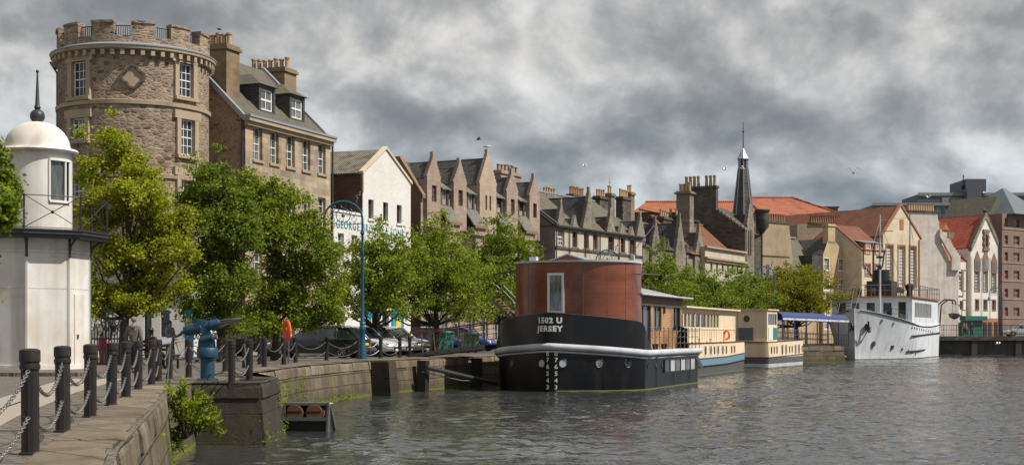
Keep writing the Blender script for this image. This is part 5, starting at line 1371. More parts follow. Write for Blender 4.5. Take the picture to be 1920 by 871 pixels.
tree('broad green tree with drooping right side in front of the sandstone tenement', gp(517, 60).x, 60, 8.0, 5.5, 1.6, mat='leaf_mid', seed=37, nclump=660, per=62, leaf=.145, trunk=.15, clr=.37,
     lobes=lobes_from(517, 60, [(470, 345, 34, 24), (505, 362, 38, 30), (540, 385, 40, 34), (480, 400, 45, 36), (575, 425, 38, 36), (520, 440, 60, 40), (600, 470, 34, 36), (550, 490, 62, 42), (620, 515, 26, 34), (585, 540, 50, 36), (520, 545, 62, 38), (625, 560, 22, 26), (560, 585, 50, 22), (480, 580, 44, 26), (500, 608, 50, 22), (570, 600, 26, 16), (612, 588, 34, 20)]))
at_tree('green tree behind the tall blue lamp post in front of the white warehouse', 706, 72, 404, 603, 165, mat='leaf_mid', seed=41, nclump=300, per=60, leaf=.155, trunk=.16, clr=.42)
at_tree('green tree with open crown between the lamp post tree and the houseboat stair', 815, 76, 390, 600, 205, mat='leaf_mid', seed=57, nclump=380, per=60, leaf=.16, trunk=.17, clr=.44)
at_tree('round green tree directly left of the red timber turret', 936, 86, 392, 602, 200, mat='leaf_green', seed=63, nclump=360, per=58, leaf=.17, trunk=.17, clr=.46)
at_tree('green tree directly right of the red timber turret above the grey cabin roof', 1240, 116, 455, 602, 150, mat='leaf_green', seed=71, nclump=300, per=50, leaf=.20, trunk=.18, clr=.50)
at_tree('low green tree above the blue and cream boat', 1318, 132, 500, 602, 135, mat='leaf_green', seed=83, nclump=240, per=48, leaf=.22, trunk=.18, clr=.55, cone=.5)
at_tree('low green tree above the cream cabin left of the second blue lamp post', 1384, 140, 500, 602, 150, mat='leaf_green', seed=97, nclump=260, per=48, leaf=.22, trunk=.18, clr=.58, cone=.5)
at_tree('big rounded yellowing tree above the blue canopy near the ochre house', 1494, 150, 484, 606, 175, mat='leaf_far', seed=103, nclump=380, per=50, leaf=.25, trunk=.22, clr=.62, cone=.5)
# near branch reaching in from the left edge
def left_tree():
    x, y = -9.2, 21.0
    root = thing('sycamore_tree', 'near tree whose leafy branches enter at the left edge in front of the lighthouse', 'tree', (x, y, 0))
    k = y/FP
    rows = [(-40, 300, 50, 50), (-10, 350, 40, 45), (12, 395, 30, 32), (-30, 430, 50, 50), (5, 250, 12, 22), (-10, 500, 34, 40), (0, 560, 22, 28), (30, 405, 20, 20), (-40, 560, 40, 40)]
    lob = [((px-960)*k-x, .4*math.sin(i*2), zat(py, y), hw*k, hw*k, hh*k) for i, (px, py, hw, hh) in enumerate(rows)]
    me, C = crown_mesh(5, lob, 260, 34, .095, 'leaf_green', .16)
    o = bpy.data.objects.new('crown', me); COL.objects.link(o); o.parent = root
    m = MB().tube([(0, 0, 0), (.05, 0, 1.5), (.1, .1, 3.2), (.2, 0, 4.4)], [.16, .13, .09, .04], 10)
    for c in C[::5]:
        c = Vector(c); z = max(.8, min(4.2, c.z*.8)); m.tube([(.1, .03, z), Vector((.1, .03, z)).lerp(c, .5)+Vector((0, 0, -.08)), c], [.03, .015, .006], 5)
    m.build('trunk', 'bark', root, True)
left_tree()
# ------------------------------------------------------------------ shrub growing out of the near quay wall
def shrub():
    x, y = -6.35, 27.6
    root = thing('buddleia_bush', 'straggly green bush growing out of the quay wall beside the dark stone block', 'bush', (x, y, -.9))
    rs = random.Random(4); stems = MB(); lv = MB(); k = y/FP
    V = []; 
    tips = [(350, 715), (330, 735), (365, 735), (318, 752), (345, 760), (380, 752), (402, 745), (325, 780), (355, 785), (385, 790), (410, 812), (395, 775), (340, 805), (365, 800), (320, 815), (372, 765), (312, 725), (305, 850), (325, 845), (345, 730), (408, 790)]
    base = Vector((0, 0, 0))
    for i, (px, py) in enumerate(tips):
        tip = Vector(((px-960)*k-x, rs.uniform(-.5, .6), zat(py, y)+.9)); mid = tip*.5+Vector((rs.uniform(-.1, .1), rs.uniform(-.1, .1), .12+rs.uniform(0, .12)))
        P = [base.lerp(mid, q) for q in (0, .5)]+[mid, mid.lerp(tip, .5)+Vector((0, 0, .05)), tip]
        stems.tube(P, [.016, .012, .009, .006, .003], 5)
        for j in range(34):
            t = rs.uniform(.3, 1.05); seg = min(3, int(t*4)); p = P[seg].lerp(P[seg+1], t*4-seg)
            for s in range(3):
                d = Vector((rs.gauss(0, 1), rs.gauss(0, 1), rs.gauss(.25, .8))).normalized(); L = rs.uniform(.07, .14); q = p+Vector((rs.gauss(0, .04), rs.gauss(0, .04), rs.gauss(0, .04)))
                w = d.cross(Vector((rs.random(), rs.random(), rs.random()))).normalized()*L*.22
                lv.poly([q, q+d*L*.45+w, q+d*L, q+d*L*.45-w])
    o = bpy.data.objects.new('leaves', lv.mesh('leaves', 'leaf_mid', fix=False)); COL.objects.link(o); o.parent = root
    stems.build('stems', 'bark', root, True)
shrub()
def weeds(label, spots, seed, size=.3, mat='leaf_mid'):
    rs = random.Random(seed); lv = MB()
    for px, Y, z in spots:
        c = gp(px, Y, z)
        for j in range(46):
            d = Vector((rs.gauss(0, 1), rs.gauss(-.3, 1), rs.gauss(.5, .8))).normalized(); L = rs.uniform(.05, .11); q = c+Vector((rs.gauss(0, .1), rs.gauss(0, .1), rs.gauss(0, .16)))*size/.3
            w = d.cross(Vector((rs.random(), rs.random(), rs.random()))).normalized()*L*.25; lv.poly([q, q+d*L*.4+w, q+d*L, q+d*L*.4-w])
    o = bpy.data.objects.new('weeds', lv.mesh('weeds', mat, fix=False)); COL.objects.link(o); tag(o, label, 'weeds', kind='stuff')
weeds('bright green moss and weed along the foot of the dark stone block', [(490+i*3.2, 33.2+i*.33, -1.36) for i in range(13)]+[(530+i*9, 41+i*1.1, -1.38) for i in range(16)], 21, .22, 'leaf_mid')
weeds('plants growing in the joints of the near quay wall', [(300, 26, -.9), (292, 25, -1.1), (308, 27, -1.2), (276, 23, -.45), (256, 20, -.8), (312, 27.5, -.5), (268, 21.5, -1.1)], 31, .42, 'leaf_mid')
weeds('tufts of weed rooted in the quay walls', [(541, 41.3, -.5), (540, 41.3, -.8), (570, 49, -.75), (571, 49, -1.0), (566, 49, -.5), (522, 36.2, -.35), (523, 36.2, -.55), (500, 33, -1.3), (633, 59, -1.3), (330, 27, -1.2), (316, 26.5, -1.3), (270, 22.5, -.9), (280, 23, -1.2), (288, 24, -.6), (262, 21, -.5), (770, 65.5, -.3), (775, 65.5, -.5), (765, 65.5, -.9), (800, 66.5, -.4)], 9, .33)

# ------------------------------------------------------------------ bollards and chains
B_H = 1.0
def bollard_proto():
    root = thing('bollard', 'x', 'bollard', (0, 0, 0), 0, 'black iron bollards along the quay edge')
    m = MB(); seg = 24; prof = [(.105, 0), (.105, .02), (.083, .03), (.083, .80), (.082, .82)]
    m.lathe(prof, seg=seg)
    # shallow flutes
    for i, v in enumerate(m.v):
        j = i % seg
        if .03 <= v[2] <= .81 and j % 2: m.v[i] = (v[0]*.93, v[1]*.93, v[2])
    m.build('post', 'bollard', root, True, angle=20)
    MB().lathe([(.084, .80), (.094, .81), (.094, .845), (.087, .85), (.087, .87), (.096, .88), (.096, .965), (.094, .985), (.06, 1.0), (0, 1.003)], seg=24).build('cap', 'bollard', root, True)
    for z in (.80, .36): MB().tube([(-.105, 0, z), (.105, 0, z)], .013, 8).build('chain_lug', 'bollard', root)
    return root
SPOTS = [  # x, y, label
 (gp(57, 13.45), 'black bollard nearest the camera at the bottom left corner'), (gp(118, 16.5), 'second black bollard from the left, beside the pale stone edge'), (gp(169, 19.45), 'third black bollard from the left standing before the white lighthouse corner'),
 (gp(208.7, 22.6), 'fourth black bollard from the left, just right of the lighthouse wall'), (gp(236, 25.4), 'fifth black bollard from the left, below the ornamental gate'), (gp(259, 28.9), 'sixth black bollard from the left, in front of the man in grey hoodie'),
 (gp(284, 31.5), 'seventh black bollard from the left, beside the sloping information panel'), (gp(297, 34.3), 'bollard half hidden under the sloping information panel'), (gp(317.5, 36.2), 'black bollard right of the sloping information panel'),
 (gp(353.7, 37.4), 'black bollard immediately left of the blue gun'), (gp(434.5, 32.6), 'black bollard at the front edge of the dark stone block right of the gun'), (gp(467.5, 34.7), 'black bollard at the right corner of the dark stone block'),
 (gp(422, 43.4), 'bollard behind the muzzle of the blue gun'), (gp(458.5, 47.2), 'bollard behind the right corner of the dark stone block'), (gp(486.8, 53.), 'left bollard of the close pair right of the dark stone block'), (gp(495.5, 49.2), 'right bollard of the close pair right of the dark stone block'),
 (gp(532, 52.7), 'bollard immediately left of the orange lifebuoy'), (gp(554, 56.6), 'bollard immediately right of the orange lifebuoy'), (gp(612, 60.8), 'bollard in front of the doors of the black estate car'), (gp(671, 64.9), 'bollard at the tail of the black estate car'),
 (gp(713.5, 66.), 'bollard in front of the silver car by the lamp post'), (gp(749.6, 68.2), 'left bollard of the pair in front of the pale cars'), (gp(768.6, 69.6), 'right bollard of the pair in front of the pale cars')]
BP = bollard_proto(); BOL = []
for i, (p, lab) in enumerate(SPOTS):
    o = BP if i == 0 else dup(BP)
    o.location = p; o['label'] = lab; o['group'] = 'black iron bollards along the quay edge'; BOL.append(p)
    o.scale = (1.02, 1.02, 1.0); rr_ = random.Random(i+50); o.rotation_euler = (math.radians(rr_.uniform(-1.2, 1.2)), math.radians(rr_.uniform(-1.2, 1.2)), math.radians(rr_.uniform(50, 75)))
# aim the lugs along the run
def chain(a, b, za, zb, sag, label, near=True):
    A, B = Vector((a.x, a.y, za)), Vector((b.x, b.y, zb)); d = B-A; L = d.length; ux = d.normalized()
    A = A+ux*.1; B = B-ux*.1; L = (B-A).length
    f = lambda t: A.lerp(B, t)+Vector((0, 0, -sag*4*t*(1-t)))
    root = None; m = MB()
    if near:
        n = 200; acc = [0.]; P = [f(i/n) for i in range(n+1)]
        for i in range(n): acc.append(acc[-1]+(P[i+1]-P[i]).length)
        pitch = .062; N = int(acc[-1]/pitch)
        for j in range(N):
            s = (j+.5)*acc[-1]/N; i = min(n-1, max(0, int(np.searchsorted(acc, s))-1)); p = P[i]; t = (P[i+1]-P[i]).normalized()
            side = t.cross(Vector((0, 0, 1))).normalized(); ax = side if j % 2 else side.cross(t)
            m.torus(p, .019, .0062, ax, 12, 5, 2.0, t)
    else:
        N = 40
        P = [f(i/N) for i in range(N+1)]
        m.tube(P, [.021 if i % 2 else .012 for i in range(N+1)], 5)
    o = m.build('chain', 'galv', None, True); tag(o, label, 'chain', 'galvanised chains slung between the bollards')
# run of bollards; labels name both ends
ends = ['nearest', 'second', 'third', 'fourth', 'fifth', 'sixth', 'seventh', 'panel-shaded', 'post-panel', 'gun-side']
prev = Vector((-3.9, 9.3, 0))
chain(prev, BOL[0], .80, .80, .36, 'upper chain leaving the left picture edge for the nearest bollard'); chain(prev, BOL[0], .36, .36, .30, 'lower chain leaving the left picture edge for the nearest bollard')
o = dup(BP, prev); o['label'] = 'bollard before the bottom left corner, outside the picture'
PAIRS = [(0, 1, 'from the nearest to the second bollard'), (1, 2, 'from the second to the third bollard'), (2, 3, 'from the third to the fourth bollard'), (3, 4, 'from the fourth to the fifth bollard'), (4, 5, 'from the fifth to the sixth bollard'), (5, 6, 'from the sixth to the seventh bollard'),
 (6, 7, 'from the seventh bollard to the one under the information panel'), (7, 8, 'between the two bollards by the information panel'), (8, 9, 'from the information panel bollard to the one left of the gun'), (9, 12, 'behind the blue gun'), (10, 11, 'on the dark stone block'), (9, 10, 'in front of the blue gun pedestal'), (11, 13, 'from the block corner back to the quay'),
 (12, 13, 'between the two bollards behind the block'), (13, 14, 'towards the close pair of bollards'), (15, 16, 'just left of the lifebuoy'), (16, 17, 'behind the lifebuoy post'), (17, 18, 'below the bonnet of the black estate car'), (18, 19, 'below the doors of the black estate car'), (19, 20, 'behind the tail of the black estate car'), (20, 21, 'in front of the silver cars')]
for a, b, t in PAIRS:
    nr = a < 9 and b < 10; s = .30
    chain(BOL[a], BOL[b], .80, .80, s, 'upper chain '+t, nr); chain(BOL[a], BOL[b], .37, .37, s*.75, 'lower chain '+t, nr)

# ------------------------------------------------------------------ white lighthouse cabin
def lighthouse():
    Yc = 42.5; cx = gp(65, Yc).x; R = 1.57
    root = thing('lighthouse', 'small white octagonal lighthouse cabin with domed lantern room and tall spiked finial', 'lighthouse', (cx, Yc, 0))
    k = 41/FP; Z = lambda py, Y=Yc-1.5: zat(py, Y)
    zg = zat(437, 40.6)
    off = math.radians(-101.9); A = [off+math.radians(22.5+45*i) for i in range(8)]
    pts = lambda r: [(r*math.cos(a), r*math.sin(a)) for a in A]
    MB().xy(pts(R), 0, zg).xy(pts(R+.06), -.02, .22).build('wall', 'cabin', root)
    s = MB()
    for a in A: s.box(R*math.cos(a)-.035, R*math.cos(a)+.035, R*math.sin(a)-.035, R*math.sin(a)+.035, .22, zg-.002)
    each(s, 'corner_strip', 'cabin', root)
    MB().xy(pts(R+.05), zg-.5, zg-.44).build('band', 'cabin', root)
    # gallery
    MB().xy(pts(R+.58), zg, zg+.10).xy(pts(R+.50), zg-.10, zg).xy(pts(R+.62), zg+.10, zg+.14).build('gallery', 'gutter', root)
    br = MB()
    for a in A:
        c, s_ = math.cos(a), math.sin(a); P = lambda r, z: (r*c, r*s_, z)
        br.tube([P(R+.04, zg-.5), P(R+.10, zg-.30), P(R+.28, zg-.14), P(R+.46, zg-.10)], .035, 6); br.tube([P(R+.04, zg-.55), P(R+.04, zg-.1)], .04, 6); br.ball(P(R+.05, zg-.6), .05, 8, 6)
    each(br, 'bracket', 'gutter', root)
    # railing of crossed bars
    Rr = R+.52; rl = MB(); po = MB(); hr = .98
    G = [(Rr*math.cos(a), Rr*math.sin(a)) for a in A]
    for i in range(8):
        (x0, y0), (x1, y1) = G[i], G[(i+1) % 8]; z0 = zg+.12
        rl.tube([(x0, y0, z0+hr), (x1, y1, z0+hr)], .018, 6); rl.tube([(x0, y0, z0+.05), (x1, y1, z0+hr)], .012, 5); rl.tube([(x0, y0, z0+hr), (x1, y1, z0+.05)], .012, 5)
        rl.tube([(x0, y0, z0+.06), (x1, y1, z0+.06)], .012, 5)
        xm, ym = (x0+x1)/2, (y0+y1)/2; rl.ball((xm, ym, z0+hr*.52), .05, 8, 6)
        po.tube([(x0, y0, zg+.1), (x0, y0, z0+hr+.03)], .028, 6)
    r = rl.build('railing', 'black', root); each(po, 'railing_post', 'black', r)
    # lantern drum
    rd = 1.0; zd = Z(273); dx = gp(70, Yc).x-cx
    ops = []; seg = 48
    m = MB(); wa0, wa1 = math.radians(-52), math.radians(-8); wz0, wz1 = Z(372), Z(292)
    angs = sorted({round(2*math.pi*i/seg-math.pi, 5) for i in range(seg)} | {round(wa0, 5), round(wa1, 5)})
    angs.append(angs[0]+2*math.pi)
    for a, b in zip(angs, angs[1:]):
        for c, d in ((zg+.1, wz0), (wz0, wz1), (wz1, zd)):
            if wa0-1e-4 < (a+b)/2 < wa1+1e-4 and c == wz0: continue
            m.poly([(dx+rd*math.cos(q), rd*math.sin(q), z) for q, z in ((a, c), (b, c), (b, d), (a, d))])
    m.build('lantern_wall', 'cabin', root, True)
    w = MB()
    for z in (wz0, wz1): w.grid([[(dx+r*math.cos(q), r*math.sin(q), z+h) for r, h in ((rd-.1, -.035), (rd+.05, -.035), (rd+.05, .035), (rd-.1, .035))] for q in [wa0+(wa1-wa0)*i/10 for i in range(11)]])
    for q in (wa0, wa0+(wa1-wa0)*.72, wa1): w.tube([(dx+(rd+.01)*math.cos(q), (rd+.01)*math.sin(q), wz0), (dx+(rd+.01)*math.cos(q), (rd+.01)*math.sin(q), wz1)], .035, 6)
    wd = w.build('window', 'white', root)
    MB().grid([[(dx+(rd-.05)*math.cos(q), (rd-.05)*math.sin(q), z) for z in (wz0, wz1)] for q in [wa0+(wa1-wa0)*i/10 for i in range(11)]]).build('pane', 'glass', wd, True)
    # roof: eave ring, dome, finial
    zt = Z(214); rr = .95
    prof = [(rd-.1, zd-.03), (rd+.16, zd-.05), (rd+.20, zd), (rd+.16, zd+.06), (rr+.02, zd+.09)]
    for i in range(1, 13):
        a = math.pi/2*i/12; prof.append((rr*math.cos(a)**.9 if i < 12 else .08, zd+.09+(zt-zd-.09)*math.sin(a)))
    MB().lathe(prof, dx, 0, 48).build('dome', 'cabin', root, True, angle=50)
    fz = zt-.03; ft = Z(118)
    MB().lathe([(.13, fz), (.10, fz+.06), (.05, fz+.12)], dx, 0, 16).ball((dx, 0, Z(203)), .215, 20, 14).lathe([(.07, Z(190)), (.10, Z(186)), (.065, Z(180)), (.02, ft+.06)], dx, 0, 12).ball((dx, 0, ft+.03), .05, 10, 8).build('finial', 'gutter', root, True)
    MB().tube([(R*math.cos(A[2])+.03, R*math.sin(A[2])+.02, .1), (R*math.cos(A[2])+.03, R*math.sin(A[2])+.02, zg-.5)], .035, 8).build('downpipe', 'greensh', root)
    ja = math.cos(math.radians(22.5))*R
    for i in range(8):
        a = (A[i]+A[(i+1) % 8])/2 if i < 7 else A[7]+math.radians(22.5); M = Matrix.Rotation(a+math.pi/2, 4, 'Z')
        MB().box(-.56, .56, -ja-.006, -ja+.01, 2.45, 2.465).xf(M).build('panel_joint', 'fender', root)
        MB().box(-.58, .58, -ja-.012, -ja+.01, zg-.475, zg-.455).xf(M).build('rust_seam', 'rust', root)
    # door panel, conduit
    a = (A[1]+A[2])/2
    ap = math.cos(math.radians(22.5))*R
    for a, z0, z1, w, nm in (((A[0]+A[1])/2+math.radians(45), .15, 2.3, .62, 'door'),):
        M = Matrix.Rotation(a+math.pi/2, 4, 'Z')
        d = MB().box(-w/2, w/2, -ap-.035, -ap+.02, z0, z1).xf(M).build(nm, 'cabin', root)
        MB().box(-w/2+.1, -w/2+.18, -ap-.07, -ap-.035, 1.0, 1.12).xf(M).build('handle', 'rust', d)
    a = (A[0]+A[1])/2
    M = Matrix.Rotation(a+math.pi/2, 4, 'Z'); MB().tube([(.1, -ap-.02, zg-.25), (.1, -ap-.02, zg-.62), (.25, -ap-.02, zg-.62)], .015, 5).xf(M).build('conduit', 'cabin', root)
lighthouse()
# ------------------------------------------------------------------ ornate street lamps
def lamp_proto(H=7.2):
    root = thing('street_lamp', 'x', 'street lamp')
    zc = H-1.55
    MB().lathe([(.17, 0), (.17, .5), (.13, .6), (.12, 1.2), (.15, 1.25), (.15, 1.32), (.10, 1.45), (.13, 1.52), (.09, 1.6), (.075, 2.6), (.065, zc-1.1), (.08, zc-1.05), (.08, zc-1.), (.055, zc-.9), (.05, zc-.35), (.085, zc-.3), (.085, zc-.22), (.05, zc-.1), (.05, zc)], seg=16).build('post', 'lampblue', root, True)
    R = .82; c = (-R, zc)
    arc = [(c[0]+R*math.cos(t), 0, zc+.35+R*.92*math.sin(t)) for t in [math.pi*i/20 for i in range(21)]]
    a = MB().tube([(0, 0, zc-.1), (0, 0, zc+.35)]+arc[1:]+[(-2*R, 0, zc+.12)], [.05]*2+[.045]*16+[.035]*5, 8)
    arm = a.build('arm', 'lampblue', root, True)
    s = MB(); cz = zc+.5
    s.torus((-R, 0, cz), .30, .02, (0, 1, 0), 24, 6)
    for i in range(8):
        t = math.pi/4*i; s.tube([(-R+.1*math.cos(t), 0, cz+.1*math.sin(t)), (-R+.30*math.cos(t), 0, cz+.30*math.sin(t))], .013, 5)
    for sx in (-1, 1):
        for j in range(3): s.torus((-R+sx*(.42+.02*j), 0, cz+.22-.24*j+.1), .10, .013, (0, 1, 0), 14, 5)
    s.torus((-R, 0, cz+.45), .11, .013, (0, 1, 0), 14, 5); s.tube([(-2*R+.05, 0, zc+.15), (-R, 0, zc+.12), (-.03, 0, zc+.15)], .018, 6)
    sc = s.build('scrollwork', 'lampblue', arm, True)
    MB().ball((-R, 0, cz), .085, 10, 8, (1, .5, 1)).build('badge', 'galv', arm, True)
    f = MB().tube([(-.28, 0, zc+1.05), (-.2, 0, zc+1.25), (-.3, 0, zc+1.35), (-.12, 0, zc+1.38), (-.1, 0, zc+1.55)], [.03, .04, .03, .045, .02], 6).build('finial', 'galv', arm, True)
    MB().lathe([(.03, .50), (.05, .42), (.09, .36), (.11, .22), (.17, .12), (.30, .03), (.33, 0), (.31, -.01), (.2, .05)], -2*R, 0, 20, zc-.42).build('lamp_shade', 'shade', root, True)
    MB().lathe([(.17, .04), (.16, -.02), (.10, -.09), (0, -.12)], -2*R, 0, 14, zc-.42).build('bulb_glass', 'lens', root, True)
    return root
LP = lamp_proto()
LP['group'] = 'teal blue ornate street lamps'
def place_lamp(o, px, Y, ytop, rz, label):
    p = gp(px, Y); o.location = p; o.rotation_euler[2] = rz; s = (zat(ytop, Y))/7.25; o.scale = (s, s, s); o['label'] = label
place_lamp(LP, 679.5, 64, 356, math.radians(4), 'tall teal lamp post standing among the parked cars')
o = dup(LP); place_lamp(o, 1161, 108, 455, math.radians(10), 'lamp whose blue shade shows just above the red timber turret')
o = dup(LP); place_lamp(o, 1451.5, 142, 488, math.radians(8), 'teal lamp post above the blue canopy before the yellowing tree')
o = dup(LP); place_lamp(o, 1879, 170, 531, math.radians(5), 'lamp post on the far dock wall before the brown apartment block')
# ------------------------------------------------------------------ boats
def wframe(x, y, u):
    f = Frame(960, 1, ang=math.atan2(u[1], u[0])); f.O = Vector((x, y)); f.loc = (x, y, WATER); return f
def arch_window(root, x, z, w, h, y, fr='white'):
    k = ('arch', round(w, 2), round(h, 2), fr)
    if k not in WCACHE:
        def ring(r, hh, yy): return [(-r, yy, 0), (r, yy, 0)]+[(r*math.cos(t), yy, hh-r+r*math.sin(t)) for t in [math.pi*i/8 for i in range(9)]]
        a, b = ring(w/2, h, -.02), ring(w/2-.045, h-.045, -.02); b[0] = (-w/2+.045, -.02, .045); b[1] = (w/2-.045, -.02, .045)
        a2 = [(p[0], .01, p[2]) for p in a]; b2 = [(p[0], .0, p[2]) for p in b]
        WCACHE[k] = (MB().loft([a2, a, b, b2], cap=False).mesh('window', fr), MB().poly([(p[0], -.004, p[2]) for p in b]).mesh('pane', 'glass', fix=False))
    o = bpy.data.objects.new('window', WCACHE[k][0]); COL.objects.link(o); o.parent = root; o.location = (x, y, z)
    g = bpy.data.objects.new('pane', WCACHE[k][1]); COL.objects.link(g); g.parent = o
def porthole(root, M, r=.17, rim='black', glass='glass'):
    m = MB().torus((0, 0, 0), r, .028, (0, 1, 0), 20, 6, 1, (1, 0, 0)).xf(M); o = m.build('porthole', rim, root, True)
    MB().extr([(r*math.cos(t), -.004, r*math.sin(t)) for t in [2*math.pi*i/20 for i in range(20)]], (0, -.004, 0)).xf(M).build('pane', glass, o)
def lifebuoy(root, c, R=.33, r=.085, axis=(0, 1, 0), name='lifebuoy'):
    return MB().torus(c, R, r, axis, 24, 10).build(name, 'orange', root, True)

def barge():
    O = tn(59.8, -21.1); f = wframe(O.x, O.y, (U.x, U.y)); HB = 3.6
    root = thing('houseboat', 'black hulled houseboat with round red timber turret and grey fender band', 'houseboat', f.loc, f.rz)
    plan = lambda a: 2.1*abs(a)**1.3+.95*abs(a)**9     # x of the bow outline at lateral fraction a
    N = 40; aa = [math.sin(math.pi/2*(-1+2*i/N)) for i in range(N+1)]; L = 14.4
    def outline(sc=1., x0=0., top=False):
        P = [(L, -HB*sc*.93), (L-1.2, -HB*sc), ]+[(x, -HB*sc) for x in (11, 9, 7, 5.2, 4.8, 4.5, 4.2, 3.9, 3.6, 3.4, 3.2)]
        P += [(plan(a)+x0, HB*sc*a) for a in aa]
        P += [(x, HB*sc) for x in (3.2, 3.4, 3.6, 3.9, 4.2, 4.5, 4.8, 5.2, 7, 9, 11)]+[(L-1.2, HB*sc), (L, HB*sc*.93)]
        return P
    def zr(x, y, z0, zs, d): # sheer: z0 at the stem, zs aft
        t = min(1, max(0, x/3.2)); return zs+(z0-zs)*(1-t)**1.4
    o1 = outline(.985, .05); o2 = outline()
    band = [(x, y, zr(x, y, 2.02, 1.70, 0)) for x, y in o2]
    R = [[(x, y, -.6) for x, y in outline(.96, .12)], [(x, y, 0.) for x, y in o1], [(x, y, z-.15) for (x, y), (_, _, z) in zip(o2, band)]]
    m = MB().loft(R, cap=False); m.poly([(x, y, z-.14) for x, y, z in band]); hull = m.build('hull', 'hull', root, True, angle=35)
    # planked after part of the side
    fb = MB().tube([(x, y*(1.02), z) for x, y, z in band], .155, 10); fb.f = fb.f
    for i in range(len(fb.v)):
        v = fb.v[i]; fb.v[i] = (v[0]+.02*math.sin(v[1]*7), v[1]+.02*math.sin(v[0]*5.), v[2])
    fb.build('fender', 'fender', root, True)
    MB().tube([(x, y*1.012, z-.22) for x, y, z in band], .045, 6).build('rubbing_strake', 'fender', root, True)
    # bulwark round the bow
    bx = [(x, y) for x, y in o2 if x <= 5.3]; rows = []
    for x, y in bx:
        z0 = zr(x, y, 2.02, 1.70, 0)+.1; zt = zr(x, y, 3.52, 3.10, 0)
        if x > 2.6: q = min(1, (x-2.6)/1.9); zt = zt-(zt-z0-.02)*(q*q*(3-2*q))
        rows.append([(x, y*.985, z0), (x+.02, y*.985, (z0+zt)/2), (x+.04, y*.985, zt), (x+.10, y*.955, zt), (x+.10, y*.955, z0)])
    # finer steps near the cut-down end
    fine = []
    for i in range(len(rows)-1):
        fine.append(rows[i])
        if rows[i][0][0] > 2.4 and rows[i+1][0][0] > 2.4:
            for t in (.25, .5, .75): fine.append([tuple(Vector(a).lerp(Vector(b), t)) for a, b in zip(rows[i], rows[i+1])])
    fine.append(rows[-1])
    bw = MB().grid(fine).build('bulwark', 'hull', root, True, angle=35)
    MB().tube([tuple((Vector(r[2])+Vector(r[3]))/2) for r in fine], .03, 6).build('capping', 'black', bw, True)
    deck = MB().xy([(x+.05, y*.97) for x, y in o2], 1.7, 1.84).build('deck', 'deck', root)
    for a in (-.62, .33, .72):
        q = f.pt(0, 0); MB().box(-.012, .012, -.012, .012, .1, 1.55).build('plate_seam', 'black', hull).location = (plan(a)+.02, HB*.987*a, 0)
    for x in (5.0, 8.2, 11.4): MB().box(x-.012, x+.012, -HB-.008, -HB+.01, .1, 1.5).build('plate_seam', 'black', hull)
    # waterline weed
    w = MB().tube([(x, y, .02) for x, y in outline(.99, .03) if y < 0], .05, 6); w.build('weed_line', 'weed', root, True)
    # lettering wrapped on the bulwark
    def wrap(body, size, zc, yoff, out=.02, z2=None, bold=.012, sp=1.1):
        t = textmesh(body, size, .004, bold, sp); q = MB(); q.f = t.f
        for x, z, d in t.v:
            y = -(x)+yoff; a = max(-1, min(1, y/(HB*.985))); px_ = plan(a); dx = (plan(a+.01)-plan(a-.01))/(.02*HB); n = Vector((-1, dx)).normalized()
            q.v.append((px_+.0+n.x*(out+d), y+n.y*(out+d), zc+z))
        return q
    zt1 = zat(600.5, 63.3)-WATER; zt2 = zat(616, 63.3)-WATER
    wrap('1502 U', .34, zt1, 0.02, .025, bold=.018, sp=1.15).build('lettering', 'white', bw); wrap('JERSEY', .33, zt2, 0.02, .025, bold=.018, sp=1.22).build('lettering', 'white', bw)
    for d, py in (('8', 663), ('7', 674.5), ('6', 687), ('5', 700), ('4', 713), ('3', 725.5)):
        for yy in (.06, -.30): wrap(d, .27, zat(py, 63.4)-WATER, yy, .03, bold=.004).build('draught_mark', 'white', hull)
    # portholes on the bow
    def onhull(px, py):
        best = None
        for i in range(-400, 401):
            a = i/400; p = f.pt(plan(a), HB*a); q = 960+FP*p.x/p.y
            if best is None or abs(q-px) < best[0]: best = (abs(q-px), a, p)
        a, p = best[1], best[2]; dx = (plan(a+.01)-plan(a-.01))/(.02*HB); n = Vector((-1, dx, 0)).normalized()
        z = zat(py, p.y)-WATER; rz = math.atan2(n.y, n.x)+math.pi/2
        return Matrix.Translation(Vector((plan(a)+.04, HB*a*.987, z))+n*.03) @ Matrix.Rotation(rz, 4, 'Z')
    for px, r, g in ((959, .17, 'car_black'), (1016, .19, 'fender'), (1055, .19, 'fender'), (1124, .19, 'glass'), (1177.5, .19, 'glass')):
        porthole(root, onhull(px, 680.5), r, 'black', g)
    for px in (1214, 1229, 1240.5):
        x = f.x(px, -HB*.99); M = Matrix.Translation((x, -HB*.99-.02, zat(683, f.Y(x, -HB))-WATER)) @ Matrix.Diagonal((.7, 1, 1, 1)); porthole(root, M, .15, 'black', 'glass')
    x0, x1 = f.x(1246, -HB), f.x(1303, -HB); z0 = zat(698, f.Y(x0, -HB))-WATER; z1 = zat(673, f.Y(x0, -HB))-WATER
    fr = MB().box(x0, x1, -HB-.03, -HB+.05, z0, z0+.05).box(x0, x1, -HB-.03, -HB+.05, z1-.05, z1)
    n = 6
    for i in range(n+1): xx = x0+(x1-x0)*i/n; fr.box(xx-.05, xx+.05, -HB-.035, -HB+.05, z0+.001, z1-.001)
    fo = fr.build('window_row', 'lampblue' if False else 'gutter', root)
    for i in range(n): MB().box(x0+(x1-x0)*i/n+.05, x0+(x1-x0)*(i+1)/n-.05, -HB-.008, -HB, z0+.05, z1-.05).build('pane', 'car_silver' if i % 2 else 'glass', fo)
    # open hopper window at the aft end
    MB().slab([(x1+.1, -HB-.02, z1), (x1+.8, -HB-.02, z1), (x1+.8, -HB-.28, z0+.05), (x1+.1, -HB-.28, z0+.05)], .03).build('open_window', 'gutter', fo)
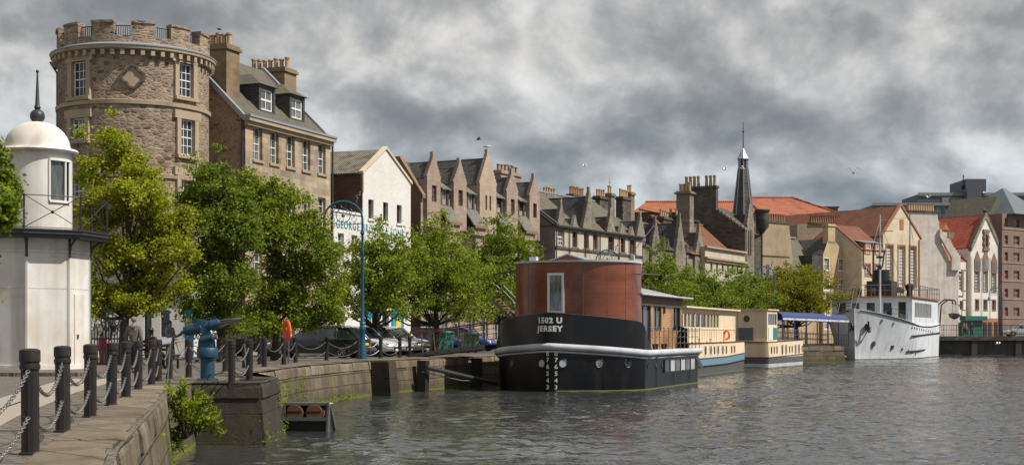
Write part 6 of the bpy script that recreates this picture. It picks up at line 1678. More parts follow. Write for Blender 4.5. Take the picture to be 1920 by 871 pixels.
    # timber turret
    tp = 2.6; W2 = 2.96; x0t = 1.75
    tpl = []
    NN = 48
    for i in range(NN+1):
        th = -math.pi/2+math.pi*i/NN; e = 2/2.6
        tpl.append((x0t+tp-tp*abs(math.cos(th))**e, W2*math.copysign(abs(math.sin(th))**e, math.sin(th))))
    tpl = [(4.6, -W2)]+tpl+[(4.6, W2)]
    zt = 5.86
    tb = MB().xy(tpl, 1.84, zt).build('turret', 'wood', root, True, angle=35)
    MB().xy([(x-.06 if x < 5 else x, y*1.025) for x, y in tpl], zt, zt+.09).build('turret_roof', 'fender', root, True, angle=35)
    for th in (-62, -38, -14, 30, 58):
        q = math.radians(th); e = 2/2.6; jx, jy = x0t+tp-tp*abs(math.cos(q))**e, W2*math.copysign(abs(math.sin(q))**e, math.sin(q))
        MB().box(jx-.012, jx+.012, jy-.012, jy+.012, 1.9, zt-.02).build('panel_joint', 'brown_sur', tb)
    # window in the turret
    yw = .28; zb = zat(587, 65)-WATER; zh = zat(511, 65)-WATER-zb
    M = Matrix.Translation((x0t-.075, yw, zb)) @ Matrix.Rotation(-math.pi/2, 4, 'Z')
    window(tb, 0, 0, .80, zh, M=M, nx=1, nz=1, mat='white', fr=.11)
    # skylight gable and box on the turret roof
    s = MB().yz([(-.1-1.0, zt+.09), (1.0, zt+.09), (0, zt+.38)], 2.6, 4.2).build('skylight', 'wood', root)
    for q in (-1, 1): MB().slab([(2.5, q*1.15, zt+.06), (4.3, q*1.15, zt+.06), (4.3, 0, zt+.42), (2.5, 0, zt+.42)], .05).build('skylight_flashing', 'lead', s)
    MB().box(2.7, 3.0, 1.6, 1.95, zt+.09, zt+.32).build('vent', 'fender', root); MB().box(4.9, 5.1, -2.5, -2.35, zt+.09, zt+.45).build('vent', 'fender', root)
    MB().tube([(3.6, -W2-.0, 5.35), (4.2, -W2-1.0, 5.30)], .04, 6).build('spar', 'black', root); MB().tube([(3.6, W2, 5.6), (3.9, W2+1.2, 5.45)], .04, 6).build('spar', 'black', root)
    # cabin behind
    yc = 2.62; xe = f.x(1279, -yc); ze = zat(549, f.Y(5.0, -yc))-WATER-.05
    op = [(6.1, 7.1), (7.75, 8.9), (10.95, 12.1)]
    hs = [(5.3, 7.5, 2.0, ze-.5), (8.0, 9.5, 2.75, ze-.5), (xe-1.9, xe-.4, 2.75, ze-.5)]
    m = MB(); wall_front(m, 4.65, xe, 1.84, ze, hs, -yc, .1); m.poly([(xe, -yc, 1.84), (xe, yc, 1.84), (xe, yc, ze), (xe, -yc, ze)]).poly([(5.72, yc, 1.84), (xe, yc, 1.84), (xe, yc, ze), (5.72, yc, ze)])
    cab = m.build('cabin_wall', 'woodlight', root)
    for a, b, c, d in hs: window(cab, (a+b)/2, c, b-a, d-c, -yc+.06, 2 if b-a > 1.4 else 1, 1, mat='gutter', fr=.05, bar=.06)
    MB().box(4.65, xe+.02, -yc-.03, -yc, ze-.42, ze).build('fascia', 'brown_sur', cab)
    zE, zR = ze+.02, 5.45
    r = MB().slab([(4.3, -yc-.42, zE), (xe+.55, -yc-.42, zE), (xe+.55, -.2, zE+.16), (7.6, -.2, zR), (4.3, -.2, zR)], .07)
    r.slab([(4.3, yc+.42, zE), (xe+.55, yc+.42, zE), (xe+.55, -.2, zE+.16), (7.6, -.2, zR), (4.3, -.2, zR)], .07); r.build('cabin_roof', 'greyroof', root)
    MB().tube([(4.3, -yc-.44, zE-.03), (xe+.55, -yc-.44, zE-.03)], .05, 6).build('gutter', 'fender', root)
    MB().tube([(9.9, -yc-.04, 3.6), (9.9, -yc-.05, 3.95)], .07, 8).build('wall_lamp', 'gutter', cab)
    # guard rail with chains
    st = 4.35; n = 13; pos = [st+(L-.35-st)*i/(n-1) for i in range(n)]
    for p in pos: MB().tube([(p, -HB+.13, 1.84), (p, -HB+.13, 2.86)], .022, 6).ball((p, -HB+.13, 2.87), .035, 8, 6).build('stanchion', 'galv', root, True)
    for z in (2.8, 2.5, 2.2):
        c = MB(); 
        for a, b in zip(pos, pos[1:]): c.tube([(a+(b-a)*t, -HB+.13, z-.30*t*(1-t)*1.3) for t in [i/8 for i in range(9)]], .014, 4)
        c.build('guard_chain', 'galv', root, True)
    # black bulwark round the stern
    rows = []
    for i in range(15):
        t = i/14; a = -math.pi/2*(1-t)*1.; x = L-2.8+2.6*math.cos(a*.9)*1; y = -HB*.9+(t)*3.2
        x = L-.25-2.3*(1-math.sin(math.pi/2*min(1, t*1.4+.15))); h = 1.84+1.15*math.sin(math.pi*min(1, .35+t*.5))
        rows.append([(x, y, 1.84), (x, y, h), (x-.06, y, h), (x-.06, y, 1.84)])
    MB().grid(rows).build('stern_bulwark', 'hull', root, True)
    for x in (6.4, 8.0, 12.6): MB().lathe([(.12, 0), (.17, .26), (.15, .26), (.13, .2)], x, -HB+.45, 12, 1.84).build('flower_pot', 'black', root, True)
    MB().tube([(-.02, -1.4, .05), (.25, -1.75, .18), (.5, -2.0, .06)], .03, 5).build('floating_rope', 'galv', None) if False else None
barge()

def hull2(m, L, hb, zs, x0=0., stern=1.6, bow=0., flare=.05):
    """rings of half-breadth along x for a small barge; zs = list of heights -> returns outline fn"""
    def out(sc):
        P = []
        for i in range(9):
            t = i/8*math.pi/2; P.append((L-stern+stern*math.sin(math.pi/2-t)*1.0, -hb*sc*(math.sin(t)**.7)))
        P = P[1:] if False else P
        P += [(L*.5, -hb*sc), (bow, -hb*sc), (x0, -hb*sc*.8), (x0, hb*sc*.8), (bow, hb*sc), (L*.5, hb*sc)]
        for i in range(8, 0, -1):
            t = i/8*math.pi/2; P.append((L-stern+stern*math.sin(math.pi/2-t), hb*sc*(math.sin(t)**.7)))
        return P
    return out
def blue_boat():
    f = wframe(11.7, 87.7, (5/14.2, 13.3/14.2)); ub = f.u; hb = 2.3
    O = f.O+f.w*hb; f.O = O; f.loc = (O.x, O.y, WATER)
    root = thing('canal_boat', 'cream and sky blue house barge with glazed wheelhouse moored behind the black houseboat', 'barge', f.loc, f.rz)
    L = 14.9; out = hull2(None, L, hb, None, -3.5, 1.7, -2.)
    sh = lambda x: .04*max(0, x-6)**1.15*.5
    def band(z0, z1, sc0, sc1, name, mat, dz0=1., dz1=1.):
        a, b = out(sc0), out(sc1); m = MB().loft([[(x, y, z0+sh(x)*dz0) for x, y in a], [(x, y, z1+sh(x)*dz1) for x, y in b]], cap=False); return m.build(name, mat, root, True, angle=35)
    band(-.5, .58, .93, .985, 'lower_hull', 'antifoul', 0, 1); band(.58, 1.05, .985, 1.0, 'blue_band', 'boatblue'); top = band(1.05, 2.02, 1.0, .985, 'upper_hull', 'cream', 1, .3)
    for z, k in ((.585, 1.), (1.055, 1.), (2.03, .3)): MB().tube([(x, y*1.005, z+sh(x)*k) for x, y in out(1.)], .028, 5, True).build('coachline', 'red_paint', root, True)
    MB().xy(out(.97), 1.9, 2.03).build('deck', 'cream', root); MB().tube([(x, y, .0) for x, y in out(.965)], .06, 5, True).build('weed_line', 'weed', root, True)
    for px, big in ((1322.7, 1), (1332.5, 1), (1339.7, 0), (1346.3, 1), (1355, 1), (1362, 0), (1371.8, 0), (1377, 0)):
        x = f.x(px, -hb); arch_window(top, x, 1.24 if big else 1.3, .52 if big else .24, .66 if big else .5, -hb-.008, 'white' if big else 'brown_sur')
    for px in (1383.5, 1390.5):
        x = f.x(px, -hb*.93); arch_window(top, x, 1.34, .46, .66, -hb*.965, 'white')
    yb = 1.75; x0, x1 = f.x(1281, -yb), f.x(1379, -yb); zt = zat(583, f.Y(x1, -yb))-WATER
    hs = []; wz0, wz1 = 2.95, zt-.28
    xx = x0+.2; spans = [.9, .9, 1.2, 1.5, 1.6, 1.1, .9, .9, .9]
    for s in spans:
        if xx+s > x1-.15: break
        hs.append((xx, xx+s-.14, wz0, wz1)); xx += s
    m = MB(); wall_front(m, x0, x1, 2.03, zt, hs, -yb, .08)
    m.poly([(x1, -yb, 2.03), (x1, yb, 2.03), (x1, yb, zt), (x1, -yb, zt)]).poly([(x0, -yb, 2.03), (x0, yb, 2.03), (x0, yb, zt), (x0, -yb, zt)]).poly([(x0, yb, 2.03), (x1, yb, 2.03), (x1, yb, zt), (x0, yb, zt)])
    c = m.build('wheelhouse', 'cream', root)
    for a, b, z0, z1 in hs: window(c, (a+b)/2, z0, b-a, z1-z0, -yb+.03, 1, 1, mat='cream', fr=.05)
    MB().box(x0-.3, x1+.35, -yb-.3, yb+.3, zt, zt+.10).build('roof', 'cream', c); MB().box(x0, x1, -yb-.03, -yb-.002, 2.86, 2.93).build('beading', 'cream', c)
    for i in range(int((x1-x0)/.35)): MB().box(x0+.1+i*.35, x0+.125+i*.35, -yb-.012, -yb-.002, 2.1, 2.84).build('board_joint', 'brown_sur', c) if i % 2 == 0 else None
    lb = lifebuoy(None, (0, 0, 0), .28, .07, (1, .2, 0)); lb.location = f.pt(f.x(1361, -yb-.15), -yb-.2, 1.05); lb.rotation_euler = (0, 0, f.rz-.9); tag(lb, 'small orange lifebuoy hanging on the wheelhouse of the blue and cream boat', 'lifebuoy')
    for px in (1320, 1341, 1366): 
        x = f.x(px, -hb); MB().lathe([(.07, 0), (.07, .2), (.12, .21), (.12, .26), (0, .27)], x, -hb+.3, 10, 2.03).build('mooring_post', 'cream', root, True)
    MB().tube([(x1-.1, -yb-.2, 2.03), (x1-.5, -yb-.25, zt)], .03, 5).build('handrail', 'galv', root)
blue_boat()
def cream_boat():
    f = wframe(19.6, 108, (5/12.1, 11/12.1)); hb = 2.4; O = f.O+f.w*hb; f.O = O; f.loc = (O.x, O.y, WATER)
    root = thing('canal_boat', 'cream boat with porthole in its tall cabin and dark grey hull band', 'barge', f.loc, f.rz)
    L = 12.2
    def out(sc):
        P = []
        for i in range(9):
            t = i/8*math.pi/2; P.append((L-1.3+1.3*math.cos(t), -hb*sc*math.sin(t)**.55))
        P += [(6, -hb*sc), (.35, -hb*sc), (.1, -hb*sc+.12), (0, -hb*sc+.4), (0, hb*sc-.4), (.3, hb*sc), (6, hb*sc)]
        for i in range(8, 0, -1):
            t = i/8*math.pi/2; P.append((L-1.3+1.3*math.cos(t), hb*sc*math.sin(t)**.55))
        return P
    def band(z0, z1, s0, s1, name, mat): return MB().loft([[(x, y, z0) for x, y in out(s0)], [(x, y, z1+.012*x) for x, y in out(s1)]], cap=False).build(name, mat, root, True, angle=35)
    band(-.5, .30, .97, .99, 'waterline_strip', 'fender'); band(.30, .78, .99, 1.0, 'grey_band', 'antifoul'); up = band(.78, 1.95, 1., .98, 'upper_hull', 'cream')
    for z in (.79, 1.96): MB().tube([(x, y*1.004, z+.012*x) for x, y in out(1. if z < 1 else .985)], .03, 5, True).build('coachline', 'red_paint', root, True)
    MB().xy(out(.97), 1.8, 1.97).build('deck', 'cream', root); MB().tube([(x, y, 0) for x, y in out(.98)], .05, 5, True).build('weed_line', 'weed', root, True)
    for px, big in ((1446.7, 0), (1452, 0), (1457, 0), (1467, 1), (1474, 1), (1480.5, 0), (1485.5, 0), (1491.7, 1), (1498, 1), (1504, 0)):
        x = f.x(px, -hb); arch_window(up, x, .95 if big else 1.08, .5 if big else .2, .85 if big else .55, -hb-.006, 'white' if big else 'brown_sur')
    x1 = f.x(1457.5, -hb+.3); x0 = .25; yb = hb-.3; zt = zat(581, f.Y(.2, -yb))-WATER
    hw = (x0+.35, x1-.1, 3.2, zt-.25)
    m = MB(); wall_front(m, x0, x1, 1.97, zt, [hw], -yb, .07); cabin = None
    m.poly([(x0, -yb, 1.97), (x0, yb, 1.97), (x0, yb, zt), (x0, -yb, zt)]).poly([(x1, -yb, 1.97), (x1, yb, 1.97), (x1, yb, zt), (x1, -yb, zt)]).poly([(x0, yb, 1.97), (x1, yb, 1.97), (x1, yb, zt), (x0, yb, zt)]).poly([(x0, -yb, zt), (x1, -yb, zt), (x1, yb, zt), (x0, yb, zt)])
    c = m.build('cabin', 'cream', root); a, b, z0, z1 = hw
    window(c, (a+b)/2, z0, b-a, z1-z0, -yb+.04, 4, 1, mat='white', fr=.06, bar=.07)
    MB().box(x0-.12, x1+.15, -yb-.12, yb+.12, zt+.003, zt+.09).build('roof', 'cream', c)
    def facept(px, py): # front wall plane x = x0
        lo = None
        for i in range(-300, 301):
            y = i/100; p = f.pt(x0, y); q = 960+FP*p.x/p.y
            if lo is None or abs(q-px) < lo[0]: lo = (abs(q-px), y, p)
        return lo[1], zat(py, lo[2].y)-WATER
    y, z = facept(1400, 597); M = Matrix.Translation((x0-.02, y, z)) @ Matrix.Rotation(-math.pi/2, 4, 'Z'); porthole(c, M, .22, 'gutter', 'glass')
    y, z = facept(1397, 625); MB().box(x0-.12, x0-.01, y-.62, y+.62, z-.48, z+.45).build('locker', 'copper', c)
    t = (z0-.15); 
    MB().box(a+.05, (a+b)/2-.05, -yb-.04, -yb-.005, 2.15, t).build('banner', 'white', c); MB().box((a+b)/2+.03, b-.02, -yb-.04, -yb-.005, 2.15, t).build('banner', 'binblue', c)
    r = MB(); xs = [x1+1.6+(L-1.2-x1-1.6)*i/6 for i in range(7)]
    for x in xs: r.tube([(x, -hb+.15, 1.97), (x, -hb+.15, 2.9)], .025, 5)
    each(r, 'rail_post', 'galv', root)
    each(MB().tube([(xs[0], -hb+.15, 2.9), (xs[-1], -hb+.15, 2.9)], .025, 5).tube([(xs[0], -hb+.15, 2.5), (xs[-1], -hb+.15, 2.5)], .02, 5), 'handrail', 'galv', root)
    MB().slab([(x1+.4, -1.7, 2.9), (x1+1.5, -1.7, 2.35), (x1+1.5, -.3, 2.35), (x1+.4, -.3, 2.9)], .06).box(x1+.4, x1+1.5, -1.65, -.35, 1.97, 2.3).build('hatch', 'woodlight', root)
    # upper rail between the cabins
    MB().tube([(x0-.4, .6, 1.97), (x0-.4, .6, 3.3)], .03, 5).build('pole', 'galv', root)
cream_boat()

def ship():
    f = wframe(33.6, 139.6, (.425, .905)); B = 4.35; L = 29.5
    root = thing('white_ship', 'white steel passenger ship moored bow on with black anchors and glazed upper deck', 'ship', f.loc, f.rz)
    def hbk(x, k): # k: 0 waterline, 1 deck
        xe = 15-5.5*k; t = min(1, max(0, x/xe)); s = math.sin(math.pi/2*t)**(.95-.30*k)
        aft = 1 if x < L-5 else math.sqrt(max(0, 1-((x-(L-5))/5.3)**2.6))
        return B*(.97+.03*k)*s*aft
    sheer = lambda x: 3.45+1.6*max(0, 1-x/13)**1.7+.05*max(0, x-20)
    X = [0, .25, .6, 1.1, 1.8, 2.7, 3.8, 5.2, 7, 9, 11, 13.5, 16, 19, 22, 24, 25.8, 27.4, 28.6, 29.4]
    K = [-.25, 0, .2, .4, .6, .8, 1.0]
    for sgn in (1,):
        rows = []
        for k in K:
            r = []
            for x in X: zz = sheer(x)*k; r.append((x+.35*(1-max(0, k))*(1-min(1, x/5)), -hbk(x, max(0, k)), zz))
            rows.append(r)
        for k in reversed(K):
            r = []
            for x in X: zz = sheer(x)*k; r.append((x+.35*(1-max(0, k))*(1-min(1, x/5)), hbk(x, max(0, k)), zz))
            rows.append(r)
    h = MB().grid(rows).build('hull', 'ship', root, True, angle=50)
    dk = MB().grid([[(x, -hbk(x, 1)*.97, sheer(x)-.25) for x in X], [(x, hbk(x, 1)*.97, sheer(x)-.25) for x in X]]).build('deck', 'deck', root)
    for s in (-1, 1): MB().tube([(x, s*(hbk(x, 1)+.01), sheer(x)-.12) for x in X[1:]], .055, 5).build('rubbing_strake', 'black', h, True)
    MB().tube([(.0, 0, 5.1), (.3, 0, .1)], .05, 6).build('stem_bar', 'ship', h, True)
    for z, x0, x1 in ((2.35, 8.4, 27), (.75, 8.4, 15.5)):
        MB().tube([(x, -hbk(x, z/3.5)-.06, z+.02*(x-8)) for x in [x0+(x1-x0)*i/14 for i in range(15)]], .07, 6).build('rubbing_strake', 'black', h, True)
    MB().tube([(x+.3*(1-min(1, x/5)), -hbk(x, .02)-.03, .04) for x in X], .07, 5).build('weed_line', 'weed', h, True)
    # anchors and ports
    def side(px, s, k=.8):
        best = None
        for i in range(1, 270):
            x = i/10; p = f.pt(x, s*hbk(x, k)); q = 960+FP*p.x/p.y
            if s > 0 and x > 6: break
            if best is None or abs(q-px) < best[0]: best = (abs(q-px), x, p)
        return best[1], best[2]
    for px, s in ((1597.5, 1), (1627, -1)):
        x, p = side(px, s); z = zat(612, p.y)-WATER; y = s*hbk(x, z/sheer(x))
        a = MB().ball((x-.05, y*1.02, z), .33, 12, 8, (1, .5, 1)).tube([(x-.25, y*1.02+s*.22, z+.55), (x-.25, y*1.02+s*.25, z-.45)], .09, 6).tube([(x-.65, y+s*.1, z-.1), (x-.4, y+s*.28, z-.5), (x+.0, y+s*.35, z-.48), (x+.3, y+s*.35, z-.05)], .1, 6)
        a.build('anchor', 'black', h, True)
    def port(px, py, r, k):
        x, p = side(px, -1, k); z = zat(py, p.y)-WATER; y = -hbk(x, min(1, max(0, z/sheer(x))))
        d = (hbk(x+.2, k)-hbk(x-.2, k))/.4; M = Matrix.Translation((x, y-.02, z)) @ Matrix.Rotation(-math.atan(d), 4, 'Z'); porthole(h, M, r, 'gutter', 'glass')
    for px, py, r in ((1642, 644, .26), (1677.5, 649, .26), (1654, 601, .14), (1677, 606, .12), (1697, 654, .14), (1709, 657, .12), (1715, 659, .12), (1721, 662, .12)): port(px, py, r, .5 if py > 630 else .9)
    for i in range(10): port(1711+i*4.2, 613.5+i*.95, .09, .9)
    # superstructure
    xs0 = 8.6; zt = zat(557, f.Y(xs0+.5, -3.4))-WATER; zb = sheer(12)-.25; yb = 4.1; x1 = L-3.6
    op = [(-2.35, -1.15, 1.5, 0), (-.6, .3, 1.5, 0), (1.0, 1.75, 1.5, 0)]
    fw = MB(); # front wall in its own local frame : x -> -y
    hs = [(-3.6, -2.6, zb+.9, zt-.4), (-2.1, -1.2, zb+.9, zt-.45), (-.6, .4, zb+.1, zt-.45), (1.1, 2.1, zb+.1, zt-.45), (2.7, 3.5, zb+.1, zt-.45)]
    wall_front(fw, -yb, yb, zb, zt, hs, 0, .12)
    Mf = Matrix.Translation((xs0, 0, 0)) @ Matrix.Rotation(-math.pi/2, 4, 'Z'); fo = fw.xf(Mf)
    sidew = [(10.3+i*1.0, 10.3+i*1.0+.85, zb+1.05, zt-.5) for i in range(11)]
    m = MB(); wall_front(m, xs0, x1, zb-.1, zt, sidew, -yb, .08); m.poly([(xs0, yb, zb), (x1, yb, zb), (x1, yb, zt), (xs0, yb, zt)]).poly([(x1, -yb, zb), (x1, yb, zb), (x1, yb, zt), (x1, -yb, zt)]); m.add(fo)
    ss = m.build('superstructure', 'ship', root)
    for i, (a, b, c, d) in enumerate(hs):
        M = Mf @ Matrix.Translation(((a+b)/2, .07, c)); 
        # wall x axis runs to starboard (-y)
        window(ss, 0, 0, b-a, d-c, M=M, nx=1, nz=1, mat='brown_sur' if i == 4 else 'white', fr=.07)
    for a, b, c, d in sidew: window(ss, (a+b)/2, c, b-a, d-c, -yb+.05, 1, 1, mat='white', fr=.04, glass='carglass')
    MB().box(xs0-.5, x1+.6, -yb-.2, yb+.2, zt, zt+.14).build('upper_deck', 'terracotta', root)
    # glazed guard rail round the upper deck
    zd = zt+.14; pts = [(xs0-.4, yb+.05), (xs0-.4, -yb-.1), (x1+.5, -yb-.1), (x1+.5, yb+.05)]
    po, gl = MB(), MB()
    for (ax, ay), (bx_, by) in zip(pts, pts[1:]):
        n = max(3, int(math.hypot(bx_-ax, by-ay)/1.2))
        for i in range(n): t = i/n; po.tube([(ax+(bx_-ax)*t, ay+(by-ay)*t, zd), (ax+(bx_-ax)*t, ay+(by-ay)*t, zd+1.15)], .03, 5)
        gl.tube([(ax, ay, zd+1.15), (bx_, by, zd+1.15)], .035, 5).tube([(ax, ay, zd+.6), (bx_, by, zd+.6)], .02, 5)
    r = gl.build('guard_rail', 'galv', root); each(po, 'rail_post', 'galv', r)
    # tables and chairs on the upper deck
    rs = random.Random(3)
    for i in range(9):
        x, y = xs0+1.2+(i % 3)*2.2+rs.random(), -2.6+(i//3)*2.4+rs.random()*.5
        MB().lathe([(.25, 0), (.04, .04), (.04, .70), (.42, .72), (.42, .75), (0, .76)], x, y, 12, zd).build('deck_table', 'galv', root, True)
        MB().box(x+.6, x+1.0, y-.2, y+.2, zd+.42, zd+.47).box(x+.97, x+1.02, y-.2, y+.2, zd+.4, zd+.95).box(x+.62, x+.66, y-.2, y-.16, zd, zd+.42).box(x+.62, x+.66, y+.16, y+.2, zd, zd+.42).box(x+.95, x+.99, y-.2, y-.16, zd, zd+.42).box(x+.95, x+.99, y+.16, y+.2, zd, zd+.42).build('deck_chair', 'galv', root)
    # funnel
    xf = 14.; zf = zat(527, f.Y(xf, 0))-WATER
    MB().box(xf-1.4, xf+2., -1.3, 1.3, zd, zf).build('casing', 'gutter', root); MB().lathe([(.95, 0), (.88, 1.2), (.92, 1.25), (.80, 1.28), (.7, 1.0)], xf+.3, .1, 20, zf-.05).build('funnel', 'black', root, True)
    MB().lathe([(.3, 0), (.3, .7), (.45, .9), (.45, 1.25), (.2, 1.45), (0, 1.5)], xs0+5.6, -2.9, 14, zd).build('ventilator', 'black', root, True)
    # masts
    def mast(px, y, x, yt, name='mast'):
        Y = f.Y(x, y); zt_ = zat(yt, Y)-WATER; yy = None
        for i in range(-400, 401):
            p = f.pt(x, i/100); q = 960+FP*p.x/p.y
            if yy is None or abs(q-px) < yy[0]: yy = (abs(q-px), i/100)
        return yy[1], zt_
    ym, zm = mast(1650, 0, 5.6, 403)
    m = MB().tube([(5.6, ym, 3.6), (5.6, ym, zm)], [.13, .07], 10).build('mast', 'fender', root, True)
    MB().tube([(5.6, ym-1.3, zm-1.7), (5.6, ym+1.3, zm-1.7)], .045, 6).build('yard', 'galv', m); MB().ball((5.6, ym, zm-5.3), .25, 10, 8).box(5.4, 5.9, ym-.35, ym+.35, zm-4.4, zm-4.2).build('masthead_light', 'gutter', m)
    ym2, zm2 = mast(1706, 0, 12., 402); m2 = MB().tube([(12., ym2, zt), (12., ym2, zm2)], [.09, .05], 8).build('mast', 'galv', root, True)
    st = MB()
    for a, b in (((5.6, ym, zm-.6), (.3, 0, 5.0)), ((5.6, ym, zm-.6), (10.5, -3.2, zt+.2)), ((5.6, ym, zm-.6), (12., ym2, zm2-.4)), ((12., ym2, zm2-.3), (20, -3, zt+.2)), ((5.6, ym, zm-2.2), (9, 3.2, zt))): st.tube([a, b], .018, 4)
    each(st, 'stay', 'galv', root)
    # bow rail and foredeck gear
    rr = MB(); P = [(x, -hbk(x, 1)*.95, sheer(x)-.1) for x in X if 2.2 < x < 9]
    for p in P: rr.tube([p, (p[0], p[1], p[2]+.9)], .025, 5)
    rr.tube([(a, b, c+.9) for a, b, c in P], .025, 5).tube([(a, b, c+.45) for a, b, c in P], .02, 5); rr.build('bow_rail', 'black', root)
    for x, y in ((3.2, -.8), (4.4, .9), (7., -1.2), (7.6, -.6), (2.6, .5)): MB().lathe([(.22, 0), (.2, .5), (.3, .55), (.3, .75), (.1, .85), (0, .86)], x, y, 12, sheer(x)-.25).build('mooring_bitt', 'black', root, True)
    # external stair to the upper deck
    s = MB()
    for i in range(9): s.box(xs0-2.9+.3*i, xs0-2.6+.3*i, 1.7, 2.9, sheer(9)-.1+.31*i, sheer(9)-.05+.31*i)
    s.tube([(xs0-2.9, 1.7, sheer(9)+.8), (xs0-.3, 1.7, zd+1.0)], .03, 5).tube([(xs0-2.9, 2.9, sheer(9)+.8), (xs0-.3, 2.9, zd+1.0)], .03, 5).build('stair', 'galv', root)
    # rudder tackle / davits at the stern with a small boat
    for x in (L-2.2, L+.2):
        MB().tube([(x, -yb+.4, zb), (x, -yb+.2, zt-.4), (x, -yb-.5, zt+.15), (x, -yb-1.3, zt+.1), (x, -yb-1.45, zt-.4)], .08, 7).build('davit', 'black', root, True)
    q = f.pt(L-1., -yb-1.4); 
    t = thing('dinghy', 'small dark ship boat hanging from the stern davits of the white ship', 'boat', (q.x, q.y, WATER+zt-2.1), f.rz)
    rows = []
    for i in range(9):
        u_ = -1+2*i/8; w = .62*(1-abs(u_)**2.4)+.02; rows.append([(u_*1.7, -w, .6+.12*u_*u_), (u_*1.65, -w*.75, .22), (u_*1.5, 0, .0+.15*abs(u_)**3), (u_*1.65, w*.75, .22), (u_*1.7, w, .6+.12*u_*u_)])
    MB().grid(rows).build('hull', 'gutter', t, True); MB().tube([(-1.5, 0, .6), (-1.3, 0, 1.6)], .02, 4).tube([(1.5, 0, .6), (1.3, 0, 1.6)], .02, 4).build('fall_rope', 'black', t)
    return f
ship()
# ------------------------------------------------------------------ covered gangway to the ship
def canopy():
    a, b = gp(1446, 125.5), gp(1572, 137.5); d = (b-a); L = d.length; rz = math.atan2(d.y, d.x)
    root = thing('covered_gangway', 'gangway with long blue canvas barrel canopy leading from the quay to the white ship', 'gangway', (a.x, a.y, 0), rz)
    z0, z1 = zat(596, 125.5), zat(601, 137.5); rise = .62
    rows = []
    for i in range(25):
        t = i/24; zz = z0+(z1-z0)*t; s = .03*abs(math.sin(t*math.pi*4))
        rows.append([(t*L, -1.1*math.cos(q), zz+rise*math.sin(q)**.8*(1-s)) for q in [math.pi*j/12 for j in range(13)]])
    c = MB().grid(rows).build('canopy', 'canopy', root, True)
    v = MB()
    for s in (-1, 1): v.grid([[(t*L, s*1.11, z0+(z1-z0)*t+.03), (t*L, s*1.13, z0+(z1-z0)*t-.13-.02*(i % 2))] for i, t in enumerate([k/30 for k in range(31)])])
    v.build('valance', 'fender', c)
    tx = textmesh('Cruz', .62, .01, .01); M = Matrix.Translation((L*.70, -.86, z0+(z1-z0)*.7+.42)) @ Matrix.Rotation(math.radians(62), 4, 'X'); tx.xf(M).build('lettering', 'white', c)
    n = 7
    for i in range(n):
        t = i/(n-1)
        for s in (-1, 1): MB().tube([(t*L, s*1.08, .25-.3*t), (t*L, s*1.08, z0+(z1-z0)*t+.05)], .06, 6).build('post', 'canopy', root)
    MB().slab([(0, -1.15, .30), (L, -1.15, -.05), (L, 1.15, -.05), (0, 1.15, .30)], .22).build('walkway', 'gutter', root)
    r = MB()
    for s in (-1, 1):
        for zz in (.55, 1.05): r.tube([(0, s*1.08, .3+zz), (L, s*1.08, -.05+zz)], .03, 5)
        for i in range(26): t = i/25; r.tube([(t*L, s*1.08, .3-.35*t), (t*L, s*1.08, 1.35-.35*t)], .014, 4)
    r.build('railing', 'black', root)
    MB().tube([(L*.75, -.9, -.2), (L*.98, -.9, -1.1)], .07, 6).tube([(L*.75, .9, -.2), (L*.98, .9, -1.1)], .07, 6).build('strut', 'fender', root)
    for i in range(3): MB().tube([(L*(.15+.3*i), .4, -.2), (L*(.15+.3*i), .4, WATER-.5)], .16, 8).build('pile', 'timber', root)
canopy()
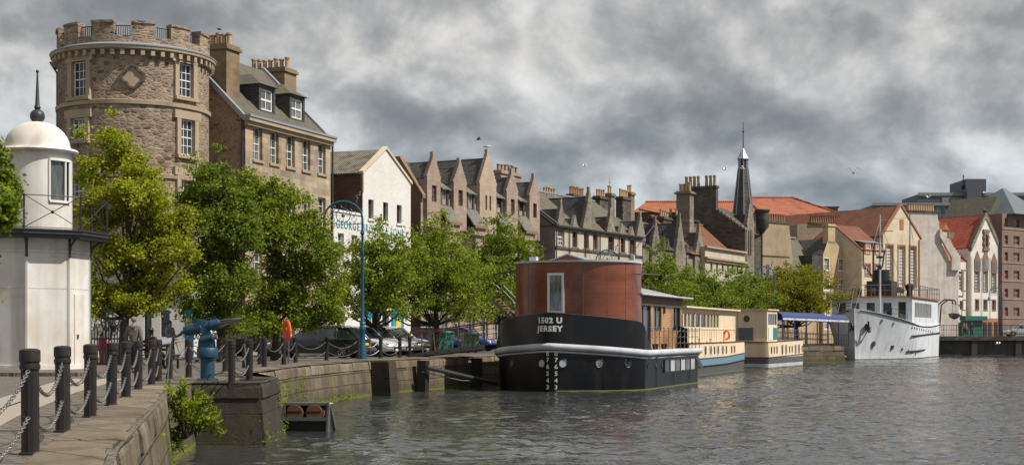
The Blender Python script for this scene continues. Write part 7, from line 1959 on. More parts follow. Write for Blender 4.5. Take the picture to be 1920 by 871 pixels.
# ------------------------------------------------------------------ blue harpoon gun
def gun():
    p = gp(389, 35.); root = thing('harpoon_gun', 'blue painted whaling harpoon gun on a round pedestal at the quay corner', 'harpoon gun', (p.x, p.y, 0), 0)
    s = 76.; X = lambda px: (px-389)/s; Z = lambda py: zat(py, 35.)
    MB().lathe([(.26, 0), (.26, .03), (.175, .05), (.17, .56)], seg=24).build('pedestal', 'gunblue', root, True)
    MB().lathe([(.17, .53), (.25, .56), (.26, .60), (.26, .76), (.23, .80), (.12, .82), (.12, .84)], seg=28).build('turntable', 'gunblue', root, True)
    b = MB()
    for i in range(12): a = math.pi/6*i; b.tube([(.225*math.cos(a), .225*math.sin(a), .78), (.225*math.cos(a), .225*math.sin(a), .815)], .018, 6)
    b.build('bolts', 'gunblue', root)
    y = MB()
    for q in (-.17, .13): y.extr([(-.20, q, .80), (.17, q, .80), (.16, q, .95), (.04, q, 1.20), (-.02, q, 1.46), (-.22, q, 1.50), (-.26, q, 1.36), (-.12, q, 1.15), (-.20, q, .95)], (0, .045, 0))
    each(y, 'yoke_arm', 'gunblue', root, bevel=.01)
    ax = Vector((X(412)-X(352), -.10, Z(606)-Z(619))); o = Vector((X(352), 0, Z(619))); L = ax.length; d = ax/L
    P = lambda t: o+d*t
    MB().tube([P(-.10), P(-.08), P(.0), P(.02), P(.38), P(.40), P(.62), P(.63), P(L), P(L+.01)], [.06, .12, .12, .14, .14, .12, .12, .145, .12, .07], 20).build('barrel', 'gunblue', root, True)
    c = o+Vector((.66, -.14, -.17)); MB().tube([c-d*.30, c, c+d*.02], [.10, .10, .06], 16).build('recoil_cylinder', 'gunblue', root, True)
    MB().tube([c+d*.02, c+d*.10], .06, 12).build('piston', 'galv', root, True)
    h = MB().tube([P(L), P(L+.25), P(L+.45), P(L+.62)], [.06, .055, .05, .006], 10)
    e = MB()
    for a in (.5, 2.6, 4.4):
        u = Vector((0, math.cos(a), math.sin(a))); e.extr([P(L+.05)+u*.055, P(L+.48)+u*.045, P(L+.05)+u*.12], u.cross(d)*.018)
    h.add(e); h.build('harpoon', 'galv', root, True)
    MB().tube([P(-.02)+Vector((0, -.05, .19)), P(.75)+Vector((0, -.05, .17))], .014, 6).tube([P(.02)+Vector((0, -.05, .19)), P(.05)+Vector((0, 0, .1))], .012, 5).tube([P(.65)+Vector((0, -.05, .17)), P(.65)+Vector((0, 0, .1))], .012, 5).build('sight_bar', 'gunblue', root)
    MB().tube([P(-.08), P(-.25)+Vector((0, 0, -.08)), P(-.42)+Vector((0, 0, -.1))], [.05, .03, .025], 8).build('tiller_handle', 'gunblue', root, True)
gun()
# lifebuoy on its post
def lifebuoy_post():
    p = gp(541, 55.3); root = thing('lifebuoy_stand', 'bright orange lifebuoy ring mounted high on a thin grey post at the quay edge', 'lifebuoy', (p.x, p.y, 0), math.radians(-62))
    MB().tube([(0, 0, 0), (0, 0, 1.45)], .03, 10).lathe([(.09, 0), (.09, .02), (.03, .03)], seg=12).build('post', 'galv', root, True)
    m = MB().torus((0, -.07, 1.26), .30, .115, (0, 1, 0), 32, 12); m.v = [(x, -.07+(y+.07)*.62, 1.26+(z-1.26)*1.06) for x, y, z in m.v]
    m.build('ring', 'orange', root, True)
    MB().lathe([(.20, -.02), (.20, .02)], 0, 0, 20).xf(Matrix.Translation((0, .02, 1.26)) @ Matrix.Rotation(math.pi/2, 4, 'X')).build('backing_plate', 'orange', root)
lifebuoy_post()
def lectern():
    p = gp(302, 34.8); root = thing('information_panel', 'grey sloping information panel on two leaning steel legs by the bollards', 'information panel', (p.x, p.y, 0), .25)
    m = MB()
    for q in (-.17, .17): m.tube([(q-.02, -.05, 0), (q+.05, .05, .95)], .022, 8)
    each(m, 'leg', 'galv', root, True)
    MB().slab([(-.24, -.16, .84), (.22, -.16, .92), (.26, .18, 1.05), (-.20, .18, .97)], .03).build('panel', 'lead', root)
lectern()
# ------------------------------------------------------------------ floating frame with two rusty drums
def raft():
    Y = 37.9; p = gp(531, Y, WATER); root = thing('float', 'floating steel frame holding two rusty drums beside the dark stone block', 'float', tuple(p), -.03)
    k = Y/FP; w = 84*k; top = 56*k-.04
    f = MB(); f.box(-.03, w, -.05, .03, top-.07, top).box(-.03, w+.02, -.09, -.01, .28, .37).box(-.03, .04, -.05, .03, -.2, top-.07).box(w-.06, w-.001, -.045, .025, .3, top-.07).box(0, w, .85, .92, top-.10, top-.03)
    f.extr([(w, -.08, top+.01), (w, .02, top+.01), (w+.02, -.02, -.25), (w-.05, -.12, -.25)], (.05, 0, 0)).extr([(w+.01, -.05, top-.02), (w+.08, -.02, top-.1), (w+.19, .1, .05), (w+.12, .12, .0)], (.03, .03, 0))
    each(f, 'frame', 'antifoul', root); MB().slab([(0, 0, top), (w, 0, top), (w, .9, top-.04), (0, .9, top-.04)], .05).build('lid', 'fender', root)
    for c in (.26*w, .70*w):
        d = MB().lathe([(0, 0), (.215, 0), (.235, .02), (.235, .80), (0, .80)], seg=28).xf(Matrix.Translation((c, -0.06, .48)) @ Matrix.Rotation(-math.pi/2, 4, 'X')).build('drum', 'rust', root, True)
        MB().box(c-.2, c+.2, -.075, -.061, .52, .535).build('drum_rib', 'timber', d)
    MB().box(0, w, .0, .85, -.25, .27).box(0, w, .3, .84, .27, top-.06).build('tank', 'black', root)
    return root
raft()
# ------------------------------------------------------------------ gangway, piles and strut of the black houseboat
def gangway():
    a = Vector((-4.75, 71.2, .10)); b = Vector((-1.0, 68.4, .62)); d = b-a; L = math.hypot(d.x, d.y)
    root = thing('gangway', 'steel gangway with red brown handrails from the quay to the black houseboat', 'gangway', tuple(a), math.atan2(d.y, d.x)); h = d.z
    Q = lambda x, y, z: (x, y, h*x/L+z)
    MB().slab([Q(-.3, -.45, 0), Q(L, -.45, 0), Q(L, .45, 0), Q(-.3, .45, 0)], .06).build('walkway', 'rust', root)
    m = MB()
    for s in (-.5, .46): m.extr([Q(-.3, s, -.12), Q(L, s, -.22), Q(L, s, .04), Q(-.3, s, .04)], (0, .04, 0))
    each(m, 'side_beam', 'galv', root)
    for i in range(6): MB().tube([Q(.2+i*.75, -.515, -.08), Q(.2+i*.75, -.50, -.08)], .035, 10).build('beam_hole', 'black', root)
    po, ra = MB(), MB()
    for s in (-.48, .48):
        for i in range(7): x = i*L/6; po.tube([Q(x, s, 0), Q(x-.12, s, 1.05)], .022, 6)
        ra.tube([Q(-.75, s, .96), Q(-.2, s, 1.05), Q(L, s, 1.05)], .035, 6)
        for z in (.3, .55, .8): ra.tube([Q(-.1, s, z), Q(L, s, z)], .014, 5)
    each(po, 'rail_post', 'galv', root, True); ra.build('handrail', 'rust', root, True)
gangway()
def pile(px, n, label, w=.42):
    p = quay_point(px, n); root = MB().loft([[(x*w/2*k+.02*z, y*w/2*k, z) for x, y in ((-1, -1), (1, -1), (1, 1), (-1, 1))] for k, z in ((1.05, WATER-.6), (.95, WATER), (1., -.7), (.98, -.05))]).build('timber_pile', 'timber', None); root.location = (p.x, p.y, 0); root.rotation_euler = (0, 0, TS)
    tag(root, label, 'pile', 'dark timber piles against the quay wall')
pile(793.5, -26.45, 'dark timber pile at the foot of the houseboat gangway'); pile(894, -26.45, 'dark timber pile close to the houseboat bow')
pa, pb = quay_point(800, -26.1), Vector((-.75, 66.6, 0))
o = MB().tube([(pa.x, pa.y, zat(688, pa.y)), (pb.x, pb.y, zat(718, pb.y))], .10, 8).build('mooring_strut', 'gutter', None, True); tag(o, 'long dark steel strut sloping from the quay pile down to the houseboat bow', 'strut')
o = MB().tube([(pa.x-.2, pa.y, -.55), ((pa.x+pb.x)/2, (pa.y+pb.y)/2, -1.0), (pb.x, pb.y, -1.05)], .02, 5).build('mooring_rope', 'galv', None, True); tag(o, 'slack mooring line hanging below the dark steel strut', 'rope')
def stair():
    Y = 68.9; a = gp(921, Y, zat(558, Y)); b = gp(968, Y, zat(606, Y)); d = b-a; root = thing('boarding_stair', 'raised wooden boarding stair with thin rails left of the red timber turret', 'stair', tuple(a)); w = Vector((.35, .75, .0))
    MB().extr([(0, 0, 0), tuple(d), tuple(d+Vector((0, 0, -.16))), (0, 0, -.16)], (.03, .06, 0)).extr([tuple(w), tuple(w+d), tuple(w+d+Vector((0, 0, -.16))), tuple(w+Vector((0, 0, -.16)))], (.03, .06, 0)).build('stringer', 'galv', root)
    m = MB()
    for i in range(9): q = d*(i+.3)/9; m.slab([tuple(q), tuple(q+w), tuple(q+w+Vector((.11, 0, 0))), tuple(q+Vector((.11, 0, 0)))], .03)
    each(m, 'tread', 'woodlight', root)
    r = MB()
    for o in (Vector((0, 0, 0)), w):
        for h in (.35, .62): r.tube([o+Vector((.25, 0, h)), o+d+Vector((.25, 0, h))], .014, 5)
        for t in (.05, .35, .7, 1.): r.tube([o+d*t, o+d*t+Vector((.25, 0, .62))], .014, 5)
    r.build('handrail', 'galv', root, True)
stair()
# ------------------------------------------------------------------ cars
def car(label, paint, L=4.5, Wd=1.8, H=1.46, style='hatch', name='parked_car'):
    root = thing(name, label, 'car', (0, 0, 0), 0, 'cars parked along the quay')
    hl = L/2; hw = Wd/2
    # x forward. body stations: x, half width, sill z, shoulder z
    end = .82 if style != 'estate' else .90
    st = [(-hl, .74, .42, .62), (-hl+.06, .86, .30, .86), (-hl+.35, .97, .24, .93), (-hl+1.0, 1., .22, .94), (-.4, 1., .22, .93), (.5, 1., .22, .92), (hl-1.35, 1., .22, .90), (hl-.75, .97, .24, .82), (hl-.28, .88, .26, .72), (hl-.06, .74, .32, .60), (hl, .60, .40, .52)]
    rings = []
    for x, w, z0, z1 in st:
        w *= hw; zm = z0+(z1-z0)*.55
        rings.append([(x, -w*.90, z0), (x, -w*.985, z0+.10), (x, -w, zm), (x, -w*.96, z1-.06), (x, -w*.86, z1), (x, 0, z1+.035), (x, w*.86, z1), (x, w*.96, z1-.06), (x, w, zm), (x, w*.985, z0+.10), (x, w*.90, z0)])
    MB().loft(rings).build('body', paint, root, True, angle=38)
    tail = -hl+.30 if style == 'estate' else -hl+.42
    gl = [(tail-.10, .90, .84), (tail+.38, H-.06, .70), (tail+.95, H, .70), (-.1, H, .71), (.35, H-.04, .70), (hl-1.25, .90, .82)]
    g = []
    for x, z, w in gl:
        w *= hw; b = .88; wb = .90*hw
        g.append([(x, -wb, b), (x, -w, z-.02), (x, -w*.8, z), (x, w*.8, z), (x, w, z-.02), (x, wb, b)])
    cab = MB().loft(g).build('glasshouse', 'carglass', root, True, angle=30)
    rf = [[(x, -w*hw*1.0, z-.015), (x, -w*hw*.8, z+.014), (x, 0, z+.035), (x, w*hw*.8, z+.014), (x, w*hw, z-.015)] for x, z, w in gl[1:5]]
    MB().grid(rf).build('roof', paint, root, True)
    p = MB()
    for s in (-1, 1):
        P = [Vector((x, s*w*hw*1.01, z-.01)) for x, z, w in gl]; P[0].z = .9; P[-1].z = .9
        p.tube(P, .035, 6)
        for xx in (tail+.95 if style == 'estate' else tail+.75, -.05, ): p.tube([(xx, s*hw*.905, .9), (xx, s*.70*hw*1.01, H-.02)], .035, 5)
    p.build('pillars', paint, root, True)
    for s in (-1, 1):
        for x in (-hl+.92, hl-.88):
            M = Matrix.Translation((x, s*(hw-.11), .32)) @ Matrix.Rotation(math.pi/2, 4, 'X')
            t = MB().lathe([(.21, -.11), (.30, -.11), (.325, -.07), (.325, .07), (.30, .11), (.21, .11)], seg=24, cap=False).xf(M).build('wheel', 'tyre', root, True)
            r = MB().lathe([(0, s*-.085), (.05, s*-.09), (.06, s*-.07)], seg=12).lathe([(.19, s*-.07), (.215, s*-.115)], seg=24, cap=False)
            for i in range(7):
                a = 2*math.pi*i/7; c, q = math.cos(a), math.sin(a); r.tube([(.05*c, .05*q, s*-.08), (.20*c, .20*q, s*-.095)], .022, 5)
            r.xf(M).build('rim', 'rim', t, True)
            MB().lathe([(0, s*-.03), (.21, s*-.031)], seg=20, cap=False).xf(M).build('brake_disc', 'black', t)
            MB().lathe([(.345, -.0), (.36, -.03), (.37, 0)], seg=20, a0=-.15, a1=math.pi+.15).xf(Matrix.Translation((x, s*(hw+.0), .33)) @ Matrix.Rotation(math.pi/2, 4, 'X')).build('wheel_arch', 'black', root)
        MB().ball((hl-.28, s*hw*.68, .66), .16, 12, 8, (1.25, .9, .42)).build('headlight', 'lens', root, True)
        MB().ball((-hl+.10, s*hw*.80, .78 if style != 'estate' else .82), .14, 12, 8, (.55, .8, .7)).build('tail_light', 'tail', root, True)
        MB().ball((hl-1.55, s*(hw+.08), .96), .09, 10, 6, (.6, 1.2, .8)).build('mirror', paint, root, True)
    MB().box(hl-.025, hl+.02, -.42, .42, .36, .50).build('grille', 'black', root); MB().box(-hl-.012, -hl+.02, -.26, .26, .60, .71).build('number_plate', 'yellowp', root); MB().box(hl+.005, hl+.03, -.26, .26, .30, .40).build('number_plate', 'white', root)
    MB().box(-hl-.01, -hl+.1, -hw*.78, hw*.78, .36, .50).build('bumper', 'gutter', root)
    if style == 'estate':
        for s in (-1, 1): MB().tube([(-1.5, s*.56, H-.0), (-1.4, s*.56, H+.06), (.3, s*.56, H+.05), (.4, s*.56, H-.03)], .018, 6).build('roof_rail', 'galv', root, True)
    return root
def put(o, px, Y, ang, z=0): p = gp(px, Y); o.location = (p.x, p.y, z); o.rotation_euler[2] = math.radians(ang); return o
c1 = car('black estate car with its tail beside the teal lamp post', 'car_black', 4.8, 1.84, 1.45, 'estate'); c1.location = (-9.15, 67.1, .0); c1.rotation_euler[2] = math.radians(169)
def nose(o, px, Y, ang, L=4.3): # nose of the car at photo column px
    a = math.radians(ang); p = gp(px, Y); o.location = (p.x-math.cos(a)*L/2, p.y-math.sin(a)*L/2+.0, .0); o.rotation_euler[2] = a
c2 = car('silver hatchback with its nose just right of the teal lamp post', 'car_silver', 4.3); nose(c2, 746, 70.2, -24)
c3 = car('grey hatchback second in the angled row behind the silver hatchback', 'car_grey', 4.3, 1.78, 1.5); nose(c3, 768, 73.2, -24)
c4 = car('pale silver car third in the angled row, nose behind the close bollard pair', 'car_silver', 4.4, 1.78, 1.42); nose(c4, 798, 75.6, -24)
c5 = car('white car at the back of the angled row left of the green bins', 'car_white', 4.5, 1.8, 1.52); nose(c5, 806, 80.5, -16)
c6 = car('bright blue car behind the teal bins', 'car_blue', 4.3, 1.8, 1.5); nose(c6, 878, 88.5, -20)
c7 = car('blue car farthest along, behind the dull green bins', 'car_blue', 4.3, 1.8, 1.48); nose(c7, 930, 92.5, -22)
c8 = car('pale silver car parked on the dock at the right edge of the picture', 'car_silver', 4.3, 1.8, 1.45); c8.location = (gp(1915, 171.3).x, 171.3, .8); c8.rotation_euler[2] = math.radians(180)
c8['group'] = 'cars parked along the quay'
MB().box(39.6, 110, 169.05, 176, .0, .80).build('dock_pavement', 'setts')['kind'] = 'structure'
# dark hatchback seen in the shade under the trees
c9 = car('dark car in the tree shade left of the black estate car', 'car_black', 4.2, 1.75, 1.45); c9.location = (gp(475, 72).x, 72, 0); c9.rotation_euler[2] = math.radians(160)
# ------------------------------------------------------------------ wheelie bins
def bin_(px, Y, mat, label, w=.72, h=1.15, ang=20):
    p = gp(px, Y); root = thing('wheelie_bin', label, 'bin', (p.x, p.y, 0), math.radians(ang), 'green wheelie bins on the quay')
    MB().loft([[(-w/2*.86, -.3, .08), (w/2*.86, -.3, .08), (w/2*.86, .3, .08), (-w/2*.86, .3, .08)], [(-w/2, -.36, h), (w/2, -.36, h), (w/2, .36, h), (-w/2, .36, h)]]).build('body', mat, root, bevel=.02)
    MB().loft([[(-w/2-.03, -.4, h+.003), (w/2+.03, -.4, h+.003), (w/2+.03, .4, h+.003), (-w/2-.03, .4, h+.003)], [(-w/2+.03, -.33, h+.09), (w/2-.03, -.33, h+.09), (w/2-.03, .36, h+.11), (-w/2+.03, .36, h+.11)]]).build('lid', mat, root, bevel=.015)
    m = MB()
    for s in (-1, 1): m.tube([(s*w/2*.8, .3, .1), (s*(w/2*.8+.05), .3, .1)], .1, 12)
    each(m, 'wheel', 'tyre', root, True)
bin_(819, 78.5, 'binblue', 'teal green wheelie bin furthest left behind the gangway rail', .80); bin_(840, 79.2, 'binblue', 'teal green wheelie bin second from the left behind the gangway rail', .5, 1.18)
bin_(874, 84, 'bingreen', 'dull green wheelie bin behind the middle of the gangway', .5, 1.1); bin_(888, 84.4, 'bingreen', 'dull green wheelie bin furthest right behind the gangway', .5, 1.08)

# ------------------------------------------------------------------ people
def skin_mesh(name, J, E, mat, parent, sub=1):
    """J: {name: (x,y,z,r[,r2])}; E: edges; grown with the Skin modifier and baked"""
    keys = list(J); me = bpy.data.meshes.new(name); me.from_pydata([J[k][:3] for k in keys], [(keys.index(a), keys.index(b)) for a, b in E], [])
    o = bpy.data.objects.new(name, me); COL.objects.link(o)
    s = o.modifiers.new('skin', 'SKIN'); s.use_smooth_shade = True
    for i, k in enumerate(keys):
        v = me.skin_vertices[0].data[i]; r = J[k][3]; v.radius = (r, J[k][4] if len(J[k]) > 4 else r); v.use_root = (i == 0)
    b = o.modifiers.new('sub', 'SUBSURF'); b.levels = sub; b.render_levels = sub
    dg = bpy.context.evaluated_depsgraph_get(); dg.update(); m2 = bpy.data.meshes.new_from_object(o.evaluated_get(dg)); bpy.data.objects.remove(o)
    m2.materials.clear(); m2.materials.append(MT[mat])
    o = bpy.data.objects.new(name, m2); COL.objects.link(o); o.parent = parent
    return o
def person(label, loc, rz, H=1.72, top='hoodie', legs='jeans', hair='hair', arms='hang', stride=.12, skin='skin', hood=False, kind='person', sit=False):
    """faces local -y"""
    root = thing('person', label, 'person', loc, rz); k = H/1.75; V = lambda x, y, z: (x*k, y*k, z*k)
    dz = -.46 if sit else 0
    J = {}
    def a(n, x, y, z, r, r2=None): J[n] = V(x, y, z)+((r*k,) if r2 is None else (r*k, r2*k))
    a('pel', 0, 0, .95+dz, .13, .10); a('waist', 0, .0, 1.10+dz, .13, .095); a('chest', 0, .01, 1.32+dz, .155, .11); a('neck', 0, 0, 1.49+dz, .055); a('jaw', 0, -.025, 1.57+dz, .062, .07); a('head', 0, -.01, 1.655+dz, .078, .09); a('crown', 0, 0, 1.72+dz, .05, .06)
    for s, n in ((-1, 'L'), (1, 'R')):
        if sit: hip = (s*.09, 0, .46); kn = (s*.11, -.42, .48); an = (s*.10, -.44, .09); to = (s*.10, -.60, .04)
        else: hip = (s*.09, 0, .90); kn = (s*.10, -.03-s*stride*.4, .50); an = (s*.09, .02-s*stride, .09); to = (s*.10, -.14-s*stride, .035)
        a('hip'+n, *hip, .085); a('kn'+n, *kn, .058); a('an'+n, *an, .042); a('to'+n, *to, .035)
        sh = (s*.185, .01, 1.42+dz)
        if arms == 'hang': el, wr, ha = (s*.24, .03, 1.13+dz), (s*.24, -.06, .90+dz), (s*.235, -.09, .82+dz)
        elif arms == 'front': el, wr, ha = (s*.23, -.02, 1.14+dz), (s*.12, -.22, 1.12+dz), (s*.06, -.26, 1.14+dz)
        else: el, wr, ha = (s*.25, -.08, 1.12+dz), (s*.2, -.33, 1.02+dz), (s*.16, -.4, 1.03+dz)
        a('sh'+n, *sh, .06); a('el'+n, *el, .042); a('wr'+n, *wr, .028); a('ha'+n, *ha, .03, .018)
        # five fingers, unequal, slightly curled
        d = (Vector(ha)-Vector(wr)).normalized()
        for i, (q, l) in enumerate(((-.026, .075), (-.009, .085), (.009, .08), (.025, .062))):
            b = Vector(ha)+d*.03+Vector((0, q, 0)); a('f%d%s' % (i, n), *b, .009); a('g%d%s' % (i, n), *(b+d*l*.55+Vector((-s*.006, 0, 0))), .008); a('h%d%s' % (i, n), *(b+d*l+Vector((-s*.022, 0, 0))), .006)
        b = Vector(wr).lerp(Vector(ha), .55); a('t0'+n, *(b+Vector((0, -.028, 0))), .011); a('t1'+n, *(b+d*.045+Vector((-s*.01, -.05, 0))), .008)
    E = [('pel', 'waist'), ('waist', 'chest'), ('chest', 'neck'), ('neck', 'jaw'), ('jaw', 'head'), ('head', 'crown')]
    for n in 'LR':
        E += [('pel', 'hip'+n), ('hip'+n, 'kn'+n), ('kn'+n, 'an'+n), ('an'+n, 'to'+n), ('chest', 'sh'+n), ('sh'+n, 'el'+n), ('el'+n, 'wr'+n), ('wr'+n, 'ha'+n), ('wr'+n, 't0'+n), ('t0'+n, 't1'+n)]
        for i in range(4): E += [('ha'+n, 'f%d%s' % (i, n)), ('f%d%s' % (i, n), 'g%d%s' % (i, n)), ('g%d%s' % (i, n), 'h%d%s' % (i, n))]
    body = skin_mesh('body', J, E, skin, root, 1)
    hz = 1.655+dz
    f = MB().ball(V(0, -.10, hz-.015), .016*k, 8, 6, (.8, 1.2, 1.4))
    for s in (-1, 1): f.ball(V(s*.078, .0, hz-.01), .022*k, 8, 6, (.4, .8, 1.3))
    f.box(-.025*k, .025*k, -.095*k, -.08*k, (hz-.062)*k, (hz-.055)*k); fo = f.build('face', skin, body, True)
    e = MB()
    for s in (-1, 1): e.ball(V(s*.032, -.083, hz+.012), .010*k, 8, 6)
    e.build('eyes', 'black', body, True)
    if hair:
        h = MB().ball(V(0, .012, hz+.030), .095*k, 16, 12, (.93, 1.06, .95)); h.v = [(x, max(y, -.062*k), max(z, (hz-.02 if y < .03*k else hz-.07)*k)) for x, y, z in h.v]
        h.build('hair', hair, body, True)
    cl = {q: J[q][:3]+tuple(r*1.0+.022*k for r in J[q][3:]) for q in J}
    def sub(keys, edges, nm, mt, ext=None):
        JJ = {q: cl[q] for q in keys}
        if ext: JJ.update(ext)
        skin_mesh(nm, JJ, edges, mt, root, 1)
    if top:
        ks = ['waist', 'pel', 'chest', 'shL', 'shR', 'elL', 'elR', 'wrL', 'wrR']; ext = {}
        nk = {'collar': V(0, .005, 1.475+dz)+(.082*k,)} ; ext.update(nk)
        ed = [('pel', 'waist'), ('waist', 'chest'), ('chest', 'collar')]
        for n in 'LR': ed += [('chest', 'sh'+n), ('sh'+n, 'el'+n), ('el'+n, 'wr'+n)]
        sub(ks, ed, 'hoodie' if hood else 'jacket', top, ext)
    if hood: MB().torus(V(0, .05, 1.47), .085*k, .045*k, (0, .35, 1), 18, 8).ball(V(0, .10, 1.42), .09*k, 12, 8, (1, .5, 1)).build('hood', top, root, True)
    if legs:
        ks = ['pel']+[q+n for n in 'LR' for q in ('hip', 'kn', 'an')]; ed = []
        for n in 'LR': ed += [('pel', 'hip'+n), ('hip'+n, 'kn'+n), ('kn'+n, 'an'+n)]
        sub(ks, ed, 'trousers', legs)
    for n in 'LR':
        t, an = Vector(J['to'+n][:3]), Vector(J['an'+n][:3]); m = MB().ball((0, 0, 0), .05*k, 12, 8, (.95, 2.6, .85)); m.xf(Matrix.Translation(((t+an)/2).xy.to_3d()+Vector((0, 0, .042*k)))).build('shoe', 'black', root, True)
    return root
def ground_at(px, Y): p = gp(px, Y); return (p.x, p.y, 0)
man = person('person in grey hoodie seen from behind walking by the bollards', ground_at(251, 41.5), math.radians(172), 1.62, 'hoodie', 'jeans', 'hair_fair', hood=True)
pm = MB(); 
tx = textmesh('~', .01, .001)
# printed motif on the back of the hoodie
k_ = 1.62/1.75
MB().lathe([(.055, 0), (.075, 0)], seg=20).xf(Matrix.Translation((0, .148*k_, 1.27*k_)) @ Matrix.Rotation(math.pi/2, 4, 'X')).tube([(-.06, .15, 1.14), (.06, .15, 1.14)], .008, 5).build('print', 'pot', man)
person('person in pale grey top and dark trousers standing left of the blue board', ground_at(318.5, 58), math.radians(60), 1.66, 'greycloth', 'jeans', 'hair', arms='front')
person('child in bright pink clothes behind the ornamental iron railing', ground_at(190, 51), math.radians(-40), 1.16, 'pinkcloth', 'pinkcloth', 'hair_fair')
person('second child in pink seen through the iron railing beside the first', ground_at(199, 52.5), math.radians(20), 1.05, 'pinkcloth', 'greycloth', 'hair')
def on_dock(px, lab, top, H=1.7, rz=0): p = gp(px, 170.2, .8); person(lab, tuple(p), rz, H, top, 'jeans', 'hair')
on_dock(1808, 'person in pale top on the far dock left of the green shopfront lamp', 'greycloth'); on_dock(1822, 'person in dark top on the far dock before the green shopfront', 'jeans'); on_dock(1812, 'person in pink top standing among others on the far dock', 'pinkcloth', 1.65, 1.)
# bench and seated bronze statue
def bench(px, Y, ang, label):
    p = gp(px, Y); root = thing('park_bench', label, 'bench', (p.x, p.y, 0), math.radians(ang))
    s, b = MB(), MB()
    for i in range(4): s.box(-.85, .85, -.42+i*.11, -.34+i*.11, .42, .45)
    for i in range(3): b.extr([(-.85, .05+.02*i, .58+.13*i), (.85, .05+.02*i, .58+.13*i), (.85, .07+.02*i, .67+.13*i), (-.85, .07+.02*i, .67+.13*i)], (0, .025, 0))
    s.build('seat', 'timber', root); b.build('backrest', 'timber', root)
    m = MB()
    for x in (-.75, .75):
        m.box(x-.03, x+.03, -.42, -.36, 0, .42).box(x-.03, x+.03, .03, .09, 0, .95).box(x-.028, x+.028, -.36, .03, .37, .415)
    each(m, 'leg', 'black', root)
bench(284, 46.5, 160, 'dark park bench carrying the seated bronze statue')
_p = gp(283, 46.4); st_ = person('seated dark bronze statue of a person on the bench', (_p.x, _p.y, .0), math.radians(150), 1.80, 'bronze', 'bronze', 'bronze', arms='front', skin='bronze', sit=True)
st_.name = 'statue'; st_['category'] = 'statue'
st_['label'] = 'dark bronze statue sitting on the park bench right of the person in the hoodie'
# ornamental iron railing with curls
def orn():
    Y = 47.; a = gp(161, Y); b = gp(236, Y); L = b.x-a.x; root = thing('ornamental_railing', 'black wrought iron railing topped with curls and rings behind the bollards', 'railing', (a.x, Y, 0))
    m, r = MB(), MB(); n = 15; k = Y/FP
    for i in range(n):
        x = L*i/(n-1); h = [1.05, 1.35, 1.2, 1.5, 1.3][i % 5]; m.tube([(x, 0, 0), (x, 0, h)], .02, 6)
        c = MB(); P = [(x+(.09*(1-t*.55))*math.sin(t*9)*(1 if i % 2 else -1), 0, h+.10-.09*(1-t*.55)*math.cos(t*9)) for t in [j/16 for j in range(17)]]; m.tube(P, .014, 5)
    each(m, 'bar', 'black', root)
    r.box(0, L, -.02, .02, .95, 1.0).box(0, L, -.02, .02, .12, .17); each(r, 'rail', 'black', root)
    x = (198-161)*k; p = MB().tube([(x, 0, 0), (x, 0, zat(586, Y))], .035, 8)
    zt = zat(584, Y)
    for i in range(3): a_ = math.pi/2+i*2*math.pi/3; p.torus((x+.08*math.cos(a_), 0, zt+.08*math.sin(a_)), .06, .018, (0, 1, 0), 14, 6)
    p.build('gate_post', 'black', root, True)
    g = MB()
    for px in (206, 214):
        xx = (px-161)*k; g.tube([(xx, 0, .9), (xx+.05, 0, 1.4), (xx-.06, 0, 1.75), (xx+.05, 0, 1.95)], .02, 6)
    each(g, 'scroll', 'black', root, True)
    # low hanging lantern head
    MB().lathe([(.07, 0), (.11, .18), (.14, .20), (.02, .32)], (213-161)*k, 0, 8, 1.2).build('lantern', 'black', root)
orn()
# low white harled building behind the trees, at the foot of the tower
def low_white():
    Y = 64; a = gp(150, Y); b = gp(362, Y); L = b.x-a.x; k = Y/FP; root = thing('cottage', 'low white building with oval hanging sign at the foot of the round tower', 'house', (a.x, Y, 0)); H = zat(535, Y)
    X = lambda px: (px-150)*k
    hs = [(X(270), X(284), .1, 2.15), (X(301), X(318), 1.0, 2.2), (X(232), X(240), .9, 2.0)]
    m = MB(); wall_front(m, 0, L, 0, H, hs, 0, .15); m.box(0, L, .16, 5, 0, H); m.build('wall', 'white_brick', root)
    MB().slab([(-.2, -.25, H), (L+.2, -.25, H), (L+.2, 2.6, H+.9), (-.2, 2.6, H+.9)], .12).slab([(-.2, 5.2, H), (L+.2, 5.2, H), (L+.2, 2.6, H+.9), (-.2, 2.6, H+.9)], .12).build('roof', 'slate', root)
    for a_, b_, c, d in hs: window(root, (a_+b_)/2, c, b_-a_, d-c, .1, 1, 2, mat='gutter')
    xo, zo = X(208), zat(601, Y); M = Matrix.Translation((xo, -.12, zo)) @ Matrix.Rotation(math.pi/2, 4, 'X') @ Matrix.Diagonal((1.35, 1, 1, 1))
    s = MB().lathe([(0, -.02), (.30, -.02), (.30, .02), (0, .02)], seg=32).xf(M).build('oval_sign', 'white', root)
    MB().torus((0, 0, 0), .30, .03, (0, 0, 1), 36, 6).xf(M).build('sign_rim', 'black', s, True)
    w = MB(); w.tube([(xo-.28+.56*t, -.16, zo+.07*math.sin(t*26)+.05*math.sin(t*9)) for t in [i/60 for i in range(61)]], .016, 5).tube([(xo-.12+.3*t, -.16, zo-.13+.02*math.sin(t*20)) for t in [i/20 for i in range(21)]], .01, 4); w.build('script', 'black', s)
low_white()
def blue_board():
    p = gp(354, 56); root = thing('notice_board', 'tall narrow blue board with pale panels standing left of the gun', 'notice board', (p.x, p.y, 0), .3)
    MB().box(-.16, .16, -.04, .04, .1, 2.05).build('board', 'signblue', root); MB().box(-.11, .11, -.055, -.042, 1.1, 1.75).build('panel', 'yellowp', root); MB().box(-.14, -.10, -.03, .03, 0, .1).box(.10, .14, -.03, .03, 0, .1).build('foot', 'black', root)
blue_board()
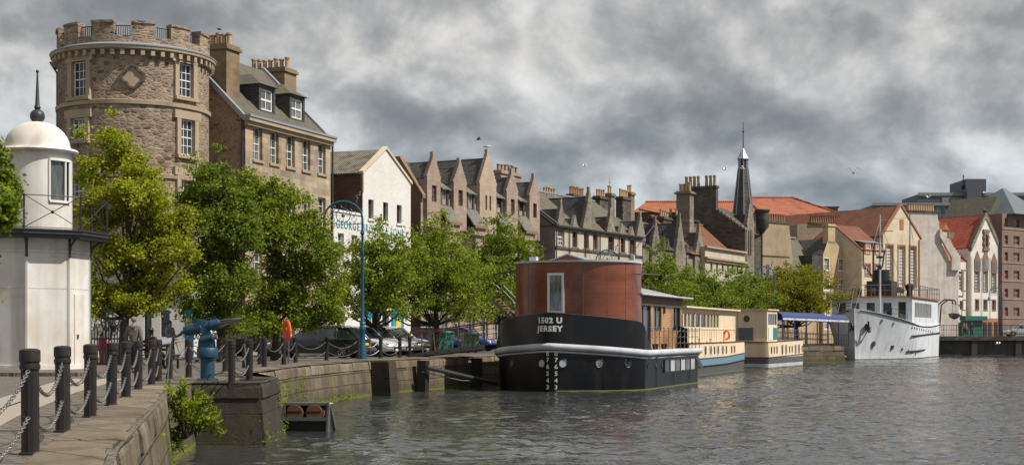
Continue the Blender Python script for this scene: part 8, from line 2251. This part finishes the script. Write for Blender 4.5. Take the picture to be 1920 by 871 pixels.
def bicycle(px, Y, ang, label):
    p = gp(px, Y); root = thing('bicycle', label, 'bicycle', (p.x, p.y, 0), math.radians(ang))
    for x in (-.52, .52):
        w = MB().torus((x, 0, .34), .33, .018, (0, 1, 0), 28, 6).build('wheel', 'tyre', root, True)
        s = MB()
        for i in range(12): a = math.pi/6*i; s.tube([(x, 0, .34), (x+.32*math.cos(a), 0, .34+.32*math.sin(a))], .004, 3)
        s.build('spokes', 'galv', w)
    MB().tube([(-.52, 0, .34), (-.15, 0, .82), (.38, 0, .84), (.0, 0, .34), (-.15, 0, .82)], .018, 6).tube([(-.52, 0, .34), (0, 0, .34)], .014, 6).tube([(.52, 0, .34), (.40, 0, .70), (.36, 0, .98)], .018, 6).build('frame', 'black', root, True)
    MB().tube([(.36, -.22, 1.0), (.36, .22, 1.0)], .014, 6).build('handlebar', 'black', root); MB().ball((-.17, 0, .92), .08, 10, 6, (1.6, .7, .35)).build('saddle', 'black', root, True)
bicycle(337, 55, 25, 'black bicycle parked beside the tall blue board')
bicycle(1758, 170.3, 0, 'bicycle leaning on the dock railing behind the white ship')
# ------------------------------------------------------------------ birds
def bird(label, loc, rz=0., fly=True, mat='gull', sc=1., wing=.0, name='seagull'):
    root = thing(name, label, 'bird', loc, rz, None); root.scale = (sc,)*3
    m = MB().tube([(-.24, 0, 0), (-.15, 0, .01), (0, 0, .03), (.12, 0, .04), (.19, 0, .07), (.24, 0, .075), (.29, 0, .065)], [.012, .045, .075, .065, .045, .04, .008], 10); m.build('body', mat, root, True)
    if fly:
        for s in (-1, 1):
            z = .16+wing; MB().loft([[(.10, s*.04, .05), (-.06, s*.04, .05), (-.06, s*.04, .035), (.10, s*.04, .035)], [(.12, s*.30, z), (-.02, s*.30, z), (-.02, s*.30, z-.01), (.12, s*.30, z-.01)], [(-.02, s*.66, z*.55), (-.07, s*.66, z*.55), (-.07, s*.66, z*.55-.006), (-.02, s*.66, z*.55-.006)]]).build('wing', mat if mat != 'gull' else 'gull', root, True)
    else:
        for s in (-1, 1):
            MB().ball((-.06, s*.055, .04), .1, 10, 6, (1.9, .35, .55)).build('wing', 'gullgrey' if mat == 'gull' else mat, root, True); MB().tube([(0, s*.025, -.03), (0, s*.025, -.16)], .006, 4).build('leg', 'yellowp', root)
f_ = FPK
_g = f_.pt(f_.x(908.5), -.2, f_.z(908.5, 289)+.38+.16); bird('gull standing on the tallest central crow stepped gable', tuple(_g), 0, False, sc=1.05)
_g = f_.pt(f_.x(954), -.2, f_.z(954, 325)+.38+.16); bird('gull perched on the fourth crow stepped gable of the pink flats', tuple(_g), 2.5, False, sc=.95)
_q = FG.pt(.95, 2.3, FG.z(442, 112, 2.7)+1.25); bird('dark pigeon sitting on the chimney pots of the tall sandstone tenement', tuple(_q), 1.2, False, 'crow', .8, name='pigeon')
for px, py, Y, rz, mt, lab, w in ((1095, 311, 110, .4, 'gull', 'small white gull flying above the grey tenement', .05), (1359, 318, 120, .3, 'gull', 'white gull flying in the sky left of the spire', .1), (1393, 316, 125, 2.9, 'gull', 'white gull flying across the spire lantern', .12), (1600, 325, 90, 1.4, 'crow', 'dark bird flying high in the right sky', .3), (897, 262, 110, .2, 'crow', 'tiny dark bird flying above the pink gables', .1), (1740, 370, 150, .5, 'gull', 'pale gull flying before the modern office block', .12), (1846, 362, 160, .2, 'gull', 'gull flying beside the lift tower of the office block', .1), (1871, 644, 120, .1, 'gull', 'white gull skimming low over the water by the dark dock wall', .05)):
    p = gp(px, Y, zat(py, Y)); bird(lab, tuple(p), rz, True, mt, .8, w)
